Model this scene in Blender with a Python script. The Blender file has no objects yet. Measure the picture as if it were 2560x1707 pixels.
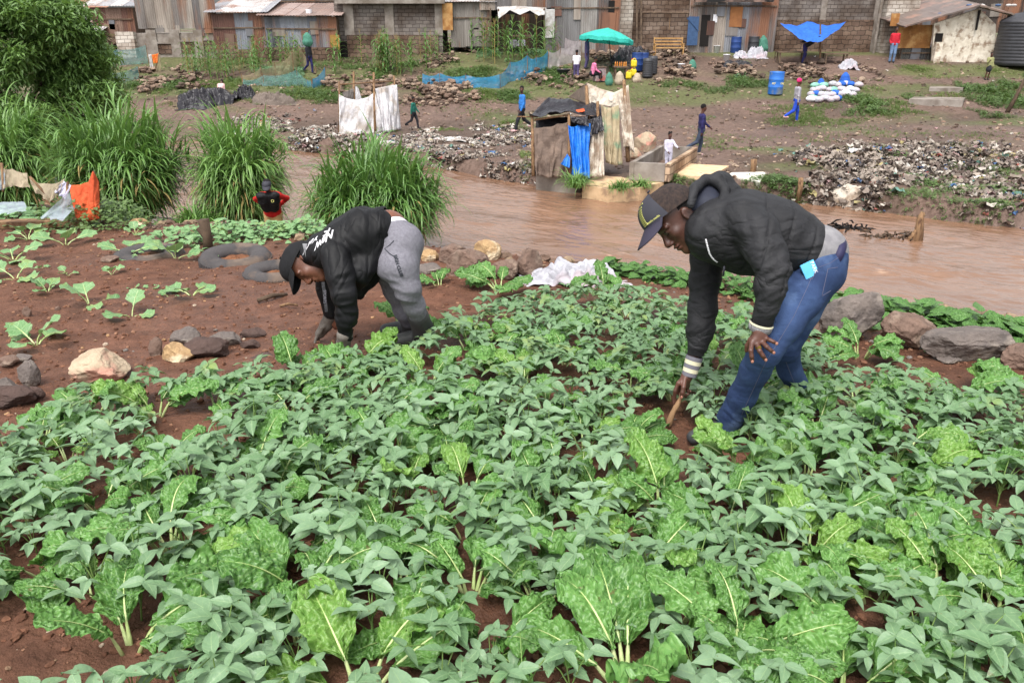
import bpy, math, random
import numpy as np
from mathutils import Vector, Matrix
from mathutils.bvhtree import BVHTree
random.seed(7); rs = np.random.RandomState(7)
S = bpy.context.scene
# ------------------------------------------------------------------ camera
PITCH = math.radians(22); FPX = 2000.0
cam_d = bpy.data.cameras.new("camera"); cam = bpy.data.objects.new("camera", cam_d)
S.collection.objects.link(cam); S.camera = cam
cam.location = (0, 0, 0); cam.rotation_euler = (math.radians(90) - PITCH, 0, 0)
cam_d.lens = 36 * FPX / 2560; cam_d.clip_start = 0.05; cam_d.clip_end = 2000
# ------------------------------------------------------------------ light
SUN_EL, SUN_AZ = 62, 200      # azimuth the light comes from, degrees clockwise from +Y
w = bpy.data.worlds.new("World"); S.world = w; w.use_nodes = True
nt = w.node_tree; nt.nodes.clear()
wo = nt.nodes.new('ShaderNodeOutputWorld'); bg = nt.nodes.new('ShaderNodeBackground')
sky = nt.nodes.new('ShaderNodeTexSky'); sky.sky_type = 'NISHITA'; sky.sun_disc = False
sky.sun_elevation = math.radians(SUN_EL); sky.sun_rotation = math.radians(SUN_AZ)
sky.air_density = 1.0; sky.dust_density = 4.0; sky.ozone_density = 1.0
hs = nt.nodes.new('ShaderNodeHueSaturation'); hs.inputs['Saturation'].default_value = 0.18
nt.links.new(sky.outputs[0], hs.inputs['Color']); nt.links.new(hs.outputs[0], bg.inputs[0])
bg.inputs[1].default_value = 0.15; nt.links.new(bg.outputs[0], wo.inputs[0])
sd = bpy.data.lights.new("sun", 'SUN'); sun = bpy.data.objects.new("sun", sd); S.collection.objects.link(sun)
sd.energy = 1.25; sd.angle = math.radians(24); sd.color = (1.0, 0.965, 0.91)
_a, _e = math.radians(SUN_AZ), math.radians(SUN_EL)
_dir = Vector((math.sin(_a) * math.cos(_e), math.cos(_a) * math.cos(_e), math.sin(_e)))
sun.rotation_euler = _dir.to_track_quat('Z', 'Y').to_euler()
S.view_settings.view_transform = 'Standard'; S.view_settings.look = 'None'
S.view_settings.gamma = 1; S.view_settings.exposure = 1.07
S.render.engine = 'CYCLES'; S.cycles.max_bounces = 6; S.cycles.use_denoising = True
S.cycles.transparent_max_bounces = 12
# ------------------------------------------------------------------ basic helpers
CT, STH = math.cos(PITCH), math.sin(PITCH)
def at(px, py, d):
    t = (py - 853.5) / FPX
    return np.array([(px - 1280) / FPX * d, d * (CT - t * STH), -d * (STH + t * CT)])
def N(v): v = np.asarray(v, float); return v / (np.linalg.norm(v) + 1e-12)
def srgb(r, g, b):
    f = lambda c: (c / 255 / 12.92) if c <= 10 else ((c / 255 + .055) / 1.055) ** 2.4
    return (f(r), f(g), f(b), 1.0)
def _h(i, j, k):
    n = (i * 374761393 + j * 668265263 + k * 1274126177) & 0xffffffff
    n = ((n ^ (n >> 13)) * 1274126177) & 0xffffffff
    return ((n ^ (n >> 16)) & 0xffff) / 65535.0
def vnoise(x, y, z=0.0):
    x, y, z = np.broadcast_arrays(np.asarray(x, float), np.asarray(y, float), np.asarray(z, float))
    xi, yi, zi = np.floor(x).astype(np.int64), np.floor(y).astype(np.int64), np.floor(z).astype(np.int64)
    fx, fy, fz = x - xi, y - yi, z - zi
    fx, fy, fz = fx*fx*(3-2*fx), fy*fy*(3-2*fy), fz*fz*(3-2*fz)
    r = 0
    for a in (0, 1):
        for b in (0, 1):
            for c in (0, 1):
                r = r + _h(xi+a, yi+b, zi+c) * (fx if a else 1-fx) * (fy if b else 1-fy) * (fz if c else 1-fz)
    return r * 2 - 1
def fbm(x, y, z=0.0, o=4, g=.5):
    r, a, s = 0, 1, 0
    for i in range(o):
        r = r + a * vnoise(x * 2**i + 17.3*i, y * 2**i + 5.1*i, np.asarray(z) * 2**i + 3.7*i); s += a; a *= g
    return r / s
def sstep(a, b, x):
    t = np.clip((x - a) / (b - a), 0, 1); return t * t * (3 - 2 * t)
# ------------------------------------------------------------------ materials
MATS = {}
def mat(name, c1, c2=None, scale=6, rough=.8, bump=0.0, bscale=30, c3=None, s3=1.2, spec=.3, stretch=(1,1,1),
        vcol=False, subsurf=0, trans=0.0, wave=None, alpha=None, detail=6, lo=.35, hi=.65, sheen=0, metal=0, coat=0, bdist=.01, wrk=None):
    m = bpy.data.materials.new(name); m.use_nodes = True; MATS[name] = m
    t = m.node_tree; nd = t.nodes; L = t.links
    p = nd['Principled BSDF']; out = nd['Material Output']
    tc = nd.new('ShaderNodeTexCoord'); mp = nd.new('ShaderNodeMapping'); mp.inputs['Scale'].default_value = stretch
    L.new(tc.outputs['Object'], mp.inputs[0]); co = mp.outputs[0]
    def noise(sc, dt=detail):
        n = nd.new('ShaderNodeTexNoise'); n.inputs['Scale'].default_value = sc; n.inputs['Detail'].default_value = dt
        n.inputs['Roughness'].default_value = .6; L.new(co, n.inputs['Vector']); return n.outputs['Fac']
    def mr(s, a, b):
        r = nd.new('ShaderNodeMapRange'); r.inputs[1].default_value = a; r.inputs[2].default_value = b; L.new(s, r.inputs[0]); return r.outputs[0]
    def mix(f, a, b, bt='MIX'):
        x = nd.new('ShaderNodeMix'); x.data_type = 'RGBA'; x.blend_type = bt
        for s, v in ((x.inputs[0], f), (x.inputs[6], a), (x.inputs[7], b)):
            if hasattr(v, 'is_linked'): L.new(v, s)
            else: s.default_value = v
        return x.outputs[2]
    def c4(c): return tuple(c) if len(c) == 4 else tuple(c) + (1.0,)
    if vcol:
        a = nd.new('ShaderNodeAttribute'); a.attribute_name = 'Col'; col = a.outputs['Color']
        if c2 is not None: col = mix(mr(noise(scale), lo, hi), col, mix(1.0, col, c4(c2), 'MULTIPLY'))
    else:
        col = c4(c1)
        if c2 is not None: col = mix(mr(noise(scale), lo, hi), c4(c1), c4(c2))
    if c3 is not None: col = mix(mr(noise(s3), .5, .62), col, c4(c3))
    if hasattr(col, 'is_linked'): L.new(col, p.inputs['Base Color'])
    else: p.inputs['Base Color'].default_value = col
    p.inputs['Roughness'].default_value = rough; p.inputs['Specular IOR Level'].default_value = spec
    p.inputs['Metallic'].default_value = metal
    if sheen: p.inputs['Sheen Weight'].default_value = sheen
    if coat: p.inputs['Coat Weight'].default_value = coat; p.inputs['Coat Roughness'].default_value = .15
    hgt = None
    if wave:
        wv = nd.new('ShaderNodeTexWave'); wv.wave_type = 'BANDS'; wv.bands_direction = wave[0]; wv.inputs['Scale'].default_value = wave[1]
        wv.inputs['Distortion'].default_value = wave[2]; L.new(co, wv.inputs['Vector']); hgt = wv.outputs['Fac']
        b0 = nd.new('ShaderNodeBump'); b0.inputs['Strength'].default_value = wave[3]; b0.inputs['Distance'].default_value = .02
        L.new(hgt, b0.inputs['Height']); L.new(b0.outputs[0], p.inputs['Normal'])
    if bump:
        b = nd.new('ShaderNodeBump'); b.inputs['Strength'].default_value = bump; b.inputs['Distance'].default_value = bdist
        L.new(noise(bscale, 5), b.inputs['Height'])
        if wave: L.new(b0.outputs[0], b.inputs['Normal'])
        L.new(b.outputs[0], p.inputs['Normal'])
    if wrk:                                  # creases: (scale, distance, strength, distortion, mapping scale)
        m2 = nd.new('ShaderNodeMapping'); m2.inputs['Scale'].default_value = wrk[4] if len(wrk) > 4 else (1,1,1); m2.inputs['Rotation'].default_value = (.4,.5,.3); L.new(tc.outputs['Object'], m2.inputs[0])
        n = nd.new('ShaderNodeTexNoise'); n.inputs['Scale'].default_value = wrk[0]; n.inputs['Detail'].default_value = 2; n.inputs['Distortion'].default_value = wrk[3]; L.new(m2.outputs[0], n.inputs['Vector'])
        a = nd.new('ShaderNodeMath'); a.operation = 'SUBTRACT'; a.inputs[1].default_value = .5; L.new(n.outputs['Fac'], a.inputs[0]); b1 = nd.new('ShaderNodeMath'); b1.operation = 'ABSOLUTE'; L.new(a.outputs[0], b1.inputs[0])
        p2 = nd.new('ShaderNodeMath'); p2.operation = 'POWER'; p2.inputs[1].default_value = .85; L.new(b1.outputs[0], p2.inputs[0])
        bb = nd.new('ShaderNodeBump'); bb.invert = False; bb.inputs['Strength'].default_value = wrk[2]; bb.inputs['Distance'].default_value = wrk[1]; L.new(p2.outputs[0], bb.inputs['Height'])
        if p.inputs['Normal'].is_linked: L.new(p.inputs['Normal'].links[0].from_socket, bb.inputs['Normal'])
        L.new(bb.outputs[0], p.inputs['Normal'])
    sh = p.outputs[0]
    if trans:
        tr = nd.new('ShaderNodeBsdfTranslucent')
        if hasattr(col, 'is_linked'): L.new(col, tr.inputs[0])
        else: tr.inputs[0].default_value = col
        ms = nd.new('ShaderNodeMixShader'); ms.inputs[0].default_value = trans
        L.new(sh, ms.inputs[1]); L.new(tr.outputs[0], ms.inputs[2]); sh = ms.outputs[0]
    if alpha is not None:
        tp = nd.new('ShaderNodeBsdfTransparent'); ms = nd.new('ShaderNodeMixShader'); ms.inputs[0].default_value = alpha
        L.new(tp.outputs[0], ms.inputs[1]); L.new(sh, ms.inputs[2]); sh = ms.outputs[0]
    L.new(sh, out.inputs[0])
    return m
# ------------------------------------------------------------------ mesh builder
def raw_mesh(name, V, F, mats, fm=None, col=None, smooth=True, uv=None):
    """F: list of (n,k) int arrays"""
    me = bpy.data.meshes.new(name); V = np.asarray(V, np.float32)
    F = [np.asarray(f, np.int32) for f in (F if isinstance(F, list) else [F]) if len(f)]
    me.vertices.add(len(V)); me.vertices.foreach_set('co', V.ravel())
    idx = np.concatenate([f.ravel() for f in F]) if F else np.zeros(0, np.int32)
    tot = np.concatenate([np.full(len(f), f.shape[1], np.int32) for f in F]); st = np.concatenate([[0], np.cumsum(tot)[:-1]]).astype(np.int32)
    me.loops.add(len(idx)); me.loops.foreach_set('vertex_index', idx)
    me.polygons.add(len(tot)); me.polygons.foreach_set('loop_start', st); me.polygons.foreach_set('loop_total', tot)
    if fm is not None: me.polygons.foreach_set('material_index', np.asarray(fm, np.int32))
    me.polygons.foreach_set('use_smooth', np.full(len(tot), smooth, bool))
    for m in (mats if isinstance(mats, (list, tuple)) else [mats]): me.materials.append(m)
    if col is not None:
        a = me.attributes.new('Col', 'FLOAT_COLOR', 'POINT'); c = np.ones((len(V), 4), np.float32); c[:, :3] = np.asarray(col)[:, :3]
        a.data.foreach_set('color', c.ravel())
    if uv is not None:
        l = me.uv_layers.new(name='UVMap'); l.data.foreach_set('uv', np.asarray(uv, np.float32)[idx].ravel())
    me.update(calc_edges=True); me.validate(); return me
def link(name, data, parent=None, loc=None):
    o = bpy.data.objects.new(name, data); S.collection.objects.link(o)
    if parent is not None: o.parent = parent
    if loc is not None: o.location = tuple(loc)
    return o
def tag(o, label=None, cat=None, group=None, kind=None):
    if label: o['label'] = label
    if cat: o['category'] = cat
    if group: o['group'] = group
    if kind: o['kind'] = kind
    return o
def empty(name, loc=(0,0,0), label=None, cat=None, group=None):
    o = bpy.data.objects.new(name, None); S.collection.objects.link(o); o.location = tuple(loc); o.empty_display_size = .1
    return tag(o, label, cat, group)
def copy_tree(o, parent=None):
    c = o.copy(); S.collection.objects.link(c); c.parent = parent
    for ch in list(o.children): copy_tree(ch, c)
    return c
def Rz(a): c, s = math.cos(a), math.sin(a); return np.array([[c,-s,0],[s,c,0],[0,0,1.]])
def Rx(a): c, s = math.cos(a), math.sin(a); return np.array([[1.,0,0],[0,c,-s],[0,s,c]])
def Ry(a): c, s = math.cos(a), math.sin(a); return np.array([[c,0,s],[0,1.,0],[-s,0,c]])
def frame(z, x=None):
    z = N(z); x = N(x) if x is not None else (np.array([1.,0,0]) if abs(z[0]) < .9 else np.array([0,1.,0]))
    x = N(x - z * np.dot(x, z)); return np.stack([x, np.cross(z, x), z], 1)
BOXF = np.array([[0,3,2,1],[4,5,6,7],[0,1,5,4],[1,2,6,5],[2,3,7,6],[3,0,4,7]])
class MB:
    def __init__(s): s.V, s.F, s.M, s.C, s.n = [], [], [], [], 0
    def add(s, V, F, m=0, col=(1,1,1)):
        V = np.asarray(V, float); F = F if isinstance(F, list) else [F]
        s.V.append(V); c = np.asarray(col, float)
        s.C.append(np.broadcast_to(c[..., :3], (len(V), 3)) if c.ndim == 1 else c[:, :3])
        for f in F:
            f = np.asarray(f)
            if len(f): s.F.append(f + s.n); s.M.append(np.full(len(f), m) if np.isscalar(m) else np.asarray(m))
        s.n += len(V); return s
    def box(s, c, size, R=None, m=0, col=(1,1,1), taper=1.0, jit=0):
        sx, sy, sz = [q / 2 for q in size]
        V = np.array([[-sx,-sy,-sz],[sx,-sy,-sz],[sx,sy,-sz],[-sx,sy,-sz],[-sx*taper,-sy*taper,sz],[sx*taper,-sy*taper,sz],[sx*taper,sy*taper,sz],[-sx*taper,sy*taper,sz]])
        if jit: V = V + rs.uniform(-jit, jit, V.shape)
        if R is not None: V = V @ np.asarray(R).T
        return s.add(V + np.asarray(c), BOXF, m, col)
    def tube(s, P, r, n=8, m=0, col=(1,1,1), cap=True, flat=1.0, up=None):
        P = np.asarray(P, float); k = len(P); r = np.broadcast_to(np.asarray(r, float), (k,)); T = np.gradient(P, axis=0)
        a = np.linspace(0, 2*math.pi, n, endpoint=False); Vs = []; x = up
        for i in range(k):
            R = frame(T[i], x); x = R[:, 0]
            Vs.append(P[i] + (np.cos(a)[:, None] * R[:, 0] + np.sin(a)[:, None] * R[:, 1] * flat) * r[i])
        V = np.concatenate(Vs); i = np.arange(n); j = (i + 1) % n
        F = [np.concatenate([np.stack([q*n+i, q*n+j, (q+1)*n+j, (q+1)*n+i], 1) for q in range(k-1)])]
        if cap:
            V = np.concatenate([V, [P[0]], [P[-1]]])
            F.append(np.concatenate([np.stack([j, i, np.full(n, k*n)], 1), np.stack([(k-1)*n+i, (k-1)*n+j, np.full(n, k*n+1)], 1)]))
        return s.add(V, F, m, col)
    def sheet(s, fn, nu, nv, m=0, col=(1,1,1), thick=0.0):
        """fn(u,v) arrays -> (..,3)"""
        u, v = np.meshgrid(np.linspace(0,1,nu+1), np.linspace(0,1,nv+1), indexing='ij'); V = fn(u, v).reshape(-1, 3)
        i, j = np.meshgrid(np.arange(nu), np.arange(nv), indexing='ij'); a = (i*(nv+1)+j).ravel()
        F = np.stack([a, a+nv+1, a+nv+2, a+1], 1)
        if callable(col): col = col(u.ravel(), v.ravel())
        if thick:
            G = V.reshape(nu+1, nv+1, 3); nx = np.cross(np.gradient(G, axis=0), np.gradient(G, axis=1)); nx /= (np.linalg.norm(nx, axis=2, keepdims=True)+1e-9)
            V2 = (G - nx * thick).reshape(-1, 3); n0 = len(V); V = np.concatenate([V, V2]); F2 = F[:, ::-1] + n0
            e = []
            b = [(q*(nv+1)) for q in range(nu+1)]; t_ = [q*(nv+1)+nv for q in range(nu+1)]; l = list(range(nv+1)); r_ = [nu*(nv+1)+q for q in range(nv+1)]
            for E, fl in ((b, 0), (t_, 1), (l, 1), (r_, 0)):
                for p, q in zip(E[:-1], E[1:]): e.append([p, q, q+n0, p+n0] if fl else [q, p, p+n0, q+n0])
            F = np.concatenate([F, F2, np.array(e)]); c = np.asarray(col, float)
            if c.ndim == 2: col = np.concatenate([c, c])
        return s.add(V, F, m, col)
    def lathe(s, prof, c=(0,0,0), n=20, R=None, m=0, col=(1,1,1)):
        prof = np.asarray(prof, float); a = np.linspace(0, 2*math.pi, n, endpoint=False); k = len(prof)
        V = np.concatenate([np.stack([np.cos(a)*r, np.sin(a)*r, np.full(n, z)], 1) for r, z in prof])
        if R is not None: V = V @ np.asarray(R).T
        i = np.arange(n); j = (i+1) % n
        return s.add(V + np.asarray(c), np.concatenate([np.stack([q*n+i, q*n+j, (q+1)*n+j, (q+1)*n+i], 1) for q in range(k-1)]), m, col)
    def build(s, name, mats, parent=None, smooth=False, vcol=False, loc=None):
        if not s.V: return None
        V = np.concatenate(s.V)
        if loc is not None: V = V - np.asarray(loc)
        by = {}
        for f, m in zip(s.F, s.M): by.setdefault(f.shape[1], [[], []]); by[f.shape[1]][0].append(f); by[f.shape[1]][1].append(m)
        F = [np.concatenate(v[0]) for v in by.values()]; fm = np.concatenate([np.concatenate(v[1]) for v in by.values()])
        me = raw_mesh(name, V, F, mats, fm, np.concatenate(s.C) if vcol else None, smooth)
        return link(name, me, parent, loc)
# icosphere-ish sphere grid for rocks
def ico(sub):
    t = (1+5**.5)/2; V = [N(v) for v in [(-1,t,0),(1,t,0),(-1,-t,0),(1,-t,0),(0,-1,t),(0,1,t),(0,-1,-t),(0,1,-t),(t,0,-1),(t,0,1),(-t,0,-1),(-t,0,1)]]
    F = [(0,11,5),(0,5,1),(0,1,7),(0,7,10),(0,10,11),(1,5,9),(5,11,4),(11,10,2),(10,7,6),(7,1,8),(3,9,4),(3,4,2),(3,2,6),(3,6,8),(3,8,9),(4,9,5),(2,4,11),(6,2,10),(8,6,7),(9,8,1)]
    for _ in range(sub):
        mid, nf = {}, []
        def g(a, b):
            k = (min(a,b), max(a,b))
            if k not in mid: mid[k] = len(V); V.append(N(V[a]+V[b]))
            return mid[k]
        for a, b, c in F:
            x, y, z = g(a,b), g(b,c), g(c,a); nf += [(a,x,z),(b,y,x),(c,z,y),(x,y,z)]
        F = nf
    return np.array(V), np.array(F)
ICO = {k: ico(k) for k in range(5)}
def rock_verts(size, seed, sub=3, facets=9, rough=.05):
    r = np.random.RandomState(seed); V, F = ICO[sub]; D = r.normal(size=(facets, 3)); D /= np.linalg.norm(D, axis=1)[:, None]; h = r.uniform(.55, .9, facets)
    P = V.copy(); 
    for d, q in zip(D, h):
        s = P @ d; P = P - np.where(s > q, s - q, 0)[:, None] * d * .97
    n = fbm(V[:,0]*2.2+seed, V[:,1]*2.2, V[:,2]*2.2, 5, .55); n2 = fbm(V[:,0]*6+seed, V[:,1]*6, V[:,2]*6, 3); P = P * (1 + n[:, None] * rough * 3.2 + n2[:,None]*rough*1.1)
    return P * (np.asarray(size) / 2), F
# ------------------------------------------------------------------ implicit surfaces (for bodies and clothes)
class SDF:
    def __init__(s, vox): s.v, s.p = vox, []
    def cap(s, a, b, ra, rb=None, k=.02, sub=False): s.p.append(('c', np.asarray(a,float), np.asarray(b,float), ra, ra if rb is None else rb, k, sub)); return s
    def chain(s, P, r, k=.02):
        for i in range(len(P)-1): s.cap(P[i], P[i+1], r[i], r[i+1], k)
        return s
    def ell(s, c, r, R=None, k=.02, sub=False): s.p.append(('e', np.asarray(c,float), np.asarray(r,float), np.eye(3) if R is None else np.asarray(R,float), 0, k, sub)); return s
    def mesh(s, smooth=1, disp=None):
        v = s.v; lo, hi = [], []
        for p in s.p:
            if p[-1]: continue
            if p[0] == 'c': m = max(p[3], p[4]); lo.append(np.minimum(p[1], p[2]) - m); hi.append(np.maximum(p[1], p[2]) + m)
            else: m = max(p[2]); lo.append(p[1]-m); hi.append(p[1]+m)
        lo = np.min(lo, 0) - 4*v; hi = np.max(hi, 0) + 4*v; n = np.ceil((hi-lo)/v).astype(int) + 1
        f = np.full(n, .5, np.float32); ax = [lo[i] + v*np.arange(n[i]) for i in range(3)]
        for p in s.p:
            k = p[-2]; mg = k + 3*v
            if p[0] == 'c': m = max(p[3], p[4]); a, b = np.minimum(p[1], p[2]) - m - mg, np.maximum(p[1], p[2]) + m + mg
            else: m = max(p[2]); a, b = p[1]-m-mg, p[1]+m+mg
            ia = np.clip(((a-lo)/v).astype(int), 0, n); ib = np.clip(np.ceil((b-lo)/v).astype(int)+1, 0, n)
            if (ib <= ia).any(): continue
            X = ax[0][ia[0]:ib[0], None, None]; Y = ax[1][None, ia[1]:ib[1], None]; Z = ax[2][None, None, ia[2]:ib[2]]
            if p[0] == 'c':
                ba = p[2]-p[1]; L2 = (ba@ba) + 1e-12
                h = np.clip(((X-p[1][0])*ba[0] + (Y-p[1][1])*ba[1] + (Z-p[1][2])*ba[2]) / L2, 0, 1)
                d = np.sqrt((X-p[1][0]-h*ba[0])**2 + (Y-p[1][1]-h*ba[1])**2 + (Z-p[1][2]-h*ba[2])**2) - (p[3] + (p[4]-p[3])*h)
            else:
                x, y, z = X-p[1][0], Y-p[1][1], Z-p[1][2]; R = p[3]; q = [(x*R[0,i]+y*R[1,i]+z*R[2,i]) for i in range(3)]
                k0 = np.sqrt(sum((q[i]/p[2][i])**2 for i in range(3))); k1 = np.sqrt(sum((q[i]/p[2][i]**2)**2 for i in range(3))) + 1e-9
                d = k0*(k0-1)/k1
            sl = (slice(ia[0],ib[0]), slice(ia[1],ib[1]), slice(ia[2],ib[2])); g = f[sl]
            if p[-1]: h = np.maximum(k-np.abs(g+d), 0)/k; f[sl] = np.maximum(g, -d) + h*h*k/4
            else: h = np.maximum(k-np.abs(g-d), 0)/k; f[sl] = np.minimum(g, d) - h*h*k/4
        ins = f < 0; c = np.zeros(np.array(f.shape)-1, int)
        for a in (0,1):
            for b in (0,1):
                for d in (0,1): c += ins[a:f.shape[0]-1+a, b:f.shape[1]-1+b, d:f.shape[2]-1+d]
        act = np.nonzero((c > 0) & (c < 8)); I = np.stack(act, 1); idm = np.full(c.shape, -1, np.int64); idm[act] = np.arange(len(I))
        sm = np.zeros((len(I), 3)); cn = np.zeros(len(I))
        cr = [(a,b,d) for a in (0,1) for b in (0,1) for d in (0,1)]
        for p in cr:
            for axx in range(3):
                if p[axx]: continue
                q = list(p); q[axx] = 1
                fa = f[I[:,0]+p[0], I[:,1]+p[1], I[:,2]+p[2]]; fb = f[I[:,0]+q[0], I[:,1]+q[1], I[:,2]+q[2]]
                m = (fa < 0) != (fb < 0); t = np.where(m, fa/(fa-fb+1e-12), 0); e = np.zeros((len(I),3)) + np.array(p); e[:, axx] = t
                sm += e*m[:,None]; cn += m
        V = lo + (I + sm/cn[:,None]) * v
        F = []
        for axx in range(3):
            a0 = [slice(None)]*3; a1 = [slice(None)]*3; a0[axx] = slice(0,-1); a1[axx] = slice(1,None)
            ch = ins[tuple(a0)] != ins[tuple(a1)]; J = np.stack(np.nonzero(ch), 1); o1, o2 = (axx+1)%3, (axx+2)%3
            J = J[(J[:,o1] > 0) & (J[:,o2] > 0) & (J[:,o1] < f.shape[o1]-1) & (J[:,o2] < f.shape[o2]-1)]
            def gi(d1, d2): K = J.copy(); K[:,o1] -= d1; K[:,o2] -= d2; return idm[K[:,0],K[:,1],K[:,2]]
            q = np.stack([gi(1,1), gi(0,1), gi(0,0), gi(1,0)], 1); fl = ins[J[:,0],J[:,1],J[:,2]]; q[~fl] = q[~fl][:, ::-1]; F.append(q)
        F = np.concatenate(F)
        F = F[(F >= 0).all(1)]
        E = np.concatenate([F[:, [0,1]], F[:, [1,2]], F[:, [2,3]], F[:, [3,0]]])
        for _ in range(smooth):
            A = np.zeros_like(V); cnt = np.zeros(len(V)); np.add.at(A, E[:,0], V[E[:,1]]); np.add.at(A, E[:,1], V[E[:,0]]); np.add.at(cnt, E[:,0], 1); np.add.at(cnt, E[:,1], 1)
            V = V*.4 + .6*A/np.maximum(cnt,1)[:,None]
        if disp is not None:
            nr = vnormals(V, F); V = V + nr * disp(V, nr)[:, None]
        return V, F
def vnormals(V, F):
    a = np.cross(V[F[:,2]]-V[F[:,0]], V[F[:,3 if F.shape[1] > 3 else 1]]-V[F[:,1 if F.shape[1] > 3 else 0]])
    n = np.zeros_like(V)
    for i in range(F.shape[1]): np.add.at(n, F[:,i], a)
    return n/(np.linalg.norm(n, axis=1, keepdims=True)+1e-12)
def folds(V, d, amp, scale, seed=0, along=.25, ridge=True):
    """wrinkles running across direction d"""
    R = frame(d); q = V @ R
    n = fbm(q[:,0]*scale*along+seed, q[:,1]*scale*along, q[:,2]*scale + .6*vnoise(q[:,0]*scale*.5, q[:,1]*scale*.5, seed), 2)
    return amp*((1-2*np.abs(n))-.6 if ridge else n)
# ------------------------------------------------------------------ terrain
E_G = np.array([(-60,16),(-14,12),(-6,9.2),(-2.7,8.4),(-.5,7.3),(1.2,6.4),(2.8,5.35),(4.5,4.6),(8,3.2),(30,-4)], float)
E_N = np.array([(-60,22),(-16,21.5),(-9.5,19.5),(-3.5,17.2),(-1.2,15.4),(1.6,13.3),(6.9,10.3),(14,6.5),(40,-6)], float)
E_F = np.array([(-60,33),(-18,32.5),(-12.7,32.8),(-7.1,29.8),(-2.4,26.2),(1.2,23),(4,22.4),(8.6,20.6),(12.1,18.2),(20,14),(50,3)], float)
WZ = -4.6
PR = np.array([(0,-4.2),(34.5,-4.15),(38,-3.7),(40,-3.35),(43,-2.92),(45.5,-2.3),(47.5,-1.95),(49,-1.8),(62,-1.7),(160,0)], float)
def H(x, y, fine=True):
    x, y = np.broadcast_arrays(np.asarray(x,float), np.asarray(y,float))
    ye = np.interp(x, *E_G.T) + .15*fbm(x*.9, y*0+3, 0, 2); yn = np.interp(x, *E_N.T) + .4*fbm(x*.5, 2, 0, 2); yf = np.interp(x, *E_F.T) + .35*fbm(x*.8, 9, 0, 3)
    g = -1.70 - .06*(y-1.7)
    low = -4.15 - .25*sstep(yn-2, yn, y)
    z = g + (low-g)*sstep(ye+.05, ye+1.7, y)
    z = z + (-5.2-z)*sstep(yn-.5, yn+.5, y)
    far = np.interp(y, *PR.T) 
    far = far + .10*fbm(x*.25, y*.25, 0, 3)*sstep(36, 40, y)
    far = far - .33*sstep(-3,-9,x)*sstep(43,47.5,y)
    far = far + .9*sstep(3, 12, x-6)*sstep(30, 36, y)*sstep(46,40,y)*.25
    z = z + (far - z)*sstep(yf-.25, yf+.45, y)
    if fine:
        gm = (y < ye+.3)
        z = z + np.where(gm, .035*fbm(x*2.2, y*2.2, 0, 3) + .036*np.abs(fbm(x*8, y*8, 1.3, 3)), .05*fbm(x*.8, y*.8, 0, 3) + .035*fbm(x*4, y*4, 0, 3))
    return z
def gp(px, py, z=None):
    """point where the view ray of a pixel meets the ground (or the height z)"""
    d0 = at(px, py, 1.0)
    if z is not None: return d0 * (z / d0[2])
    t = np.arange(1.0, 80, .02); P = d0[None]*t[:, None]; b = P[:,2] < H(P[:,0], P[:,1], False)
    i = np.argmax(b) if b.any() else len(t)-1
    return np.array([P[i,0], P[i,1], float(H(P[i,0], P[i,1], False))])
def depth(p): return p[1]*CT - p[2]*STH
def ppm(p): return FPX/depth(p)
def build_terrain():
    ys = [-3.0]
    y = -3.0
    while y < 170:
        ys.append(y := y + max(.035, .0085*max(y, 0)) if y < 60 else y + 4)
    ys = np.array(ys); us = np.linspace(-1, 1, 420); us = np.sign(us)*np.abs(us)**1.25
    U, Y = np.meshgrid(us, ys); X = U*(Y.clip(0)*1.15 + 6); Z = H(X, Y)
    nr, nc = X.shape; V = np.stack([X, Y, Z], -1).reshape(-1,3)
    i, j = np.meshgrid(np.arange(nr-1), np.arange(nc-1), indexing='ij'); a = (i*nc+j).ravel()
    F = np.stack([a, a+1, a+nc+1, a+nc], 1)
    x, y = X.ravel(), Y.ravel()
    ye = np.interp(x, *E_G.T)
    soil = np.array(srgb(102,70,54)[:3]); mud = np.array(srgb(116,96,86)[:3]); dark = np.array(srgb(96,80,70)[:3])
    c = np.where((y < ye+1.0)[:,None], soil, mud)
    n = fbm(x*.35, y*.35, 4, 4)
    c = np.where((y >= ye+1.0)[:,None], mud + (dark-mud)*sstep(-.1,.35,n)[:,None], c)
    # paler trodden soil of the seed bed, darker moist soil under the crop
    n2 = fbm(x*1.3, y*1.3, 2, 3); c = c*(1+.16*n2[:,None])
    bed = sstep(.3,-.6, x - (-.6 + (y-4.4)*.45)) * (y < ye+.4)
    c = c*(1 + .12*bed[:,None]); c[:,0] *= 1+.02*bed
    # the grass tint where turf grows on the far side
    tur = sstep(-.1,.3, fbm(x*.22+9, y*.5, 7, 3) + .35*sstep(37,40,y) - .2) * (y > np.interp(x, *E_F.T)+1)
    gr = np.array(srgb(96,104,62)[:3]); c = c + (gr-c)*(tur*.8)[:,None]
    m = mat('earth', (1,1,1), (.55,.52,.5), scale=7, rough=.92, bump=.9, bscale=26, vcol=True, spec=.25, detail=9, bdist=.03)
    nd = m.node_tree.nodes; L = m.node_tree.links; p = nd['Principled BSDF']
    g = nd.new('ShaderNodeTexNoise'); g.inputs['Scale'].default_value = .35; g.inputs['Detail'].default_value = 5
    tcn = [q for q in nd if q.type == 'TEX_COORD'][0]; L.new(tcn.outputs['Object'], g.inputs['Vector'])
    r = nd.new('ShaderNodeMapRange'); r.inputs[1].default_value = .42; r.inputs[2].default_value = .62; r.inputs[3].default_value = .5; r.inputs[4].default_value = .95
    L.new(g.outputs['Fac'], r.inputs[0]); L.new(r.outputs[0], p.inputs['Roughness'])
    me = raw_mesh('ground', V, F, m, col=np.clip(c, 0, 1)); tag(link('ground', me), kind='structure')
build_terrain()
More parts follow.
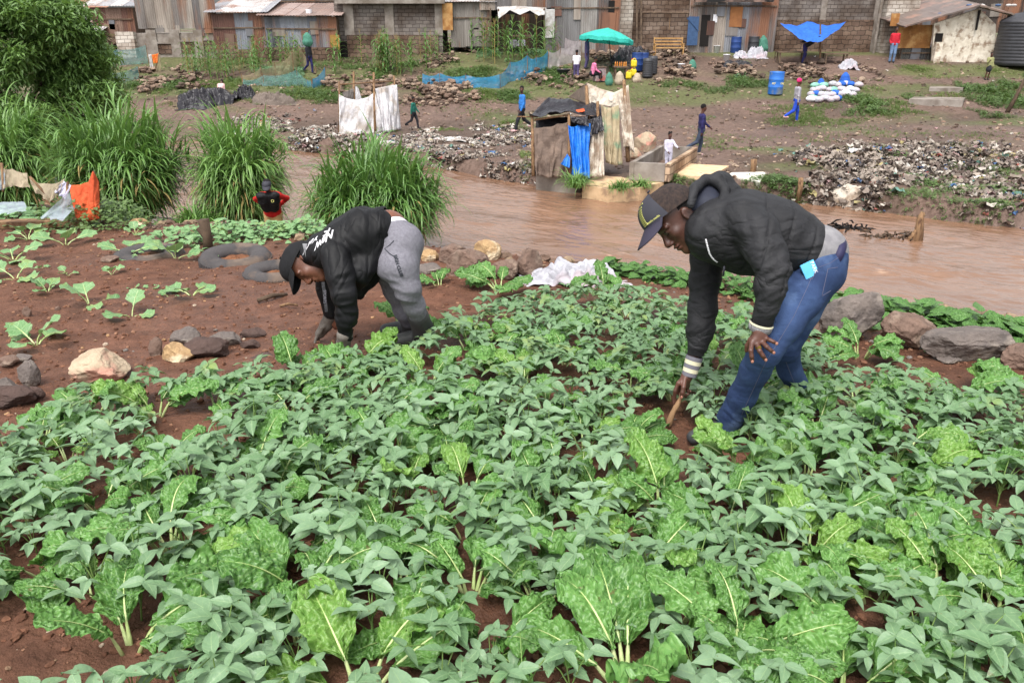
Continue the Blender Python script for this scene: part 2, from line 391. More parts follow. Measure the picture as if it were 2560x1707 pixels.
# ------------------------------------------------------------------ river
def build_water():
    n1, n2 = 700, 420
    u = np.linspace(-26, 22, n1)
    U, W = np.meshgrid(u, np.linspace(0, 1, n2), indexing='ij')
    y0 = np.interp(u, *E_N.T) - 1.2; y1 = np.interp(u, *E_F.T) + 1.0
    Y = y0[:,None] + (y1-y0)[:,None]*W; X = U
    s = (X*.8 - Y*.6); t = (X*.6 + Y*.8)     # s runs with the stream
    wx = s + .5*fbm(s*.5, t*.5, 0, 2); wy = t + .5*fbm(s*.4+7, t*.6, 0, 2)
    Z = .045*fbm(wx*.8, wy*2.0, 0, 3) + .030*(1-np.abs(fbm(wx*1.6, wy*4.2, 3, 3))*2) + .012*fbm(wx*5, wy*11, 5, 2)
    rap = sstep(.15, .5, fbm(s*.35+3, t*.7+1, 9, 2))
    Z = WZ + Z*.8*(1+1.1*rap)
    foam = sstep(.62, .95, rap*.6 + .7*fbm(wx*4.2, wy*11, 11, 4)) * (Z-WZ > .04)
    c0 = np.array(srgb(124,94,74)[:3]); cf = np.array(srgb(190,158,132)[:3])
    C = c0 + (cf-c0)*(foam*.75)[...,None]; C = C*(1+.22*fbm(wx*.5, wy*1.6, 6, 4))[...,None]
    V = np.stack([X, Y, Z], -1).reshape(-1,3); i, j = np.meshgrid(np.arange(n1-1), np.arange(n2-1), indexing='ij'); a = (i*n2+j).ravel()
    F = np.stack([a, a+n2, a+n2+1, a+1], 1)
    m = mat('river water', (1,1,1), (.9,.9,.92), scale=.8, rough=.12, vcol=True, spec=.9, bump=.35, bscale=9, stretch=(1,1.6,1), bdist=.03)
    me = raw_mesh('river', V, F, m, col=C.reshape(-1,3)); tag(link('river', me), kind='structure')
build_water()

def bulk(protos, P, rng, smin=.8, smax=1.2, tilt=.25, S=None):
    """many copies of small leaf clusters as plain arrays"""
    P = np.asarray(P); n = len(P); k = rng.randint(0, len(protos), n); Vs, Fs, Us, nv = [], [], [], 0
    a = rng.uniform(0, 6.283, n); tx = rng.uniform(-tilt, tilt, n); s = rng.uniform(smin, smax, n) if S is None else S
    for i, (V, F, U) in enumerate(protos):
        q = np.nonzero(k == i)[0]
        if not len(q): continue
        ca, sa, ct, st = np.cos(a[q]), np.sin(a[q]), np.cos(tx[q]), np.sin(tx[q])
        R = np.zeros((len(q),3,3)); R[:,0,0] = ca; R[:,0,1] = -sa*ct; R[:,0,2] = sa*st; R[:,1,0] = sa; R[:,1,1] = ca*ct; R[:,1,2] = -ca*st; R[:,2,1] = st; R[:,2,2] = ct
        W = np.einsum('nij,vj->nvi', R, V)*s[q][:,None,None] + P[q][:,None,:]
        Vs.append(W.reshape(-1,3)); Fs.append((F[None] + (np.arange(len(q))*len(V))[:,None,None] + nv).reshape(-1, F.shape[1])); Us.append(np.tile(U, (len(q),1))); nv += len(q)*len(V)
    return np.concatenate(Vs), np.concatenate(Fs), np.concatenate(Us)
# ================================================================== plants
def leafmat(name, c1, c2, cv, rough=.45, trans=.25, nv=7, vw=.05, spec=.5, bump=0, bs=60, side=.5, coat=0):
    m = bpy.data.materials.new(name); m.use_nodes = True; t = m.node_tree; nd = t.nodes; L = t.links
    p = nd['Principled BSDF']; out = nd['Material Output']
    uv = nd.new('ShaderNodeUVMap'); uv.uv_map = 'UVMap'; sp = nd.new('ShaderNodeSeparateXYZ'); L.new(uv.outputs[0], sp.inputs[0])
    def M(op, a, b=None, c=None):
        n = nd.new('ShaderNodeMath'); n.operation = op
        for i, v in enumerate((a, b, c)):
            if v is None: continue
            if hasattr(v, 'is_linked'): L.new(v, n.inputs[i])
            else: n.inputs[i].default_value = v
        return n.outputs[0]
    au = M('ABSOLUTE', M('MULTIPLY_ADD', sp.outputs[0], 2, -1))
    mid = M('LESS_THAN', au, vw)
    sn = M('SINE', M('MULTIPLY', M('SUBTRACT', sp.outputs[1], M('MULTIPLY', au, .22)), nv*6.283))
    sv = M('MULTIPLY', M('GREATER_THAN', sn, .93), side)
    vein = M('MAXIMUM', mid, sv)
    tc = nd.new('ShaderNodeTexCoord'); no = nd.new('ShaderNodeTexNoise'); no.inputs['Scale'].default_value = 14; no.inputs['Detail'].default_value = 3
    L.new(tc.outputs['Object'], no.inputs['Vector']); oi = nd.new('ShaderNodeObjectInfo')
    ra = M('ADD', M('MULTIPLY', no.outputs['Fac'], 1.3), M('MULTIPLY_ADD', oi.outputs['Random'], .7, -.5))
    ra = M('MINIMUM', M('MAXIMUM', ra, 0), 1)
    def mix(f, a, b):
        x = nd.new('ShaderNodeMix'); x.data_type = 'RGBA'
        for s, v in ((x.inputs[0], f), (x.inputs[6], a), (x.inputs[7], b)):
            if hasattr(v, 'is_linked'): L.new(v, s)
            else: s.default_value = v
        return x.outputs[2]
    base = mix(ra, c1, c2)
    if nv == 4:
        ny = nd.new('ShaderNodeTexNoise'); ny.inputs['Scale'].default_value = 7; ny.inputs['Detail'].default_value = 2; L.new(tc.outputs['Object'], ny.inputs['Vector'])
        base = mix(M('MULTIPLY', M('MAXIMUM', M('SUBTRACT', ny.outputs['Fac'], .56), 0), 3.2), base, srgb(150,162,78))
        nh = nd.new('ShaderNodeTexNoise'); nh.inputs['Scale'].default_value = 55; nh.inputs['Detail'].default_value = 3; L.new(tc.outputs['Object'], nh.inputs['Vector'])
        base = mix(M('MULTIPLY', M('GREATER_THAN', nh.outputs['Fac'], .69), .6), base, srgb(92,84,52))
    if side > .45:
        mv = nd.new('ShaderNodeMapping'); mv.inputs['Scale'].default_value = (11, 20, 1); L.new(uv.outputs[0], mv.inputs[0]); ve = nd.new('ShaderNodeTexVoronoi'); ve.feature = 'DISTANCE_TO_EDGE'; ve.inputs['Scale'].default_value = 1; L.new(mv.outputs[0], ve.inputs['Vector'])
        base = mix(M('MULTIPLY', M('LESS_THAN', ve.outputs['Distance'], .05), .5), base, cv)
        no2 = nd.new('ShaderNodeTexNoise'); no2.inputs['Scale'].default_value = 38; no2.inputs['Detail'].default_value = 4; L.new(tc.outputs['Object'], no2.inputs['Vector'])
        base = mix(M('MULTIPLY', M('GREATER_THAN', no2.outputs['Fac'], .70), .7), base, srgb(96,84,48))
    col = mix(vein, base, cv)
    L.new(col, p.inputs['Base Color']); p.inputs['Roughness'].default_value = rough; p.inputs['Specular IOR Level'].default_value = spec
    if coat: p.inputs['Coat Weight'].default_value = coat; p.inputs['Coat Roughness'].default_value = .25
    if bump and side > .45:
        mpv = nd.new('ShaderNodeMapping'); mpv.inputs['Scale'].default_value = (9, 15, 1); L.new(uv.outputs[0], mpv.inputs[0]); vo = nd.new('ShaderNodeTexVoronoi'); vo.feature = 'SMOOTH_F1'; vo.inputs['Scale'].default_value = 1; L.new(mpv.outputs[0], vo.inputs['Vector'])
        b = nd.new('ShaderNodeBump'); b.invert = True; b.inputs['Strength'].default_value = bump; b.inputs['Distance'].default_value = .012; L.new(vo.outputs['Distance'], b.inputs['Height']); L.new(b.outputs[0], p.inputs['Normal'])
    elif bump:
        vo = nd.new('ShaderNodeTexNoise'); vo.inputs['Scale'].default_value = bs; vo.inputs['Detail'].default_value = 2; L.new(tc.outputs['Object'], vo.inputs['Vector'])
        b = nd.new('ShaderNodeBump'); b.inputs['Strength'].default_value = bump; b.inputs['Distance'].default_value = .01; L.new(vo.outputs['Fac'], b.inputs['Height']); L.new(b.outputs[0], p.inputs['Normal'])
    tr = nd.new('ShaderNodeBsdfTranslucent'); tcol = mix(.35, col, (.25,.42,.04,1)); L.new(tcol, tr.inputs[0])
    ms = nd.new('ShaderNodeMixShader'); ms.inputs[0].default_value = trans; L.new(p.outputs[0], ms.inputs[1]); L.new(tr.outputs[0], ms.inputs[2]); L.new(ms.outputs[0], out.inputs[0])
    return m
M_BEAN = leafmat('bean leaf', srgb(128,156,122), srgb(88,122,78), srgb(138,164,118), rough=.45, trans=.2, nv=4, vw=.035, spec=.45, bump=.25, bs=90, side=.3)
M_BSTEM = mat('bean stem', srgb(96,128,62), srgb(120,140,80), rough=.6)
M_CHARD = leafmat('chard leaf', srgb(94,140,66), srgb(62,104,42), srgb(116,154,82), rough=.42, trans=.15, nv=6, vw=.03, spec=.5, bump=1.0, bs=75, side=.46)
M_CHARD2 = leafmat('chard leaf light', srgb(112,152,64), srgb(82,126,48), srgb(136,168,92), rough=.42, trans=.2, nv=6, vw=.03, spec=.5, bump=1.0, bs=75, side=.46)
M_CRIB = mat('chard rib', srgb(190,200,146), srgb(150,174,100), scale=12, rough=.4, spec=.5)
M_KALE = leafmat('kale leaf', srgb(112,152,100), srgb(84,128,74), srgb(156,182,132), rough=.45, trans=.2, nv=4, vw=.045, spec=.45, bump=.3, bs=50, side=.5)
M_GRASS = leafmat('reed blade', srgb(112,150,76), srgb(68,110,44), srgb(158,180,122), rough=.42, trans=.25, nv=0, vw=.12, spec=.45, side=0)
M_DRY = mat('dry blade', srgb(160,140,90), srgb(120,104,62), rough=.8)
M_TURF = leafmat('turf blade', srgb(116,130,74), srgb(88,108,54), srgb(112,130,70), rough=.6, trans=.3, nv=0, vw=0, side=0)
M_TREE = leafmat('tree leaf', srgb(122,152,84), srgb(78,112,52), srgb(136,160,92), rough=.5, trans=.3, nv=0, vw=.08, side=0)
M_BARK = mat('bark', srgb(90,74,60), srgb(60,48,38), scale=9, bump=.6, rough=.9)
M_MAIZE = leafmat('maize leaf', srgb(92,130,66), srgb(66,104,46), srgb(130,152,96), rough=.5, trans=.25, nv=0, vw=.1, side=0)
M_WEED = leafmat('weed leaf', srgb(100,124,70), srgb(68,92,46), srgb(104,128,74), rough=.5, trans=.25, nv=0, vw=0, side=0)

class LB:                                  # collects leaves as one mesh with a leaf UV
    def __init__(s): s.V, s.F, s.U, s.n = [], [], [], 0
    def add(s, V, UV, nu, nv):
        i, j = np.meshgrid(np.arange(nu), np.arange(nv), indexing='ij'); a = (i*(nv+1)+j).ravel()
        s.V.append(V.reshape(-1,3)); s.U.append(UV.reshape(-1,2)); s.F.append(np.stack([a, a+1, a+nv+2, a+nv+1], 1) + s.n); s.n += (nu+1)*(nv+1); return s
    def merge(s, V, F, U): s.V.append(V); s.F.append(F + s.n); s.U.append(U); s.n += len(V)
    def arr(s): return np.concatenate(s.V), np.concatenate(s.F), np.concatenate(s.U)
    def build(s, name, m, parent=None, loc=None, smooth=True):
        V, F, U = s.arr()
        if loc is not None: V = V - np.asarray(loc)
        return link(name, raw_mesh(name, V, F, m, smooth=smooth, uv=U), parent, loc)
def leaf(lb, base, d, up, L, W, shape='ovate', curl=.35, fold=.25, nu=4, nv=6, twist=0, ruffle=0, blister=0, rng=rs, seed=0, roll=0):
    """blade starting at base, growing along d, upper face towards up; curl bends it down"""
    R = frame(d, np.cross(d, up)); side = R[:,0]; nrm = np.cross(side, N(d)); nrm = nrm if np.dot(nrm, up) > 0 else -nrm
    v = np.linspace(0, 1, nv+1); u = np.linspace(-1, 1, nu+1)
    if shape == 'ovate': w = np.sin(np.pi*np.clip(v,0,1)**.62)**.85 * (1-.25*v); w[-1] = 0.02; w[0] = .25
    elif shape == 'chard': w = (.12+.88*sstep(-.02,.34,v))*np.sqrt(np.clip(1-(np.clip(v-.55,0,1)/.455)**2.4,0,1)); w[-1] = .05
    elif shape == 'kale': w = np.where(v < .3, .1+.1*v, sstep(.25,.5,v))*np.sqrt(np.clip(1-((v-.6)/.41)**4,0,1))
    elif shape == 'blade': w = np.minimum(1, v*5+.35)*(1-v**2.2)
    elif shape == 'lance': w = np.sin(np.pi*v**.8)
    ang = curl*(v**1.4)*1.6; ds = L/nv
    cx = np.concatenate([[0], np.cumsum(np.cos((ang[1:]+ang[:-1])/2))*ds]); cz = -np.concatenate([[0], np.cumsum(np.sin((ang[1:]+ang[:-1])/2))*ds])
    U_, V_ = np.meshgrid(u, v, indexing='ij'); hw = W/2*w[None,:]
    if ruffle: hw = hw*(1 + .10*np.sin(V_*26+seed+U_) * np.abs(U_)) + W*.03*vnoise(V_*9+seed, U_*2, seed)*np.abs(U_)
    x = U_*hw; z = fold*np.abs(U_)**1.3*hw + roll*x
    if ruffle: z = z + ruffle*W*np.abs(U_)**2*np.sin(V_*17+seed*1.7+np.sign(U_)*1.3) + ruffle*.5*W*np.abs(U_)**3*np.sin(V_*37+seed)
    if blister: z = z + blister*W*(np.abs(vnoise(V_*L/W*11+seed-np.abs(U_)*3, U_*6+seed, 0))**.6*2 + .5*vnoise(V_*5+seed, U_*2, 3))*np.minimum(1, np.abs(U_)*4)
    cxg, czg, ag = cx[None,:]+0*U_, cz[None,:]+0*U_, ang[None,:]+0*U_
    dd = N(d)
    P = np.asarray(base) + (cxg + z*np.sin(ag))[...,None]*dd + (czg + z*np.cos(ag))[...,None]*nrm + x[...,None]*side
    lb.add(P, np.stack([(U_+1)/2, V_], -1), nu, nv)
    mid = np.asarray(base) + cx[:,None]*dd + cz[:,None]*nrm
    return mid, ang, dd, nrm
def dirv(az, el): return np.array([math.cos(az)*math.cos(el), math.sin(az)*math.cos(el), math.sin(el)])
# ---------------- beans
def bean_geo(seed, hi=True):
    r = np.random.RandomState(seed); lf, st = LB(), MB(); n = r.randint(7, 10)
    stem_top = np.array([r.uniform(-.02,.02), r.uniform(-.02,.02), r.uniform(.08,.13)])
    st.tube([[0,0,-.03], stem_top*.5+[.005,0,0], stem_top], [.0035,.003,.0025], 5)
    for k in range(n):
        az = k*2.4 + r.uniform(-.4,.4); el = r.uniform(.5, 1.25) if k < n-2 else 1.35; Lp = r.uniform(.05,.13)
        b = stem_top*r.uniform(.45,1); tip = b + dirv(az, el)*Lp + np.array([0,0,r.uniform(0,.03)]); mid = (b+tip)/2 + [0,0,.012]
        st.tube([b, mid, tip], [.0022,.0018,.0014], 4 if not hi else 5, cap=False)
        sc = r.uniform(.85,1.2)
        for q, (da, ls) in enumerate(((0,1.12),(1.75,1),(-1.75,1))):
            a2 = az + da + r.uniform(-.25,.25); e2 = r.uniform(-.55,.55) - (.05 if q else 0)
            L = .060*sc*ls*r.uniform(.75,1.15)
            leaf(lf, tip, dirv(a2, e2), np.array([r.uniform(-.45,.45), r.uniform(-.45,.45)-.1, 1.0]), L, L*r.uniform(.52,.66), 'ovate', curl=r.uniform(.1,.6), fold=r.uniform(.1,.45), nu=4 if hi else 2, nv=6 if hi else 4)
    return lf, st
BEANV = [bean_geo(100+i) for i in range(8)]; BEANLO = [bean_geo(200+i, False) for i in range(5)]
BEAN_ME = []
for lf, st in BEANV:
    V, F, U = lf.arr(); me = raw_mesh('foliage', V, F, M_BEAN, uv=U)
    o = st.build('stem', M_BSTEM, smooth=True); BEAN_ME.append((me, o.data)); bpy.data.objects.remove(o)
def inpoly(x, y, P):
    c = False; n = len(P)
    for i in range(n):
        a, b = P[i], P[(i+1) % n]
        if (a[1] > y) != (b[1] > y) and x < (b[0]-a[0])*(y-a[1])/(b[1]-a[1]) + a[0]: c = not c
    return c
def pix(p):                                # where the photo's view has a world point (used only to read the layout off the photo)
    d = depth(p); zc = p[1]*STH + p[2]*CT
    return 1280 + p[0]/d*FPX, 853.5 - zc/d*FPX
BEDP = [(-400,1240),(0,1120),(150,1080),(250,1010),(470,1000),(690,945),(830,945),(930,935),(1040,905),(1140,835),(1230,800),(1400,765),(1560,770),(1700,790),(1850,830),(2050,900),(2230,975),(2420,1010),(2620,1020),(3200,1150),(3200,2600),(-900,2600)]
HOLES = [(90,1700,260,170),(1390,1640,140,90),(500,1090,110,50),(300,1180,60,40),(430,1480,80,60),(140,1230,50,60),(1180,940,80,28),(1400,1000,80,26),(1670,1140,120,100),(2270,1230,110,30),(2500,1330,90,40),(1620,1160,40,20),(2010,1700,120,50),(2350,1480,60,70),(640,1500,60,30),(1010,1150,50,20),(2130,950,90,30),(1250,1130,60,20)]
CHARDXY = []
def bean_ok(x, y):
    p = np.array([x, y, float(H(x, y, False))]); px, py = pix(p)
    if not inpoly(px, py, BEDP): return False
    for hx, hy, a, b in HOLES:
        if ((px-hx)/a)**2 + ((py-hy)/b)**2 < 1: return False
    for cx, cy, r in CHARDXY:
        if (cx-x)**2 + (cy-y)**2 < r*r: return False
    return True
def build_beans():
    pts = []
    r = np.random.RandomState(5)
    y = .9
    while y < 7.4:
        x = -.72*y - .9
        while x < .72*y + .9:
            xx, yy = x + r.uniform(-.04,.04), y + r.uniform(-.035,.035)
            if bean_ok(xx, yy): pts.append((xx, yy))
            x += .120
        y += .132
    vis = []
    for x, y in pts:
        p = np.array([x, y, float(H(x, y))]); px, py = pix(p + np.array([0,0,.25]))
        vis.append(-60 < px < 2620 and py < 1780)
    near = [p for p, v in zip(pts, vis) if v]; near.sort(key=lambda p: p[0]**2 + p[1]**2)
    ind = near[:300]; rest = [p for p in pts if p not in set(ind)]
    print('beans', len(pts), len(ind))
    for i, (x, y) in enumerate(ind):
        e = empty('bean_plant', (x, y, float(H(x, y))-.01), 'low bean plant with dull grey-green three-part leaves in the near crop rows', 'bean plant', 'bean plants growing close together in the near bed')
        e.rotation_euler = (r.uniform(-.12,.12), r.uniform(-.12,.12), r.uniform(0,6.28)); s = r.uniform(.82,1.22); e.scale = (s, s, s*r.uniform(.8,1.0))
        a, b = BEAN_ME[i % 8]; link('foliage', a, e); link('stem', b, e)
    L = LB(); T = LB()
    for i, (x, y) in enumerate(rest):
        lf, st = BEANLO[i % 5]; V, F, U = lf.arr(); R = Rz(r.uniform(0,6.28)) @ Rx(r.uniform(-.12,.12)) * r.uniform(.72,1.02)
        L.merge(V @ R.T + [x, y, float(H(x, y))-.01], F, U)
    o = L.build('bean_foliage', M_BEAN); tag(o, 'dense cover of bean leaves filling the crop bed behind the nearest rows', 'bean crop', None, 'stuff')
# ---------------- chard
def chard(p, size, label, seed, n=6, light=False, up=.75, az0=None, spread=1.0, wide=1.0, group='chard plants among the beans', cat='chard plant', leaves=None):
    r = np.random.RandomState(seed); root = empty('chard_plant', (p[0], p[1], p[2]-.01), label, cat, group)
    specs = leaves or [((az0 if az0 is not None else r.uniform(0,6.28)) + k*2.4*spread + r.uniform(-.3,.3), up + r.uniform(-.35,.35) - (.15 if k > 3 else 0), r.uniform(.75,1.1)) for k in range(n)]
    for k, (az, el, ls) in enumerate(specs):
        lb, rb = LB(), MB(); L = size*ls; st = L*.36; b = dirv(az, .2)*.015; d0 = dirv(az, min(1.5, el+.25))
        tip = b + d0*st; d = dirv(az, el)
        up_v = np.array([-math.cos(az)*.6 + r.uniform(-.3,.3), -math.sin(az)*.6 - .55 + r.uniform(-.3,.3), 1.0]); 
        W = L*.41*wide*r.uniform(.75,1.15)
        mid, ang, dd, nr = leaf(lb, tip, d, up_v, L*.80, W, 'chard', curl=r.uniform(.4,1.25), fold=r.uniform(-.35,.2), nu=28 if size > .28 else 20, nv=52 if size > .28 else 36, ruffle=r.uniform(.08,.15), blister=.085, seed=r.uniform(0,60))
        o = lb.build('leaf', M_CHARD2 if (light and k % 2 == 0) else M_CHARD, root)
        m2 = mid + nr*.0035 
        rb.tube(np.concatenate([[b-[0,0,.02], (b+tip)/2], m2[:int(len(m2)*.8)]]), np.concatenate([[.010,.0085], np.linspace(.0055,.0008,int(len(m2)*.8))])*(size/.36)*.95, 6, flat=.6)
        rb.build('stalk', M_CRIB, o, smooth=True)
    return root
def build_chards():
    T = [ # px, py (base on the ground), leaf length, seed, n, light, label
     (905,1760,.40,11,5,True,'chard plant with one big broad leaf standing upright at the bottom edge, left of centre'),
     (1180,1500,.34,12,8,False,'wide crinkled dark chard plant showing thick pale stalks, near middle'),
     (1570,1740,.42,13,5,False,'tall chard plant with long upright leaves, bottom edge, right of the dark soil'),
     (1850,1660,.38,14,8,False,'bulky chard plant with glossy overlapping leaves at the bottom, left of the soil gap'),
     (120,1440,.33,15,6,False,'large flat crinkled chard plant at the left edge of the photo above the bare corner'),
     (262,1290,.34,16,6,False,'chard plant whose broadest leaf shows a white midrib, beside dark soil on the left'),
     (105,1120,.24,17,6,False,'chard plant on the far left beside brown soil, below the dark broken stone'),
     (425,1385,.28,18,7,False,'chard plant with a fan of pale upright stalks rising from bare soil'),
     (610,1480,.32,19,4,True,'chard plant with a long narrow light leaf leaning over the soil gap'),
     (760,1520,.36,20,6,False,'chard plant with a bright white midrib lying among beans in the lower left'),
     (2350,1500,.34,21,6,True,'chard plant with a thick pale stalk and lobed light leaves, lower right'),
     (2500,1560,.34,22,5,True,'chard plant cut by the right edge with broad curling leaves'),
     (2100,1780,.34,23,7,False,'chard plant with curled bubbly leaves at the bottom right edge'),
     (2020,1420,.26,24,5,True,'light chard plant half buried in beans below the twisted leaves'),
     (2130,1620,.28,25,5,False,'flat chard plant beside the dark gap on the lower right'),
     (1655,1300,.30,26,4,True,'chard plant with one tall pale upright leaf right of centre'),
     (1850,1185,.24,27,7,True,'rounded chard plant with cupped light leaves right in front of the blue jeans'),
     (2020,1210,.22,28,4,True,'chard plant with a long wavy leaf trailing right over bare soil'),
     (2190,1270,.22,29,4,True,'chard plant with narrow finely crinkled leaves, right of the trailing one'),
     (1395,1190,.22,30,3,True,'chard plant with a single rounded leaf standing above the beans in the middle'),
     (1170,1260,.24,31,4,True,'pale chard plant sunk between bean plants in the centre'),
     (1080,1060,.25,32,6,False,'chard plant with upright veined leaves left of centre, beyond the beans'),
     (1310,985,.26,33,4,True,'chard plant with a long smooth leaf bending right over a soil patch'),
     (1575,1110,.18,34,6,False,'small dark curly chard plant beside the digging stick'),
     (390,1045,.26,35,5,True,'chard plant stretching a bubbly leaf over the soil below the pale flat stone'),
     (740,960,.27,36,7,False,'chard plant in front of the gloved hand of the left worker'),
     (905,930,.26,37,7,True,'chard plant with yellow-green leaves between the arm and boots of the left worker'),
     (940,1010,.20,38,5,False,'low chard plant below the left worker, behind the bean rows'),
     (1075,975,.22,39,6,True,'bright chard plant with ruffled leaves covering the boots of the left worker'),
     (1000,820,.22,40,5,False,'chard plant under the belly of the left worker'),
     (1100,720,.20,41,5,False,'chard plant on bare soil left of the tall one near the boulders'),
     (1250,730,.29,42,6,False,'tall dark upright chard plant in front of the boulders by the river'),
     (1390,800,.22,43,6,False,'chard plant behind the bean rows below the white sack'),
     (1510,730,.24,44,6,False,'chard plant whose leaves overlap the right end of the white sack'),
     (1250,860,.22,45,6,True,'chard plant with a curved white rib in the middle distance'),
     (1500,900,.22,46,6,True,'rounded chard plant left of the standing sleeve of the right worker'),
     (1660,900,.24,47,5,False,'chard plant just behind the striped cuff of the right worker'),
     (1840,830,.22,48,6,False,'curly chard plant seen between the two arms of the right worker'),
     (1780,940,.24,49,5,True,'chard plant between the striped cuff and the knee of the right worker'),
     (2150,900,.24,50,6,False,'chard plant in front of the second big boulder on the right'),
     (2390,1010,.26,51,6,False,'chard plant with an upright white-ribbed leaf below the longest boulder'),
     (2140,1020,.26,52,5,False,'chard plant among beans to the right of the rear boot of the right worker'),
     (1570,800,.20,53,5,False,'chard plant at the garden rim left of the hanging sleeve'),
     (2540,1000,.24,54,4,True,'light chard plant at the right edge in front of the square stone'),
     (640,1190,.24,55,3,True,'single wavy light chard leaf plant between bean rows on the left'),
     (2400,1120,.2,56,5,False,'small chard plant on the right beyond the bare soil strip'),
     (330,1640,.3,58,4,False,'chard plant low at the bottom left beside the bare corner soil'),
    ]
    for px, py, L, sd_, n, li, lab in T:
        p = gp(px, py) if py < 1700 else gp(px, py)
        CHARDXY.append((p[0], p[1], min(L*.42,.13)))
        chard(p, L*(.84 if L > .3 else 1.05), lab, sd_, n+2, li, up=.8 if L > .3 else .82)
def filler_chards():
    r = np.random.RandomState(21); k = 0; t = 0
    while k < 72 and t < 6000:
        t += 1; px, py = r.uniform(60, 2500), 830 + 820*r.uniform(0,1)**1.35
        if not inpoly(px, py, [(x, y+25) for x, y in BEDP]): continue
        if any(((px-hx)/a)**2 + ((py-hy)/b)**2 < 1.3 for hx, hy, a, b in HOLES) or (1540 < px < 1880 and 1020 < py < 1290): continue
        p = gp(px, py)
        if any((p[0]-c[0])**2 + (p[1]-c[1])**2 < .045 for c in CHARDXY): continue
        CHARDXY.append((p[0], p[1], .06)); k += 1
        chard(p, r.uniform(.20,.29), 'small crinkled chard plant half hidden among the bean rows', 500+k, 5, r.uniform() < .2, up=.75, group='small chard plants half hidden in the beans')
build_chards(); filler_chards(); build_beans()
# ---------------- kale seedlings on the bare bed
def kale(p, size, label, seed, n=4):
    r = np.random.RandomState(seed); root = empty('kale_plant', (p[0], p[1], p[2]-.005), label, 'kale plant', 'young kale plants on the bare seed bed')
    az0 = r.uniform(0,6.28); size = size*.98
    for k in range(n):
        az = az0 + k*6.28/n + r.uniform(-.4,.4); el = r.uniform(.15,1.1); lb, rb = LB(), MB(); d = dirv(az, el); L = size*r.uniform(.75,1.1); b = np.zeros(3)
        mid, ang, dd, nr = leaf(lb, b + dirv(az, el+.2)*L*.25, d, np.array([-math.cos(az)*.5, -math.sin(az)*.5-.3, 1.]), L*.85, L*.62, 'kale', curl=r.uniform(.1,.6), fold=.12, nu=6, nv=12, ruffle=.06, blister=.012, seed=r.uniform(0,50))
        o = lb.build('leaf', M_KALE, root)
        rb.tube(np.concatenate([[b-[0,0,.02], b+dirv(az,el+.2)*L*.12], mid[:10]+nr*.002]), np.linspace(.005,.001,12)*size/.2, 5, flat=.7); rb.build('stalk', M_CRIB, o, smooth=True)
for i, (px, py, s, n, lab) in enumerate([
    (92,868,.27,4,'big kale plant with four spread leaves above the flat dark stones'),
    (225,768,.24,4,'kale plant with three broad cupped leaves in the middle of the seed bed'),
    (330,795,.20,3,'kale plant with one upright oval leaf, just right of the broadest cupped one'),
    (480,742,.24,4,'kale plant on its own mound of dark soil nearest the digging man'),
    (120,735,.15,5,'bushy little kale plant left of the cupped one'),
    (40,700,.24,4,'kale plant at the left edge with a tall pale central leaf'),
    (35,655,.28,5,'tallest kale plant at the left edge with drooping leaves'),
    (165,615,.27,4,'kale plant with a tall upright leaf near the net fence'),
    (322,640,.30,4,'kale plant with a very broad round leaf in front of the first tyre'),
    (440,650,.26,4,'ragged light kale plant left of the middle tyre'),
    (280,690,.12,3,'tiny kale seedling with three narrow leaves'),
    (170,690,.11,3,'wilted kale seedling lying flat on the soil'),
    (380,725,.09,3,'tiny kale seedling beside the pale scrap of litter'),
    (530,660,.10,2,'single sprout in front of the middle tyre'),
    (20,850,.17,3,'small kale seedling at the left edge by the stones'),
    (70,600,.24,6,'light green kale plant beside the plank at the left edge'),
    (100,675,.08,3,'minute kale seedling in the upper seed bed'),
    (340,590,.16,4,'kale plant growing inside the farthest tyre'),
    (335,725,.07,2,'pale folded kale seedling left of the mound'),
    (425,747,.09,2,'pale folded kale seedling at the foot of the mound'),
    (280,800,.07,2,'smallest kale sprout near the pebbles')]):
    kale(gp(px, py), s, lab, 300+i, n)
# ---------------- leafy creepers along the garden rim and beyond
def creeper(name, pts, rad, h, n, size, m, label, cat, seed, kind='stuff', group=None, round_=.9):
    r = np.random.RandomState(seed); L = LB()
    for _ in range(n):
        k = r.randint(len(pts)); t = r.uniform(0,1); a = np.array(pts[k]); b = np.array(pts[min(k+1, len(pts)-1)]); c = a+(b-a)*t
        x, y = c[:2] + r.normal(0, rad, 2); hh = h*r.uniform(.3,1)*max(.25, 1-(((x-c[0])**2+(y-c[1])**2)/(4*rad*rad)))
        z = float(H(x, y)) + hh; s = size*r.uniform(.6,1.25); az = r.uniform(0,6.28)
        leaf(L, (x,y,z), dirv(az, r.uniform(-.5,.4)), np.array([r.uniform(-.4,.4), r.uniform(-.6,.2), 1.]), s, s*round_, 'ovate', curl=r.uniform(0,.6), fold=r.uniform(.0,.3), nu=2, nv=4)
    o = L.build(name, m); return tag(o, label, cat, group, kind)
def G(*a): return [gp(*q) for q in a]
creeper('ground_cover', G((430,610),(520,600),(600,585),(700,590),(760,585)), .22, .16, 900, .075, M_KALE, 'low patch of pale creeping leaves behind the tyres', 'ground cover', 1)
creeper('squash_leaves', G((2060,790),(2150,775),(2250,800),(2330,815),(2420,830),(2500,845),(2560,860)), .16, .14, 620, .11, M_CHARD, 'bright squash leaves spilling down the bank behind the big boulders', 'squash leaves', 2)
creeper('squash_leaves', G((1480,690),(1560,690),(1640,700),(1720,710),(1850,735),(1950,770)), .10, .12, 420, .09, M_CHARD, 'squash leaves on the rim between the white sack and the bending man', 'squash leaves', 3)
creeper('weeds', G((160,560),(230,570),(300,565)), .22, .32, 1100, .05, M_WEED, 'dark small-leaved weed growing at the foot of the orange cloth', 'weed patch', 4)
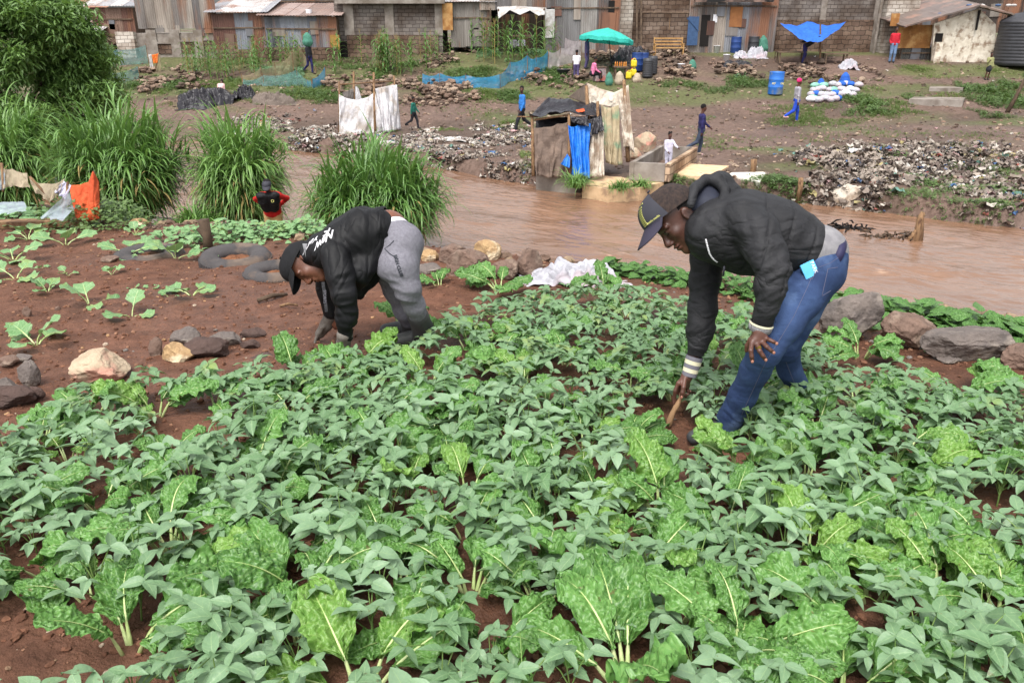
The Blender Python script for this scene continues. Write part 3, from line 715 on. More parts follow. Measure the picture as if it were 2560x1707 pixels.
creeper('weeds', G((20,550),(90,545),(160,555)), .25, .16, 350, .09, M_KALE, 'sprawling pale weeds under the torn net fence', 'weed patch', 5)
# ---------------- big river grass
def reed_clump(p, w, h, n, label, seed, lean=(0,0), Lb=1.0):
    elm = math.acos(min(.8, max(.05, (w/2-.35))/h))
    r = np.random.RandomState(seed); root = empty('river_grass', p, label, 'grass clump', 'tall grass clumps along the near river bank')
    L, D = LB(), LB(); stt = MB()
    for i in range(n):
        a = r.uniform(0,6.28); q = math.sqrt(r.uniform(0,1)); bx, by = math.cos(a)*q*w*.12, math.sin(a)*q*w*.11
        el = 1.52 - (1.52-elm)*q*r.uniform(.4,1.35); hh = h*r.uniform(.25,1.0)*(1-.3*q)*(1+.16*math.sin(a*3+seed)+.1*math.sin(a*5)); az = math.atan2(by, bx)
        dr = dirv(az, el) + np.array([lean[0], lean[1], 0])*.3; org = np.array([bx, by, 0]) + N(dr)*hh
        az2 = a + r.uniform(-1.3,1.3); e2 = r.uniform(.75,1.35) if hh > h*.75 else r.uniform(.3,1.2)
        ll = Lb*r.uniform(.55,1.15); spike = hh > h*.7 and r.uniform() < .35; dry = r.uniform() < .12 and hh < h*.6
        leaf(D if dry else L, org, dirv(az2, 1.35 if spike else e2), np.array([0,0,1.]) + dirv(az2,0)*-.2, ll*(.9 if spike else 1), r.uniform(.034,.058), 'blade', curl=r.uniform(.2,.8) if spike else r.uniform(.9,1.7), fold=.3, nu=2, nv=9)
        if i % 9 == 0: stt.tube([[bx,by,-.2], org*.6+[bx*.2,by*.2,0], org], [.012,.010,.006], 4, cap=False)
    L.build('blades', M_GRASS, root); D.build('dry_blades', M_DRY, root); stt.build('canes', M_BSTEM, root, smooth=True)
for px, d, w_, h_, n_, lab in [(62,18.6,2.4,2.35,3000,'tall green grass clump at the left edge, leftmost on the near bank'),
    (335,17.4,2.95,2.35,4200,'widest tall grass clump on the near bank, right behind the orange cloth'),
    (622,17.6,2.15,2.25,2800,'tall grass clump behind the boy in the red and black jacket'),
    (945,16.0,3.0,1.9,4200,'tall grass clump on the river bank right above the back of the stooping left man')]:
    q = at(px, 600, d); q[2] = float(H(q[0], q[1], False)) - .1
    reed_clump(q, w_, h_, n_, lab, px, lean=(.2,0) if px == 950 else (0,0), Lb=.85)
q = at(500, 600, 16.5); q[2] = float(H(q[0], q[1], False)); reed_clump(q, 1.3, .5, 500, 'short scrubby grass tuft between the second and third tall clumps', 77, Lb=.4)
# ---------------- the big tree on the left
def build_tree():
    base = np.array([-14.4, 23.6, float(H(-14.4, 23.6, False))]); root = empty('river_tree', base, 'big bushy tree with narrow drooping leaves filling the upper left corner', 'tree'); r = np.random.RandomState(3)
    tk = MB(); cl = []
    tk.tube([[0,0,-.3],[.1,0,.8],[0,.1,1.8],[.2,.1,3.0]], [.24,.2,.17,.12], 10)
    for i in range(16):
        a = i*2.4; e = np.array([math.cos(a)*r.uniform(1.2,2.3), math.sin(a)*r.uniform(1,2.0), r.uniform(1.6,5.2)]); s = np.array([.05,.05,r.uniform(.7,2.6)])
        tk.tube([s, (s+e)/2+[0,0,.25], e], [.09,.055,.02], 6)
    tk.build('trunk', M_BARK, root, smooth=True)
    pr = []
    for q in range(6):
        L = LB(); tw = dirv(r.uniform(0,6.28), r.uniform(-.2,.7))
        for _ in range(15):
            o = tw*r.uniform(-.2,.25) + r.normal(0,.06,3); az = r.uniform(0,6.28)
            leaf(L, o, dirv(az, r.uniform(-.9,.4)), np.array([r.uniform(-.3,.3), r.uniform(-.5,.3), 1.]), r.uniform(.15,.27), .05, 'lance', curl=.5, fold=.1, nu=2, nv=3)
        pr.append(L.arr())
    P = []
    for k in range(215):
        c = r.normal(0,1,3); c = c/np.linalg.norm(c)*r.uniform(.45,1)**.5; c = c*np.array([3.0,2.4,3.1]) + [.05,0,3.7]
        if c[2] < .5: c[2] = .5 + r.uniform(0,.9)
        n_ = 34; d_ = r.normal(0,1,(n_,3)); d_ = d_/np.linalg.norm(d_,axis=1)[:,None]*(r.uniform(.3,1,(n_,1))**.5)*np.array([.55,.5,.38]); P.append(c+d_)
    V, F, U = bulk(pr, np.concatenate(P), r, .8, 1.25, .5); L = LB(); L.merge(V, F, U)
    L.build('crown', M_TREE, root)
build_tree()
# ================================================================== people
ex, eu, ed = np.array([1.,0,0]), np.array([0,STH,CT]), np.array([0,CT,-STH])
def skinmat(name, c, c2): return mat(name, c, c2, scale=9, rough=.42, bump=.15, bscale=140, spec=.45)
M_SKIN = skinmat('dark skin', srgb(92,58,46), srgb(70,44,36)); M_SKIN2 = skinmat('brown skin', srgb(120,76,58), srgb(98,62,48))
M_PALM = skinmat('nail', srgb(170,120,100), srgb(150,100,84))
M_BLK = mat('black padded cloth', srgb(42,42,45), srgb(29,29,31), scale=5, rough=.68, bump=.3, bscale=120, spec=.3, detail=8, wrk=(6,.05,.55,.5,(1,1,2.0)))
M_BLK2 = mat('black windbreaker', srgb(22,22,25), srgb(15,15,17), scale=4, rough=.62, bump=.15, bscale=60, spec=.25, wrk=(4.4,.06,.55,.6,(2.0,1,1)))
M_NAVY = mat('navy lining', srgb(44,48,62), srgb(34,36,48), rough=.7)
M_DENIM = mat('denim', srgb(44,60,94), srgb(68,90,130), scale=4.5, rough=.85, bump=.5, bscale=260, spec=.2, detail=8, c3=srgb(98,120,156), s3=2.2, lo=.42, hi=.7, wrk=(6,.03,.3,.5,(1,1,2.2)))
M_DENIM2 = mat('denim dark', srgb(40,54,92), srgb(52,68,108), rough=.85)
M_SWEAT = mat('grey marl jersey', srgb(128,126,134), srgb(112,110,118), scale=60, rough=.95, bump=.5, bscale=220, spec=.15, wrk=(4,.03,.3,.6,(1,1,1.8)))
M_RIB = mat('grey knit', srgb(150,148,150), srgb(130,128,132), scale=30, rough=.95, wave=('X',60,0,.5))
M_CREAM = mat('cream stripe', srgb(214,208,180), srgb(196,190,160), rough=.9); M_GREYK = mat('grey stripe', srgb(116,114,122), srgb(100,98,106), rough=.9)
M_WHITE = mat('white cloth', srgb(232,232,236), srgb(206,204,208), scale=6, rough=.8, bump=.3, bscale=20)
M_CAPM = mat('brown cap mesh', srgb(76,62,56), srgb(46,40,40), scale=70, rough=.8, wave=('X',70,2,.6), stretch=(1,1,.3))
M_CAPF = mat('dark cap panel', srgb(58,58,66), srgb(50,50,58), rough=.75, bump=.1, bscale=200)
M_CAPB = mat('cap brim', srgb(54,50,66), srgb(48,46,58), rough=.75)
M_CAPK = mat('black cap', srgb(24,24,27), srgb(18,18,20), scale=20, rough=.85, bump=.3, bscale=120)
M_GOLD = mat('gold', srgb(212,176,90), rough=.3, metal=.9); M_YEL = mat('yellow thread', srgb(206,204,120), rough=.8)
M_BOOT = mat('rubber boot', srgb(58,60,62), srgb(72,72,70), scale=8, rough=.55, bump=.2, bscale=20)
M_GLOVE = mat('grey glove', srgb(112,106,100), srgb(84,74,66), scale=12, rough=.9, bump=.4, bscale=60)
M_HAIR = mat('black hair', srgb(28,24,24), srgb(20,18,18), rough=.95, bump=.8, bscale=150)
M_EYE = mat('eye', srgb(50,34,30), rough=.2, spec=.7); M_EYEW = mat('eye white', srgb(200,190,180), rough=.3)
M_WOOD = mat('weathered wood', srgb(142,112,82), srgb(104,80,58), scale=6, rough=.85, bump=.7, bscale=30, stretch=(1,1,.25), c3=srgb(84,60,44), s3=18)
def org(o):
    v = np.zeros(3)
    while o is not None: v = v + np.array(o.location); o = o.parent
    return v
def sdf_obj(name, s, m, parent=None, smooth=1, disp=None):
    V, F = s.mesh(smooth, disp); me = raw_mesh(name, V - org(parent), F, m); return link(name, me, parent)
def head_geo(C, f, u, s, sc=1.0, neck=None, neck_r=.055, vox=.0045):
    """head with face; C = midpoint between the ears; f,u,s unit axes"""
    A = np.stack([f, s, u], 1); X = lambda p: C + A @ (np.array(p, float)*sc); h = SDF(vox)
    E = lambda c, r, k=.02, sub=False: h.ell(X(c), np.array(r)*sc, A, k, sub)
    E((-.005,0,.052), (.098,.076,.085)); E((.045,0,-.02), (.056,.058,.082), .03)
    for q in (-1,1):
        h.cap(X((.0,q*.045,-.045)), X((.065,q*.016,-.088)), .022*sc, .018*sc, .03)
        E((.068,q*.036,-.012), (.022,.022,.018), .02)                 # cheek bone
        E((.102,q*.031,.014), (.014,.016,.011), .012, True)            # eye socket
        h.cap(X((.092,q*.012,.034)), X((.082,q*.05,.030)), .011*sc, .009*sc, .014)   # brow ridge
        E((.105,q*.014,-.030), (.010,.009,.008), .008)                # nostril wing
        E((-.004,q*.079,.000), (.021,.010,.033), .006); E((.001,q*.089,.002), (.011,.006,.020), .004, True)  # ear
        E((.084,q*.031,.015), (.014,.016,.012), .004)
    h.cap(X((.095,0,.018)), X((.117,0,-.022)), .009*sc, .013*sc, .016)
    E((.096,0,-.052), (.016,.027,.008), .008); E((.093,0,-.065), (.016,.023,.0085), .008); E((.100,0,-.0585), (.012,.026,.0022), .003, True)
    E((.080,0,-.092), (.020,.022,.017), .02)
    h.cap(X((-.015,0,-.02)), neck if neck is not None else X((-.03,0,-.17)), neck_r*sc, neck_r*sc*1.08, .035)
    return h.mesh(1), X
def finger(h, P, r, k=.004): h.chain([np.asarray(p) for p in P], [r*1.05, r*.98, r*.9, r*.8][:len(P)], k)
def cap_geo(parent, X, A, sc, mf, mb, mbrim, blen=.085, droop=.35, seam=True, front_h=.168):
    """baseball cap as shell + brim"""
    loc = org(parent); crown = MB(); n = 40; k = 12
    th = np.linspace(0, 2*np.pi, n, endpoint=False); Vs = []
    for i in range(k+1):
        q = i/k; fz = .095 + .020*np.cos(th); rr = np.cos(q*np.pi/2)**.62 if i < k else 0
        rim = .050 + .032*np.cos(th); top = front_h - .012 + .008*np.cos(th); z = rim + (top-rim)*np.sin(q*np.pi/2)**1.15
        Vs.append(np.stack([.008 + (.118*np.cos(th))*rr + .004*rr*np.cos(th), .092*np.sin(th)*rr, z], 1))
    V = np.concatenate(Vs)*1.0; i = np.arange(n); j = (i+1) % n
    F = np.concatenate([np.stack([q*n+i, q*n+j, (q+1)*n+j, (q+1)*n+i], 1) for q in range(k)]); ang = np.cos((th+th[1]/2))
    m = np.concatenate([np.where(ang > .25, 0, 1) for _ in range(k)])
    crown.add(np.array([X(v) for v in V]) - loc, F, m)
    # band under the rim so the shell has an edge
    Vr = Vs[0]; Vi = Vr*[.95,.95,1] + [0,0,.012]; crown.add(np.array([X(v) for v in np.concatenate([Vr, Vi])]) - loc, np.stack([i, i+n, j+n, j], 1), 0)
    o = crown.build('cap', [mf, mb], parent, smooth=True)
    b = MB()
    def fn(u, v):
        t = (u-.5)*2*1.05; x0 = .008+.120*np.cos(t); y0 = .090*np.sin(t)*1.0; z0 = .050+.032*np.cos(t)
        L = blen*np.sqrt(np.clip(1-(np.abs(t)/1.12)**2.4, 0, 1)); x = x0 + v*L*np.cos(droop); z = z0 - v*L*np.sin(droop) - 1.6*y0**2*v; P = np.stack([x, y0*(1+0*v), z], -1)
        return np.einsum('ij,...j->...i', A, P*sc) + X((0,0,0)) - loc
    b.sheet(fn, 24, 8, thick=.004); b.build('brim', mbrim, o, smooth=True)
    if seam:
        t = MB(); V, F = ICO[2]; t.add(np.array([X(v*[.008,.008,.004] + [.004,0,front_h]) for v in V]) - loc, F); t.build('button', mf, o, smooth=True)
    return o
def textmesh(body, size, shear=0, bold=0.0, ext=0.002):
    c = bpy.data.curves.new('lettering', 'FONT'); c.body = body; c.size = size; c.extrude = ext; c.shear = shear; c.offset = bold; c.align_x = 'CENTER'; c.align_y = 'CENTER'; c.resolution_u = 3
    o = bpy.data.objects.new('t', c); S.collection.objects.link(o); bpy.context.view_layer.update()
    dg = bpy.context.evaluated_depsgraph_get(); me = bpy.data.meshes.new_from_object(o.evaluated_get(dg)); V = np.array([v.co for v in me.vertices]); F = [list(p.vertices) for p in me.polygons]
    bpy.data.objects.remove(o); bpy.data.meshes.remove(me); return V, F
def put_text(name, body, size, C, right, up, m, parent, bvh=None, shear=0, bold=0.0, lift=.003, ext=.001):
    V, F = textmesh(body, size, shear, bold, ext); R, U = N(right), N(up); Nn = np.cross(R, U); P = np.asarray(C) + V[:,:1]*R + V[:,1:2]*U + V[:,2:3]*Nn
    if bvh is not None:
        for i in range(len(P)):
            z = V[i,2]; q = P[i] + Nn*.25; h = bvh.ray_cast(Vector(q), Vector(-Nn), .6)
            if h[0] is not None: P[i] = np.array(h[0]) + Nn*(lift + z)
    loc = org(parent); me = bpy.data.meshes.new(name); me.from_pydata([tuple(v) for v in P - loc], [], F); me.materials.append(m); me.update(); return link(name, me, parent)
def bvh_of(o): w_ = Vector(org(o)); return BVHTree.FromPolygons([tuple(v.co + w_) for v in o.data.vertices], [tuple(p.vertices) for p in o.data.polygons])
def blob(c, r, A=None, sub=2):
    V, F = ICO[sub]; V = V*np.asarray(r); return (V @ A.T if A is not None else V) + c, F
def triq(F): return np.concatenate([F, F[:, :1]], 1)[:, :3] if F.shape[1] == 3 else F
# ------------------------------------------------------------------ right worker
def right_man():
    foot = gp(1800, 1085); root = empty('person', foot, 'man in black padded jacket, trucker cap and blue jeans bending to dig with a stick', 'person')
    P = at
    # --- jacket
    j = SDF(.007)
    for dd in (-.10, 0, .10):
        e = .0 if dd else .012
        j.chain([P(1990,612,3.5+dd), P(1930,592,3.5+dd), P(1850,578,3.5+dd), P(1790,580,3.5+dd)], [.128+e,.148+e,.155+e,.125+e], .05)
    j.cap(P(1985,650,3.45), P(1860,640,3.45), .06, .07, .06)
    j.chain([P(1858,548,3.30), P(1889,584,3.24), P(1915,630,3.20), P(1931,676,3.17), P(1926,721,3.17), P(1918,765,3.19), P(1908,795,3.21)], [.092,.088,.078,.070,.062,.050,.040], .02)
    j.chain([P(1788,590,3.72), P(1768,640,3.74), P(1762,700,3.75), P(1758,767,3.75), P(1752,820,3.75), P(1744,862,3.75)], [.095,.075,.068,.066,.064,.048], .03)
    r_ = np.random.RandomState(1)
    armA = P(1931,676,3.17); armB = P(1762,740,3.75)
    def disp(V, nr):
        d = folds(V, P(1800,560,3.5)-P(2000,620,3.5), .009, 11, 1, .3) + .004*fbm(V[:,0]*14, V[:,1]*14, V[:,2]*14, 3)
        w1 = np.exp(-(np.linalg.norm(V-armA, axis=1)/.14)**2); d = d*(1-w1) + w1*folds(V, P(1908,795,3.21)-P(1889,584,3.24), .016, 22, 5, .3)
        w2 = np.exp(-(np.linalg.norm((V-armB)*[1,1,.6], axis=1)/.14)**2); d = d*(1-w2) + w2*folds(V, [0,0,1], .009, 24, 9, .25)
        w3 = np.exp(-(np.linalg.norm(V-P(1880,570,3.2), axis=1)/.12)**2); d = d + w3*folds(V, [1,0,.2], .014, 18, 3, .15)
        # quilting seams round the body
        ax = N(P(1790,560,3.5)-P(1990,620,3.5)); t = (V-P(1990,620,3.5)) @ ax; body = (V[:,2] > P(0,700,3.3)[2]) & (t < .33)
        seam = np.abs((t/.115) % 1 - .5); d = d - np.where(body, .009*np.exp(-((.5-seam)/.04)**2), 0)
        return d
    jk = sdf_obj('jacket', j, M_BLK, root, 1, disp); bj = bvh_of(jk)
    # hood standing off the neck
    h = SDF(.006); ring = [P(1727,512,3.36), P(1737,470,3.40), P(1762,450,3.45), P(1794,450,3.45), P(1812,475,3.42), P(1808,508,3.36), P(1790,540,3.33), P(1772,568,3.32), P(1762,592,3.33)]
    h.chain(ring, [.018,.020,.023,.024,.022,.020,.019,.018,.018], .012)
    ring2 = [P(1750,500,3.66), P(1765,462,3.60), P(1800,455,3.55), P(1822,490,3.5), P(1815,530,3.45)]
    h.chain(ring2, [.024,.034,.042,.05,.05], .03); h.chain([P(1794,452,3.46), P(1808,456,3.52)], [.03,.04], .02); h.chain([P(1737,472,3.42), P(1755,470,3.6)], [.02,.024], .02)
    h.chain([P(1812,520,3.38), P(1795,560,3.33), P(1775,600,3.34)], [.04,.045,.04], .03); h.chain([P(1830,500,3.55), P(1805,540,3.5)], [.06,.07], .04)
    ho = sdf_obj('hood', h, M_BLK, jk, 1, lambda V, nr: .004*fbm(V[:,0]*25, V[:,1]*25, V[:,2]*25, 3))
    ln = SDF(.007); ln.chain([P(1760,480,3.52), P(1765,520,3.47), P(1770,565,3.44)], [.062,.072,.06], .02); ln.cap(P(1780,480,3.56), P(1790,510,3.5), .055, .055, .03); o = sdf_obj('hood_lining', ln, M_NAVY, root); o.parent = jk
    cf = MB()
    def band(c, ax, r0, r1, w, b, n=28, fl=1.0):
        c = c - foot; b.tube([c-ax*w/2, c-ax*w*.25, c+ax*w*.25, c+ax*w/2], [r0, r0*1.02, r1*1.02, r1], n, cap=False)
    axn = N(P(1903,812,3.22)-P(1916,772,3.19)); band(P(1907,803,3.215), axn, .042,.039,.05, cf); M_CF = mat('ribbed cuff', srgb(30,30,33), rough=.8, wave=('X',90,0,.6)); cf.build('cuff', M_CF, jk, smooth=True); cf = MB()
    axf = N(P(1738,885,3.76)-P(1744,850,3.75)); band(P(1741,873,3.755), axf, .043,.038,.055, cf); cf.build('cuff', M_CF, jk, smooth=True)
    # zip with beads
    z = MB(); zp = [(1765,600),(1768,612),(1771,624),(1774,634),(1779,642),(1786,650),(1796,657)]
    for a, b in zip(zp[:-1], zp[1:]):
        for t in (0,.33,.66):
            q = P(a[0]+(b[0]-a[0])*t, a[1]+(b[1]-a[1])*t, 3.34); hh = bj.ray_cast(Vector((0,0,0)), Vector(N(q)), 10)
            c = (np.array(hh[0]) if hh[0] is not None and hh[3] < 3.6 else q) - foot; V, F = blob(c, (.0042,.0042,.0042), sub=1); z.add(V, F)
    z.build('zip_teeth', M_WHITE, jk, smooth=True); z = MB(); zq = P(1810,672,3.36)-foot; z.tube([zq+[0,0,.012], zq, zq-[0,0,.032]], [.003,.005,.0045], 8); z.build('zip_pull', M_CAPF, jk, smooth=True)
    # --- sweater under the jacket
    s = SDF(.007)
    for dd in (-.085, 0, .085): s.chain([P(1985,618,3.5+dd), P(2045,634,3.5+dd)], [.120,.122], .04)
    s.chain([P(1999,672,3.38), P(2052,640,3.38)], [.04,.04], .04)
    sw = sdf_obj('sweater', s, M_RIB, root, 1)
    st = MB(); axs = N(P(1724,935,3.78)-P(1739,885,3.76)); A0 = P(1737,890,3.76)
    for k in range(5):
        c = A0 + axs*(k+.5)*.0195; st.tube([c-foot-axs*.0098, c-foot+axs*.0098], [.0405-.0012*k, .040-.0012*k], 26, m=k % 2, cap=False)
    st.build('striped_sleeve', [M_GREYK, M_CREAM], sw, smooth=True)
    st = MB(); c = P(1901,817,3.222)-foot; st.tube([c-axn*.018, c-axn*.006, c+axn*.012, c+axn*.018], [.043,.048,.046,.040], 28, cap=False); st.build('rolled_sleeve', M_RIB, sw, smooth=True)
    st = MB(); st.tube([c-axn*.020, c-axn*.012], [.0475,.0490], 28, cap=False); st.tube([c+axn*.019, c+axn*.0215], [.0425,.040], 28, m=1, cap=False); st.build('sleeve_trim', [M_CREAM, M_YEL], sw, smooth=True)
    # --- jeans
    g = SDF(.007)
    for dd in (-.095, 0, .095): g.cap(P(2052,648,3.5+dd), P(2042,676,3.5+dd), .110, .118, .04)
    g.chain([P(2040,680,3.41), P(2000,745,3.37), P(1955,810,3.33), P(1912,876,3.31), P(1888,925,3.41), P(1858,985,3.53), P(1822,1052,3.66)], [.112,.092,.080,.068,.062,.059,.060], .025)
    g.chain([P(2044,680,3.60), P(2003,775,3.65), P(1962,868,3.70), P(1974,925,3.80), P(2008,990,3.95), P(2022,1015,4.0)], [.108,.086,.066,.055,.052,.052], .02)
    kn, kn2, hp = P(1912,876,3.31), P(1962,868,3.7), P(1985,700,3.4)
    def dj(V, nr):
        d = .0025*fbm(V[:,0]*12, V[:,1]*12, V[:,2]*12, 3)
        for c, w, a, dr, sc in ((kn,.10,.009,[.4,0,1],24), (kn2,.1,.008,[0,0,1],24), (hp,.12,.009,[1,0,.5],20), (P(1835,1020,3.62),.1,.008,[.3,0,1],22), (P(2010,985,3.95),.09,.009,[-.3,0,1],26)):
            ww = np.exp(-(np.linalg.norm(V-c, axis=1)/w)**2); d = d + ww*folds(V, dr, a, sc, c[0], .2)
        return d
    je = sdf_obj('jeans', g, M_DENIM, root, 1, dj); bq = bvh_of(je)
    def seamline(pts, name, m, r=.0011, par=None, lift=.0008):
        Q = []
        for a, b in zip(pts[:-1], pts[1:]):
            for t in np.linspace(0, 1, 8, endpoint=False):
                q = at(a[0]+(b[0]-a[0])*t, a[1]+(b[1]-a[1])*t, 1.0); hh = bq.ray_cast(Vector((0,0,0)), Vector(N(q)), 10)
                if hh[0] is not None: Q.append(np.array(hh[0]) - N(q)*lift - foot)
        if len(Q) > 3: b = MB(); b.tube(Q, r, 5); b.build(name, m, par or je, smooth=True)
    M_TH = mat('seam thread', srgb(92,92,112), rough=.8)
    seamline([(2030,690),(2020,715),(1985,790),(1930,880),(1912,910),(1880,980),(1850,1045)], 'seam', M_TH)
    seamline([(2004,690),(2030,698),(2040,680)], 'pocket_edge', M_TH, .0013)
    seamline([(2070,672),(2098,668)], 'pocket_edge', M_TH, .0013); seamline([(2070,672),(2055,740),(2080,725)], 'pocket_edge', M_TH, .0013)
    seamline([(2048,668),(2075,658),(2102,640)], 'seam', M_TH, .001); seamline([(1965,905),(1985,955),(2005,1000)], 'seam', M_TH, .001)
    # belt
    b = MB(); ax = N(P(1990,622,3.5)-P(2062,655,3.5)); pr = N(eu - ax*np.dot(eu, ax)); c = P(2053,647,3.5); th = np.linspace(0, 2*np.pi, 49)
    Q = [c - foot + pr*np.cos(t)*.111 + ed*np.sin(t)*.205 for t in th]; V = []
    for q in Q:
        n_ = N(q-(c-foot)); V += [q-ax*.017, q+ax*.017, q+ax*.017-n_*.006, q-ax*.017-n_*.006]
    i = np.arange(48); b.add(V, np.concatenate([np.stack([i*4+k, (i+1)*4+k, (i+1)*4+(k+1)%4, i*4+(k+1)%4], 1) for k in range(4)])); b.build('belt', mat('navy belt', srgb(44,42,74), srgb(38,36,62), rough=.6), root, smooth=True)
    b = MB()
    for th_ in (2.35*np.pi/2+.45, 3.6):
        q = c - foot + pr*np.cos(th_)*.122 + ed*np.sin(th_)*.217; b.box(q, (.012,.006,.045), frame(-ax, ed).dot(Rz(0)))
    b.build('belt_loop', M_DENIM2, je)
    # packet in the pocket
    q0 = P(2022,668,3.26); hh = bq.ray_cast(Vector((0,0,0)), Vector(N(P(2022,674,1))), 10); q0 = np.array(hh[0]) - ed*.006 if hh[0] is not None else q0
    r1 = N(ex*.85+eu*.42); u1 = N(eu*.9-ex*.4); R = np.stack([r1, u1, np.cross(r1, u1)], 1); k = empty('paper_packet', q0, 'light blue paper packet sticking out of the jeans pocket of the right worker', 'packet')
    b = MB(); b.box((0,0,0), (.060,.062,.010), R); b.build('wrapper', mat('light blue card', srgb(92,178,226), srgb(80,164,214), rough=.5), k)
    put_text('lettering', 'PARK', .021, q0 + R[:,2]*.0065 + r1*.018, -u1, r1, M_WHITE, k)
    # shoes
    sh = SDF(.006); a = P(1822,1062,3.68); gz = lambda v: np.array([v[0], v[1], float(H(v[0], v[1]))+.04]); a = gz(a); t = gz(a + np.array([-.17,-.06,0])); sh.chain([a+[.03,0,.01], a+[-.02,0,.03], t], [.042,.045,.034], .02); sdf_obj('shoe', sh, M_BOOT, root); sh = SDF(.006)
    a2 = gz(P(2024,1020,4.02)); t2 = gz(a2 + np.array([-.16,.0,0])); sh.chain([a2+[.03,0,.01], a2, t2], [.042,.046,.034], .02); sdf_obj('shoe', sh, M_BOOT, root)
    # --- body: head, neck, trunk inside the clothes, arms, hands
    f = N(-.63*ex -.76*eu -.06*ed); u = N(-.78*ex + .63*eu); u = N(u - f*np.dot(u, f)); s_ = np.cross(u, f); s_ = s_ if np.dot(s_, ed) < 0 else -s_
    if np.dot(np.cross(f, s_), u) < 0: pass
    C = P(1716,539,3.42) + ed*.085; (V1, F1), X = head_geo(C, f, u, s_, 1.12, neck=P(1790,575,3.5))
    A = np.stack([f, s_, u], 1)
    body = MB(); body.add(V1-foot, F1)
    t = SDF(.02); t.chain([P(1790,580,3.5), P(1900,590,3.5), P(2040,650,3.5)], [.09,.1,.09]); t.chain([P(1850,560,3.35), P(1925,690,3.2), P(1905,800,3.22)], [.04,.04,.03]); t.chain([P(1790,590,3.7), P(1760,760,3.75), P(1728,915,3.77)], [.04,.035,.028]); V, F = t.mesh(); body.add(V-foot, F)
    h1 = SDF(.0032); r = .0098; D = 3.205
    h1.chain([P(1902,800,3.22), P(1898,826,3.215)], [.030,.029], .01)
    for kx, ky in ((1880,856),(1892,858),(1904,853),(1914,846)): h1.cap(P(1898,830,D), P(kx,ky,D-.005), .017, .0125, .014)
    finger(h1, [P(1880,856,D-.008), P(1877,876,D-.028), P(1879,891,D-.026), P(1881,903,D-.012)], r); finger(h1, [P(1892,858,D-.008), P(1899,877,D-.035), P(1907,889,D-.033), P(1914,899,D-.02)], r)
    finger(h1, [P(1904,853,D-.008), P(1917,867,D-.035), P(1926,875,D-.036), P(1934,881,D-.028)], r*.97); finger(h1, [P(1914,846,D-.008), P(1925,850,D-.026), P(1933,854,D-.03), P(1941,858,D-.026)], r*.88)
    finger(h1, [P(1888,834,D+.02), P(1876,850,D+.035), P(1868,864,D+.05), P(1866,876,D+.06)], r*1.12)
    V, F = h1.mesh(1); body.add(V-foot, F)
    h2 = SDF(.0032); D = 3.78
    h2.chain([P(1730,915,D), P(1719,938,D)], [.030,.028], .01)
    for kx, ky, kd in ((1698,958,-.02),(1704,962,0),(1711,965,.015),(1718,964,.03)): h2.cap(P(1716,943,D), P(kx,ky,D+kd), .018, .0135, .014)
    finger(h2, [P(1696,957,D-.02), P(1688,977,D-.012), P(1686,994,D+.002), P(1684,1008,D+.006)], r); finger(h2, [P(1702,962,D), P(1697,982,D+.022), P(1704,992,D+.016), P(1712,986,D+.002)], r)
    finger(h2, [P(1711,965,D+.015), P(1708,982,D+.034), P(1714,990,D+.022), P(1720,985,D+.006)], r*.96); finger(h2, [P(1718,964,D+.03), P(1719,976,D+.04), P(1723,983,D+.03), P(1726,978,D+.014)], r*.88)
    finger(h2, [P(1712,948,D-.02), P(1709,968,D-.036), P(1706,981,D-.034), P(1704,992,D-.026)], r*1.15)
    V, F = h2.mesh(1); body.add(V-foot, F); bo = body.build('body', M_SKIN, root, smooth=True)
    nl = MB()
    for q in (P(1881,904,3.178), P(1915,900,3.168), P(1935,882,3.161), P(1942,859,3.163)): V, F = blob(q-foot, (.0058,.003,.0068), sub=2); nl.add(V, F)
    V, F = blob(P(1704,993,3.738)-foot, (.006,.003,.008), sub=2); nl.add(V, F); nl.build('nails', M_PALM, bo, smooth=True)
    rg = MB(); q = P(1896,868,3.178)-foot; rg.tube([q+N([.4,0,-1])*.0045*t for t in (-1,1)], .0118, 14, cap=False); rg.box(q-ed*.0115, (.011,.004,.009)); rg.build('ring', M_GOLD, root, smooth=False)
    ey = MB()
    for sg in (-1,1): V, F = blob(X((.088,sg*.031,.014))-foot, (.0125*1.1,)*3, sub=2); ey.add(V, F)
    ey.build('eyes', M_EYE, bo, smooth=True)
    hr = SDF(.006); hr.ell(X((-.02,0,.045)), np.array((.088,.079,.078))*1.12, A, .01); V, F = hr.mesh(); link('hair', raw_mesh('hair', V-foot, F, M_HAIR), root)
    # --- cap
    cp = cap_geo(root, X, A, 1.12, M_CAPF, M_CAPM, M_CAPB)
    b = MB()
    bc = bvh_of(cp)
    for k in range(11):
        o_ = X((.25, .07, .158-.0065*k)); dn = N(A @ np.array([-.95,-.28,0])); hh = bc.ray_cast(Vector(o_), Vector(dn), 1)
        if hh[0] is not None: b.box(np.array(hh[0])-dn*.0015-foot, (.003,.030,.004), np.stack([-dn, N(np.cross(A[:,2], -dn)), A[:,2]], 1))
    b.build('emblem', M_YEL, cp)
    rt = N(-s_*0 + (-(A[:,0]*.55) + s_*.85)); put_text('lettering', 'classic media', .014, X((.10,.075,.088)), -A[:,0]*.5 + s_*.86 if False else N(-A[:,0]*.62+s_*.55-A[:,2]*.18), A[:,2], M_YEL, cp, None)
    # --- the stick in his hand
    a, b_ = P(1709,972,3.775), P(1668,1070,3.80); b_[2] = max(b_[2], float(H(b_[0], b_[1]))-.02); sk = empty('digging_stick', b_, 'short rough wooden stick held in the right worker\'s lower hand', 'stick')
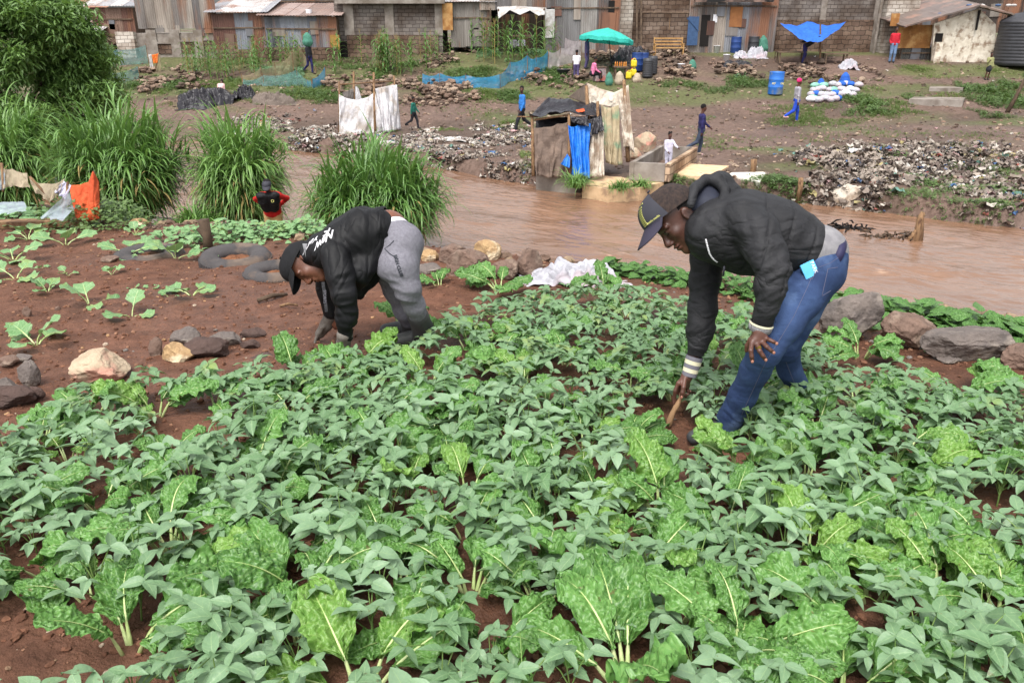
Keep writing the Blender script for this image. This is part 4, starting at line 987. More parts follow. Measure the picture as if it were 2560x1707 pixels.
    t = MB(); n = 14; ts = np.linspace(0,1,n); rr = .013+.0035*vnoise(ts*9, 2, 0); Q = [a+(b_-a)*q + np.array([.004*math.sin(q*7),0,0]) for q in ts]; t.tube(np.array(Q)-b_, rr*np.linspace(.85,1.05,n), 9); t.build('shaft', M_WOOD, sk, smooth=True)
right_man()
# ------------------------------------------------------------------ left worker
def left_man():
    P = at; foot = gp(1085, 885); root = empty('person', foot, 'man in black windbreaker, grey sweatpants and gumboots stooping with both hands in the leaves', 'person')
    j = SDF(.008)
    for dd in (-.10, 0, .10):
        e = 0 if dd else .012
        j.chain([P(946,575,4.6+dd), P(912,582,4.6+dd), P(865,608,4.6+dd), P(815,630,4.6+dd)], [.112+e,.128+e,.122+e,.096+e], .04)
    j.chain([P(935,640,4.62), P(915,690,4.65), P(898,735,4.66)], [.085,.06,.03], .06)
    j.chain([P(945,620,4.5), P(900,680,4.45), P(885,720,4.5)], [.07,.06,.04], .05)
    j.chain([P(838,640,4.40), P(850,690,4.36), P(860,735,4.36), P(866,790,4.41), P(862,838,4.46)], [.080,.073,.067,.060,.046], .02)
    j.chain([P(815,650,4.75), P(822,720,4.80), P(830,780,4.85)], [.08,.07,.052], .03)
    j.chain([P(800,625,4.55), P(778,634,4.55)], [.085,.07], .03)
    el = P(860,740,4.36)
    def disp(V, nr):
        d = folds(V, ex*.9+eu*.3, .014, 9, 4, .3) + .004*fbm(V[:,0]*10, V[:,1]*10, V[:,2]*10, 3)
        for c, w, a, dr, sc in ((el,.14,.016,[.2,0,1],18), (P(864,810,4.42),.1,.016,[.1,0,1],24), (P(915,560,4.45),.14,.018,[1,0,.35],13)):
            ww = np.exp(-(np.linalg.norm(V-c, axis=1)/w)**2); d = d*(1-ww*.5) + ww*folds(V, dr, a, sc, c[2], .25)
        ax = N(P(946,572,4.6)-P(815,628,4.6)); t = (V-P(946,572,4.6)) @ ax
        return d
    jk = sdf_obj('jacket', j, M_BLK2, root, 1, disp); bj = bvh_of(jk)
    M_SC = M_WHITE
    # the back print runs down the back; read upside down from the camera
    nb = N(-ed*.55 + eu*.83); rt = N(-(ex*.95 + eu*.28)); rt = N(rt - nb*np.dot(rt, nb)); up = np.cross(nb, rt)
    def script(txt, px, py, size, rot=0):
        hh = bj.ray_cast(Vector((0,0,0)), Vector(N(at(px, py, 1))), 10)
        if hh[0] is None: return
        q = np.array(hh[0]); rr = N(rt*math.cos(rot)+up*math.sin(rot)); uu = np.cross(nb, rr); put_text('lettering', txt, size, q, rr, uu, M_SC, jk, bj, .3, .0012)
    script('New', 812, 600, .056, .0); script('York', 778, 606, .048, -.2)
    b = MB(); 
    hh = bj.ray_cast(Vector((0,0,0)), Vector(N(at(818, 584, 1))), 10)
    if hh[0] is not None:
        q0 = np.array(hh[0]) - foot
        for k, (dx, dy, l, ro) in enumerate(((0,0,.035,.9),(-.01,-.012,.028,.6),(.012,.016,.022,1.2),(-.006,.006,.02,.2))):
            b.box(q0 + ex*dx + eu*dy - ed*.004 + eu*.004, (l,.007,.003), np.stack([N(ex*math.cos(ro)+eu*math.sin(ro)), N(eu*math.cos(ro)-ex*math.sin(ro)), -ed], 1))
        b.build('bird_print', M_SC, jk)
    hem = MB(); ax = N(P(950,572,4.6)-P(915,580,4.6)); pr = N(eu-ax*np.dot(eu,ax)); th = np.linspace(0,2*np.pi,40); c = P(968,576,4.6)-foot; V = []
    for t in th: n_ = pr*np.cos(t)*.138 + ed*np.sin(t)*.225; V += [c-ax*.025+n_*1.0, c+ax*.022+n_*.97, c+ax*.022+n_*.9]
    i = np.arange(39); hem.add(V, np.concatenate([np.stack([i*3+k,(i+1)*3+k,(i+1)*3+k+1,i*3+k+1],1) for k in (0,1)])); hem.build('hem_band', M_BLK2, jk, smooth=True)
    zp = MB(); q = P(828,765,4.3)-foot; zp.box(P(812,742,4.5)-foot, (.018,.006,.17), frame(N(ex*-.12+eu), ex)); zp.build('zip_flap', M_BLK, jk)
    put_text('lettering', 'SPORTS', .022, P(812,742,4.494), -eu, ex, M_GREYK, jk)
    # sweatpants
    g = SDF(.008)
    for dd in (-.085, 0, .085): g.cap(P(985,590,4.6+dd), P(1004,608,4.6+dd), .105, .118, .04)
    g.chain([P(1004,612,4.53), P(1000,668,4.48), P(1018,720,4.50), P(1036,765,4.60), P(1049,800,4.70)], [.118,.100,.073,.058,.050], .035)
    g.chain([P(1000,615,4.70), P(978,670,4.74), P(992,722,4.80), P(1012,775,4.88), P(1022,800,4.95)], [.115,.10,.078,.062,.054], .04)
    g.cap(P(962,655,4.5), P(958,680,4.5), .05, .03, .06)
    def dj(V, nr):
        d = .003*fbm(V[:,0]*10, V[:,1]*10, V[:,2]*10, 3)
        for c, w, a, dr, sc in ((P(1010,725,4.48),.11,.009,[.3,0,1],20), (P(980,600,4.4),.1,.006,[1,0,.6],14), (P(1045,785,4.6),.09,.008,[-.2,0,1],24)):
            ww = np.exp(-(np.linalg.norm(V-c, axis=1)/w)**2); d = d + ww*folds(V, dr, a, sc, c[0], .2)
        return d
    pa = sdf_obj('sweatpants', g, M_SWEAT, root, 1, dj); bp = bvh_of(pa); M_PR = mat('dark print', srgb(52,54,60), rough=.9)
    hh = bp.ray_cast(Vector((0,0,0)), Vector(N(at(995, 664, 1))), 10); q = np.array(hh[0]) if hh[0] is not None else P(995,664,4.4)
    put_text('lettering', 'EIGH CLUB', .025, q, N(-eu*.95+ex*.3), N(ex*.95+eu*.3), M_PR, pa, bp, 0, .001)
    Q = []
    for x, y in ((985,602),(975,612),(962,622),(975,635),(990,645),(996,648)):
        hh = bp.ray_cast(Vector((0,0,0)), Vector(N(at(x, y, 1))), 10)
        if hh[0] is not None: Q.append(np.array(hh[0])-foot-ed*.001)
    if len(Q) > 2: b = MB(); b.tube(Q, .003, 5); b.build('pocket_edge', M_PR, pa, smooth=True)
    wb = SDF(.008)
    for dd in (-.075,0,.075): wb.cap(P(982,584,4.6+dd), P(992,596,4.6+dd), .104, .112, .04)
    sdf_obj('underwear', wb, M_WHITE, root)
    bt = SDF(.008); bt.chain([P(1046,790,4.69), P(1058,825,4.80), P(1070,862,4.93), P(1066,885,4.95)], [.064,.060,.056,.055], .03); e = P(1066,880,4.95); e[2] = float(H(e[0],e[1]))+.05; bt.chain([e, e+[-.17,-.08,-.01]], [.052,.042], .03)
    sdf_obj('boot', bt, M_BOOT, root, 1, lambda V, n: .004*fbm(V[:,0]*12, V[:,1]*12, V[:,2]*18, 2))
    bt = SDF(.008); bt.chain([P(1020,790,4.95), P(1030,825,5.05), P(1036,850,5.15)], [.060,.058,.055], .03); e = P(1036,850,5.15); e[2] = float(H(e[0],e[1]))+.05; bt.chain([P(1036,850,5.15), e, e+[-.17,-.05,-.01]], [.055,.052,.042], .03); sdf_obj('boot', bt, M_BOOT, root)
    # head and body
    f = N(-.14*ex - .97*eu - .16*ed); u = N(-.985*ex + .15*eu + .0*ed); u = N(u - f*np.dot(u,f)); s_ = np.cross(u, f); s_ = s_ if np.dot(s_, ed) < 0 else -s_; A = np.stack([f, s_, u], 1)
    C = P(763,650,4.5)+ed*.085; (V1, F1), X = head_geo(C, f, u, s_, 1.04, neck=P(812,625,4.6), vox=.0055); body = MB(); body.add(V1-foot, F1)
    t = SDF(.02); t.chain([P(810,625,4.6), P(900,590,4.6), P(975,588,4.6), P(1000,610,4.6)], [.08,.1,.1,.09]); t.cap(P(972,572,4.55), P(985,586,4.55), .108, .104); t.cap(P(972,572,4.65), P(985,586,4.65), .108, .104)
    t.chain([P(845,650,4.45), P(862,740,4.4), P(862,842,4.47)], [.05,.04,.03]); t.chain([P(815,650,4.75), P(822,730,4.8), P(840,815,4.9)], [.05,.04,.03]); V, F = t.mesh(); body.add(V-foot, F)
    bo = body.build('body', M_SKIN2, root, smooth=True)
    hr = SDF(.008); hr.ell(X((-.02,0,.045)), np.array((.088,.079,.078))*1.04, A, .01); V, F = hr.mesh(); link('hair', raw_mesh('hair', V-foot, F, M_HAIR), root)
    cap_geo(root, X, A, 1.04, M_CAPK, M_CAPK, M_CAPK, blen=.075, droop=.45, front_h=.160)
    # gloved hands reaching into the leaves
    for (w0, w1, hnd) in ((P(830,782,4.86), P(816,812,4.9), P(800,834,4.92)), (P(862,838,4.46), P(858,862,4.5), P(846,880,4.52))):
        gl = SDF(.005); gl.chain([w0, w1], [.046,.036], .02); gl.cap(w1, hnd, .036, .030, .02); dv = N(hnd-w1); sd2 = N(np.cross(dv, ed))
        for k in range(4):
            o = (k-1.5)*.019; b0 = hnd + ed*o; finger(gl, [b0, b0+dv*.032+[0,0,-.006], b0+dv*.05+[0,0,-.026], b0+dv*.055+[0,0,-.045]], .0115-.001*abs(k-1.4))
        b0 = w1 - ed*.03; finger(gl, [b0, b0-ed*.018+dv*.03, b0-ed*.02+dv*.05+[0,0,-.012]], .013)
        sdf_obj('glove', gl, M_GLOVE, root)
left_man()

# ------------------------------------------------------------------ people further off
def person(px, py, h, label, top, trs, face=0.0, skin=None, legs=(.0,.0), arms=((.1,0),(.1,0)), shoe=None, hat=None, hatm=None, bend=0.0, sit=False, skirt=None, hairstyle='short', longtop=0.0, head_turn=0.0, loc=None, chest=None, vox=.016, group=None, bare_feet=False, sleeves=True, gloves=None, lower=None, akimbo=False):
    """face: heading of the body, radians, 0 = +X (image right), -pi/2 = towards the camera. legs: swing of left,right. arms: (swing, elbow bend)"""
    p = loc if loc is not None else gp(px, py); k = h/1.75; root = empty('person', p, label, 'person', group); root.rotation_euler = (0,0,face); skin = skin or M_SKIN; vox = vox*max(.7,k)
    v3 = lambda x, y, z: np.array([x, y, z])*k
    hipz = .93 if not sit else .46; R = Ry(bend); piv = np.array([0,0,hipz])
    def T(x, y, z): return (piv + R @ (np.array([x, y, z])-piv))*k
    legj = []
    for sgn, sw in ((1, legs[0]), (-1, legs[1])):
        hp = v3(0, .09*sgn, hipz)
        if sit: kn = v3(.42, .12*sgn, .50); an = v3(.46+sw*.2, .12*sgn, .09)
        else: kn = v3(math.sin(sw)*.44+.03, .095*sgn, hipz-.44*math.cos(sw)); b2 = sw-.18-(.45 if sw < -.1 else 0); an = kn + v3(math.sin(b2)*.42, 0, -.40*math.cos(b2)); 
        legj.append((hp, kn, an))
    dz = -min(l[2][2] for l in legj) + .075*k
    off = np.array([0,0,dz]) 
    legj = [tuple(q+off for q in l) for l in legj]; T0 = T; T = lambda x, y, z: T0(x, y, z) + off
    t = SDF(vox*1.0)
    for sgn in (1,-1):
        t.chain([T(0,.075*sgn,hipz+.02-longtop), T(.0,.08*sgn,hipz+.25), T(-.01,.12*sgn,hipz+.46)], [.105*k,.105*k,.095*k], .05*k)
    t.cap(T(.01,0,hipz+.05), T(0,0,hipz+.45), .11*k, .11*k, .05*k); t.cap(T(-.01,.15,hipz+.50), T(-.01,-.15,hipz+.50), .062*k, .062*k, .05*k)
    armj = []
    for sgn, (sw, el) in ((1, arms[0]), (-1, arms[1])):
        out = .05; sh = T(-.01,.185*sgn,hipz+.48); dv = R @ np.array([math.sin(sw)*math.cos(out), out*sgn*1.6, -math.cos(sw)]); e = sh + N(dv)*.29*k; a2 = sw + el
        dv2 = R @ np.array([math.sin(a2), -.02*sgn, -math.cos(a2)]); wr = e + N(dv2)*.25*k
        if akimbo: e = sh + R @ v3(-.14,.13*sgn,-.20); dv2 = R @ np.array([.15,-.6*sgn,-.5]); wr = e + N(dv2)*.24*k
        armj.append((sh, e, wr, N(dv2)))
        if sleeves: t.chain([sh, e, wr], [.062*k,.05*k,.040*k], .03*k)
        else: t.cap(sh, sh+(e-sh)*.6, .06*k, .056*k, .03*k)
    tp = sdf_local(t, 'top', top, root, lambda V, n: folds(V, [0,.3,1], .008*k, 11/k, px, .4))
    if skirt:
        g = SDF(vox); g.cap(v3(0,0,hipz+.02)+off, v3(.03,0,hipz-.22)+off, .13*k, .19*k, .03); 
        if sit: g = SDF(vox); g.cap(v3(0,0,.48)+off, v3(.40,0,.50)+off, .17*k, .17*k, .03); g.cap(v3(.40,.08,.48)+off, v3(.45,.0,.28)+off, .13*k, .16*k, .03)
        sdf_local(g, 'skirt', skirt, root, lambda V, n: folds(V, [0,1,0], .010*k, 10/k, px, .4))
    elif trs:
        g = SDF(vox)
        for hp, kn, an in legj: g.chain([hp, kn, an + (kn-an)*(.35 if lower == 'short' else .02)], [.105*k,.07*k,.055*k], .035*k)
        g.cap(v3(0,.05,hipz+.05)+off, v3(0,-.05,hipz+.05)+off, .115*k, .115*k, .04*k); sdf_local(g, 'trousers', trs, root, lambda V, n: folds(V, [0,0,1], .006*k, 13/k, px+3, .4))
    s = MB(); b = SDF(vox*.8); hc = T(.02, 0, hipz+.76); HR = R @ Rz(head_turn)
    b.ell(hc+HR@v3(-.01,0,.03), np.array([.098,.078,.10])*k, HR, .02); b.ell(hc+HR@v3(.03,0,-.05), np.array([.065,.058,.075])*k, HR, .03); b.cap(hc+HR@v3(.085,0,.0), hc+HR@v3(.105,0,-.028), .010*k, .014*k, .012)
    b.cap(hc+HR@v3(-.02,0,-.06), T(-.01,0,hipz+.50), .052*k, .06*k, .03)
    for q in (1,-1): b.ell(hc+HR@v3(0,q*.08,-.01), np.array([.018,.010,.03])*k, HR, .008)
    b.cap(hc+HR@v3(.085,-.02,-.062), hc+HR@v3(.085,.02,-.062), .008*k, .008*k, .008); b.cap(T(0,0,hipz+.45), T(0,0,hipz+.1), .09*k, .09*k)
    for i_, (sh, e, wr, dv) in enumerate(armj):
        b.chain([sh, e, wr], [.045*k,.038*k,.028*k], .02); b.cap(wr, wr+dv*.07*k, .032*k, .030*k, .02)
    for hp, kn, an in legj: b.chain([hp, kn, an], [.07*k,.052*k,.035*k], .02)
    V, F = b.mesh(1); s.add(V, F)
    for sgn, (sh, e, wr, dv) in zip((1,-1), armj):
        pal = wr + dv*.075*k; sd_ = N(np.cross(dv, [0,1,0])) 
        for q in range(4): b0 = pal + sd_*(q-1.5)*.017*k; s.tube([b0, b0+dv*.04*k+np.array([0,-.006*sgn,0])*k, b0+dv*(.068-.008*abs(q-1.3))*k+np.array([0,-.02*sgn,0])*k], [.010*k,.009*k,.006*k], 6)
        b0 = wr + dv*.03*k + sd_*.03*k; s.tube([b0, b0+dv*.03*k+sd_*.02*k, b0+dv*.05*k+sd_*.022*k], [.012*k,.010*k,.007*k], 6)
    bo = s.build('body', skin, root, smooth=True)
    g = SDF(vox*.8)
    for hp, kn, an in legj: g.chain([an+v3(-.04,0,-.03), an+v3(.02,0,-.035), an+v3(.15,0,-.05)], [.04*k,.045*k,.032*k], .02)
    sdf_local(g, 'shoes', shoe or M_BLK, root)
    if hat != 'none' :
        g = SDF(vox*.7)
        if hairstyle == 'short': g.ell(hc+HR@v3(-.018,0,.045), np.array([.10,.084,.098])*k, HR, .01)
        elif hairstyle == 'tufts':
            g.ell(hc+HR@v3(-.018,0,.045), np.array([.10,.084,.095])*k, HR, .01)
            for q in ((-.03,.08,.12),(.02,-.07,.13),(-.08,0,.13),(.03,.05,.14)): g.ell(hc+HR@v3(*q), np.array([.035]*3)*k, HR, .02)
        else: g.ell(hc+HR@v3(-.03,0,.05), np.array([.12,.11,.11])*k, HR, .01)
        o = sdf_local(g, 'hair', M_HAIR, root)
    if hat == 'cap':
        X = lambda q: hc + HR @ (np.array(q)*k) + HR @ v3(0,0,-.01)
        cap_local(root, X, HR, k, hatm)
    elif hat == 'beanie':
        g = SDF(vox*.7); g.ell(hc+HR@v3(-.02,0,.06), np.array([.112,.095,.10])*k, HR, .01); sdf_local(g, 'beanie', hatm, root)
    return root
def sdf_local(s, name, m, parent, disp=None):
    V, F = s.mesh(1, disp); return link(name, raw_mesh(name, V, F, m), parent)
def cap_local(root, X, A, sc, m):
    l = root.location.copy(); root.location = (0,0,0); o = cap_geo(root, X, A, sc, m, m, m, seam=False, front_h=.15); root.location = l; return o
PI = math.pi
C_ = lambda n, *c, **k: mat(n, srgb(*c), srgb(*[int(q*.82) for q in c]), scale=7, rough=.85, bump=.3, bscale=30, **k)
M_BLUEJ = C_('blue jacket', 52,124,204); M_RED = C_('red cloth', 206,40,38); M_KHA = C_('khaki cloth', 196,164,112); M_PINK = C_('pink cloth', 226,128,168); M_DKT = C_('black trousers', 40,40,46); M_NV = C_('navy cloth', 44,42,92); M_GRYJ = C_('pale grey jumper', 168,164,172); M_BLT = C_('royal blue cloth', 40,76,190)
M_SHP = C_('pale pink shoe', 224,180,180); M_TEAL = C_('green sleeve', 36,110,96); M_HOT = C_('hot pink knit', 232,50,120); M_PUR = C_('purple print', 90,80,120); M_LAV = C_('pale lilac', 208,204,222); M_REDP = C_('red check', 190,36,52); M_LJ = C_('light denim', 112,136,170); M_GRJ = C_('dark jeans', 62,70,88); M_PTN = C_('striped print', 150,150,104); M_TAN = C_('dusty trousers', 130,110,96)
q = at(690, 600, 16.0); q[2] = -4.45
r1 = person(0, 0, 1.66, 'boy in black cap and black-and-red jacket, hands on hips by the grass', M_RED, M_KHA, -PI/2+.15, akimbo=True, hat='cap', hatm=M_CAPF, bend=.5, loc=q, legs=(.12,-.05), vox=.012)
b = SDF(.012)
for sg in (1,-1): b.chain([np.array([.20,.07*sg,1.10]), np.array([.27,.10*sg,1.28]), np.array([.30,.12*sg,1.38])], [.100,.100,.085], .05)
b.cap([.31,.15,1.38], [.31,-.15,1.38], .07, .07, .05); V, F = b.mesh(1, lambda V, n: folds(V, [0,.5,1], .012, 10, 2, .4)); V = (V - [0,0,.88]) @ Ry(.22).T + [0,0,.88]; link('jacket_yoke', raw_mesh('jacket_yoke', V, F, M_BLK2), r1)
put_text('chest_mark', 'O', .075, (0,0,0), [1,0,0], [0,0,1], M_YEL, None); _o = bpy.data.objects['chest_mark']; _o.parent = r1; _o.location = (.50,.09,1.22); _o.rotation_euler = (0,0,PI/2)
person(1305, 328, 1.70, 'man in bright blue jacket and black trousers walking along the far bank', M_BLUEJ, M_DKT, PI+.3, legs=(.42,-.32), arms=((.1,.3),(.0,.2)), shoe=M_SHP, head_turn=1.1)
person(1036, 322, 1.22, 'child in green and white top with black trousers walking beside the white screen', M_TEAL, M_DKT, -.2, legs=(.30,-.35), arms=((.35,.3),(-.2,.1)))
person(1748, 390, 1.58, 'boy in navy shirt and grey jeans walking behind the concrete tub', M_NV, M_GRJ, .05, legs=(.05,-.42), arms=((.55,.35),(-.1,.1)), shoe=M_SHP)
person(1985, 306, 1.70, 'girl in pink beanie, grey jumper and blue leggings walking on the dirt track', M_GRYJ, M_BLT, .05, legs=(.22,-.35), arms=((.05,.1),(-.05,.1)), shoe=M_SHP, hat='beanie', hatm=M_HOT, longtop=.12)
person(1668, 432, 1.12, 'toddler with tufted hair and white shirt standing inside the concrete tub', M_LAV, M_LAV, -1.2, arms=((.9,.4),(.2,.8)), hairstyle='tufts')
person(1440, 204, 1.46, 'child in white shirt and patterned shorts seen from behind near the parasol', M_WHITE, M_PUR, PI/2, legs=(.08,-.08), lower='short', sleeves=False)
person(1466, 172, 1.60, 'person in dark patterned dress standing beneath the turquoise parasol', M_PUR, M_PUR, -.4, longtop=.3)
person(1480, 206, 1.6, 'woman in pink top and black skirt sitting beneath the turquoise parasol', M_PINK, M_DKT, .2, sit=True, skirt=M_DKT, arms=((.6,.6),(.5,.7)), bend=.2)
person(2228, 158, 1.78, 'man in red checked shirt and light jeans standing by the brown plywood board', M_REDP, M_LJ, -PI/2-.2, arms=((-.2,1.2),(-.2,1.2)))
person(2008, 160, 1.70, 'person in dark jacket and red cap bending over beneath the blue tarpaulin', M_DKT, M_NV, -.6, bend=1.0, arms=((-.6,.3),(-.6,.2)), hat='cap', hatm=M_RED)
person(2466, 200, 1.26, 'child in striped top and dark skirt standing near the black water tank', M_PTN, None, -PI/2, skirt=M_DKT, arms=((.1,.2),(.3,1.8)))
person(776, 184, 1.55, 'person in dark clothes carrying a pale green sack on the head by the tan net', M_DKT, M_NV, -.5, legs=(.15,-.2))
person(553, 246, 1.25, 'person in faded pink top crouching over the black plastic sheet', M_SHP, M_DKT, PI/2, sit=True, skirt=M_DKT, bend=.7, arms=((.3,.2),(.3,.2)), hat='cap', hatm=M_CAPF)
for px, lb_ in ((1284,'person in grey sitting in the dark open shelter, left of the other'),(1304,'person in pale blue sitting in the dark open shelter, right of the other')):
    q = at(px, 100, 47); q[2] = -2.1; person(0,0,1.6, lb_, M_GRYJ if px < 1290 else M_LAV, M_DKT, -PI/2, sit=True, loc=q, arms=((.5,.8),(.5,.8)), vox=.03)
# ================================================================== stones in the garden
def stonemat(n, a, b, c=None): return mat(n, srgb(*a), srgb(*b), scale=5, rough=.9, bump=1.0, bscale=14, wrk=(5,.04,.7,.5), c3=srgb(*c) if c else None, s3=4, detail=10, bdist=.02)
MS_BR = stonemat('brown stone', (118,96,84), (84,68,60), (140,122,108)); MS_GR = stonemat('grey stone', (112,102,96), (80,74,72), (136,126,116)); MS_PALE = stonemat('pale stone', (180,162,138), (150,132,110), (178,128,112)); MS_OCH = stonemat('ochre stone', (178,150,110), (128,98,70), (206,190,160)); MS_DK = stonemat('dark stone', (86,68,62), (62,50,46))
def rock(px0, py0, px1, py1, m, label, seed, flat=1.0, dep=.8, group='boulders edging the garden', rot=None, d=None, sub=4, facets=9):
    c = gp((px0+px1)/2, py1-(py1-py0)*.15) if d is None else at((px0+px1)/2, (py0+py1)/2, d)
    k = ppm(c); w = (px1-px0)/k*1.06; h = (py1-py0)/k*.98
    if d is not None: c[2] = float(H(c[0], c[1], False))
    V, F = rock_verts((w, w*dep, h*1.25*flat), seed, sub, facets, .05); V[:,2] += h*.42
    if rot: V = V @ Rz(rot).T
    o = link('stone', raw_mesh('stone', V, F, m, smooth=False), None, c); return tag(o, label, 'stone', group)
for i, a in enumerate([
    (2040,738,2198,860,MS_GR,'peaked brown-grey boulder standing just right of the blue jeans',1.1,.7),
    (2198,788,2322,878,MS_BR,'broad reddish boulder second from the jeans, behind a chard plant',1.0,.8),
    (2304,815,2512,912,MS_GR,'longest boulder of the right-hand rim, smooth and grey-brown',1.0,.6),
    (2502,872,2640,935,MS_BR,'square-edged stone cut by the right edge of the photo',1.0,.8),
    (2000,788,2062,850,MS_BR,'small reddish stone wedged against the jeans',1.0,.8),
    (1120,636,1224,706,MS_BR,'round brown boulder in front of the river, left of the tall chard',1.05,.8),
    (1095,618,1166,662,MS_BR,'low brown boulder behind the round one near the grass clump',1.0,.8),
    (1183,610,1252,656,MS_OCH,'jagged ochre and cream stone on top of the boulders',1.1,.8),
    (1288,635,1356,702,MS_BR,'rough brown boulder left of the white sack',1.1,.8),
    (1212,650,1300,700,MS_BR,'brown boulder hidden behind the tall chard',1.0,.8),
    (1040,660,1118,690,MS_GR,'flat grey stone beside the grey sweatpants',.8,.8),
    (1050,628,1096,656,MS_OCH,'small rust-coloured stone behind the grey sweatpants',1.0,.8)]):
    rock(*a[:4], a[4], a[5], 10+i*3, flat=a[6], dep=a[7])
for i, a in enumerate([
    (172,880,338,962,MS_PALE,'large pale flat stone with a pinkish stain on the bare soil',.8,.75),
    (462,850,580,900,MS_DK,'two-toned wedge stone at the edge of the crop, left of the gloved hand',1.0,.7),
    (430,826,506,872,MS_GR,'smooth dark grey stone behind the two-toned wedge',1.0,.8),
    (395,862,486,912,MS_OCH,'yellowish lumpy stone between the pale slab and the crop',1.0,.8),
    (374,850,412,896,MS_BR,'upright pinkish stone leaning on the yellowish one',1.2,.6),
    (524,832,602,870,MS_GR,'rounded grey stone right of the smooth dark one',1.0,.8),
    (602,818,668,850,MS_DK,'thin dark shard tilted up near the gloved hand',.8,.5),
    (596,850,650,880,MS_DK,'small dark shard below the tilted one',.9,.6),
    (48,910,104,972,MS_GR,'speckled grey stone with quartz at the left edge',1.1,.7),
    (0,950,52,1000,MS_GR,'grey stone half covered by the dark broken one',1.0,.8),
    (-20,965,92,1016,MS_DK,'dark broken stone at the far left beside the beans',.9,.8),
    (75,965,118,1000,MS_DK,'reddish broken stone touching the dark one',.9,.7),
    (0,885,50,920,MS_BR,'flat slab at the left edge, under a thinner slab',.6,.9),
    (28,886,82,906,MS_GR,'thin slab lying across the left edge slabs',.6,.9),
    (620,885,690,905,MS_DK,'low stone by the glove of the left worker',.8,.8),
    (140,768,156,782,MS_BR,'small reddish pebble by the cupped kale plant',1,.8),
    (60,770,84,798,MS_BR,'half-buried brown stone in the seed bed',1,.8),
    (255,640,300,662,MS_BR,'brown stone leaning on the first tyre',1,.8),
    (320,548,372,572,MS_OCH,'ochre stone at the far rim below the widest grass clump',.8,.8),
    (380,550,402,572,MS_GR,'pointed grey stone at the far rim',1,.8),
    (600,555,640,578,MS_BR,'brown stone at the far rim, left of the boy with the cap',.9,.8),
    (730,560,775,580,MS_OCH,'tan stone at the far rim, right of the boy with the cap',.9,.8),
    (2340,890,2400,912,MS_GR,'flat grey stone on soil under the longest boulder',.7,.8)]):
    rock(*a[:4], a[4], a[5], 60+i*3, flat=a[6], dep=a[7], group='loose stones on the bare soil', sub=3, facets=12)
# ---------------- loose clods, chips and litter on the soil (uncountable)
def scatter(name, n, fn, size, m, label, seed, cols=None, kind='stuff', cat='litter', shape='rock', flat=.6, lift=.0, fine=True):
    r = np.random.RandomState(seed); b = MB(); Vs, Fs, Cs = [], [], []; nv = 0
    pts = fn(r, n); zz = H(pts[:,0], pts[:,1], fine); B, BF = ICO[1] if shape == 'rock' else (None, None)
    for k in range(len(pts)):
        s = size[0] + (size[1]-size[0])*r.uniform(0,1)**2.5; R = Rz(r.uniform(0,6.28)) @ Rx(r.uniform(-.5,.5))
        if shape == 'rock': V = B*(1+r.uniform(-.25,.25,(len(B),1)))*np.array([s, s*r.uniform(.6,1), s*flat*r.uniform(.7,1.1)])*.5; F = BF
        else:
            q = np.linspace(-1,1,4); X, Y = np.meshgrid(q, q); V = np.stack([X*s*.5, Y*s*.5*r.uniform(.3,1), r.uniform(-.28,.28,X.shape)*s*flat*2+s*.1], -1).reshape(-1,3); V[:,:2] += r.uniform(-.12,.12,(16,2))*s
            i, j = np.meshgrid(range(3), range(3), indexing='ij'); a = (i*4+j).ravel(); F = np.stack([a, a+1, a+5, a+4], 1)
        V = V @ R.T + [pts[k,0], pts[k,1], zz[k] + s*.1 + lift*(pts[k,2] if pts.shape[1] > 2 else 0)]
        c = np.array(cols[r.randint(len(cols))] if cols else (1,1,1), float)*r.uniform(.75,1.1)
        Vs.append(V); Fs.append(F+nv); Cs.append(np.tile(c, (len(V),1))); nv += len(V)
    me = raw_mesh(name, np.concatenate(Vs), np.concatenate(Fs), m, col=np.concatenate(Cs), smooth=False); return tag(link(name, me), label, cat, None, kind)
SC = lambda *c: srgb(*c)[:3]
M_CLOD = mat('soil clods', (1,1,1), (.7,.7,.7), scale=30, rough=.95, vcol=True, bump=.4, bscale=80)
M_LIT = mat('plastic litter', (1,1,1), (.75,.72,.7), scale=12, rough=.55, vcol=True, spec=.4)
def soilpts(r, n):
    out = []
    while len(out) < n:
        y = r.uniform(1.2, 9.5)**1.0; x = r.uniform(-.75*y-.6, .75*y+.6)
        if y < np.interp(x, *E_G.T)+.1: out.append((x, y))
    return np.array(out)
scatter('soil_clods', 14000, soilpts, (.005,.038), M_CLOD, 'crumbs and clods of red-brown soil', 3, [SC(112,76,58), SC(98,66,50), SC(126,88,68), SC(140,104,82)], cat='soil')
scatter('gravel', 900, soilpts, (.006,.035), M_CLOD, 'pale gravel chips lying on the soil', 4, [SC(176,158,138), SC(150,120,96), SC(120,112,106), SC(190,150,110)], cat='gravel')
def bank_soil(r, n):
    out = []
    for _ in range(n): x = r.uniform(-7,4.5); out.append((x, np.interp(x, *E_G.T) + r.uniform(-.35,.25)))
    return np.array(out)
scatter('rim_gravel', 700, bank_soil, (.03,.14), M_CLOD, 'small stones packed along the garden rim', 5, [SC(120,98,82), SC(104,84,72), SC(150,128,104)], cat='gravel')
# twig and straw
for x0, y0, x1, y1, lab in ((645,758,718,742,'thick dark twig lying on the bare soil left of the stooping man'),(700,772,746,770,'split pale wood chip on the bare soil'),):
    a, b2 = gp(x0, y0), gp(x1, y1); t = MB(); t.tube([a-a+[0,0,.015], (b2-a)*.5+[0,0,.03], b2-a+[0,0,.015]], [.016,.018,.012] if y0 == 758 else [.01,.012,.006], 7); tag(t.build('twig', M_BARK if y0 == 758 else M_WOOD, smooth=True), lab, 'twig').location = tuple(a)
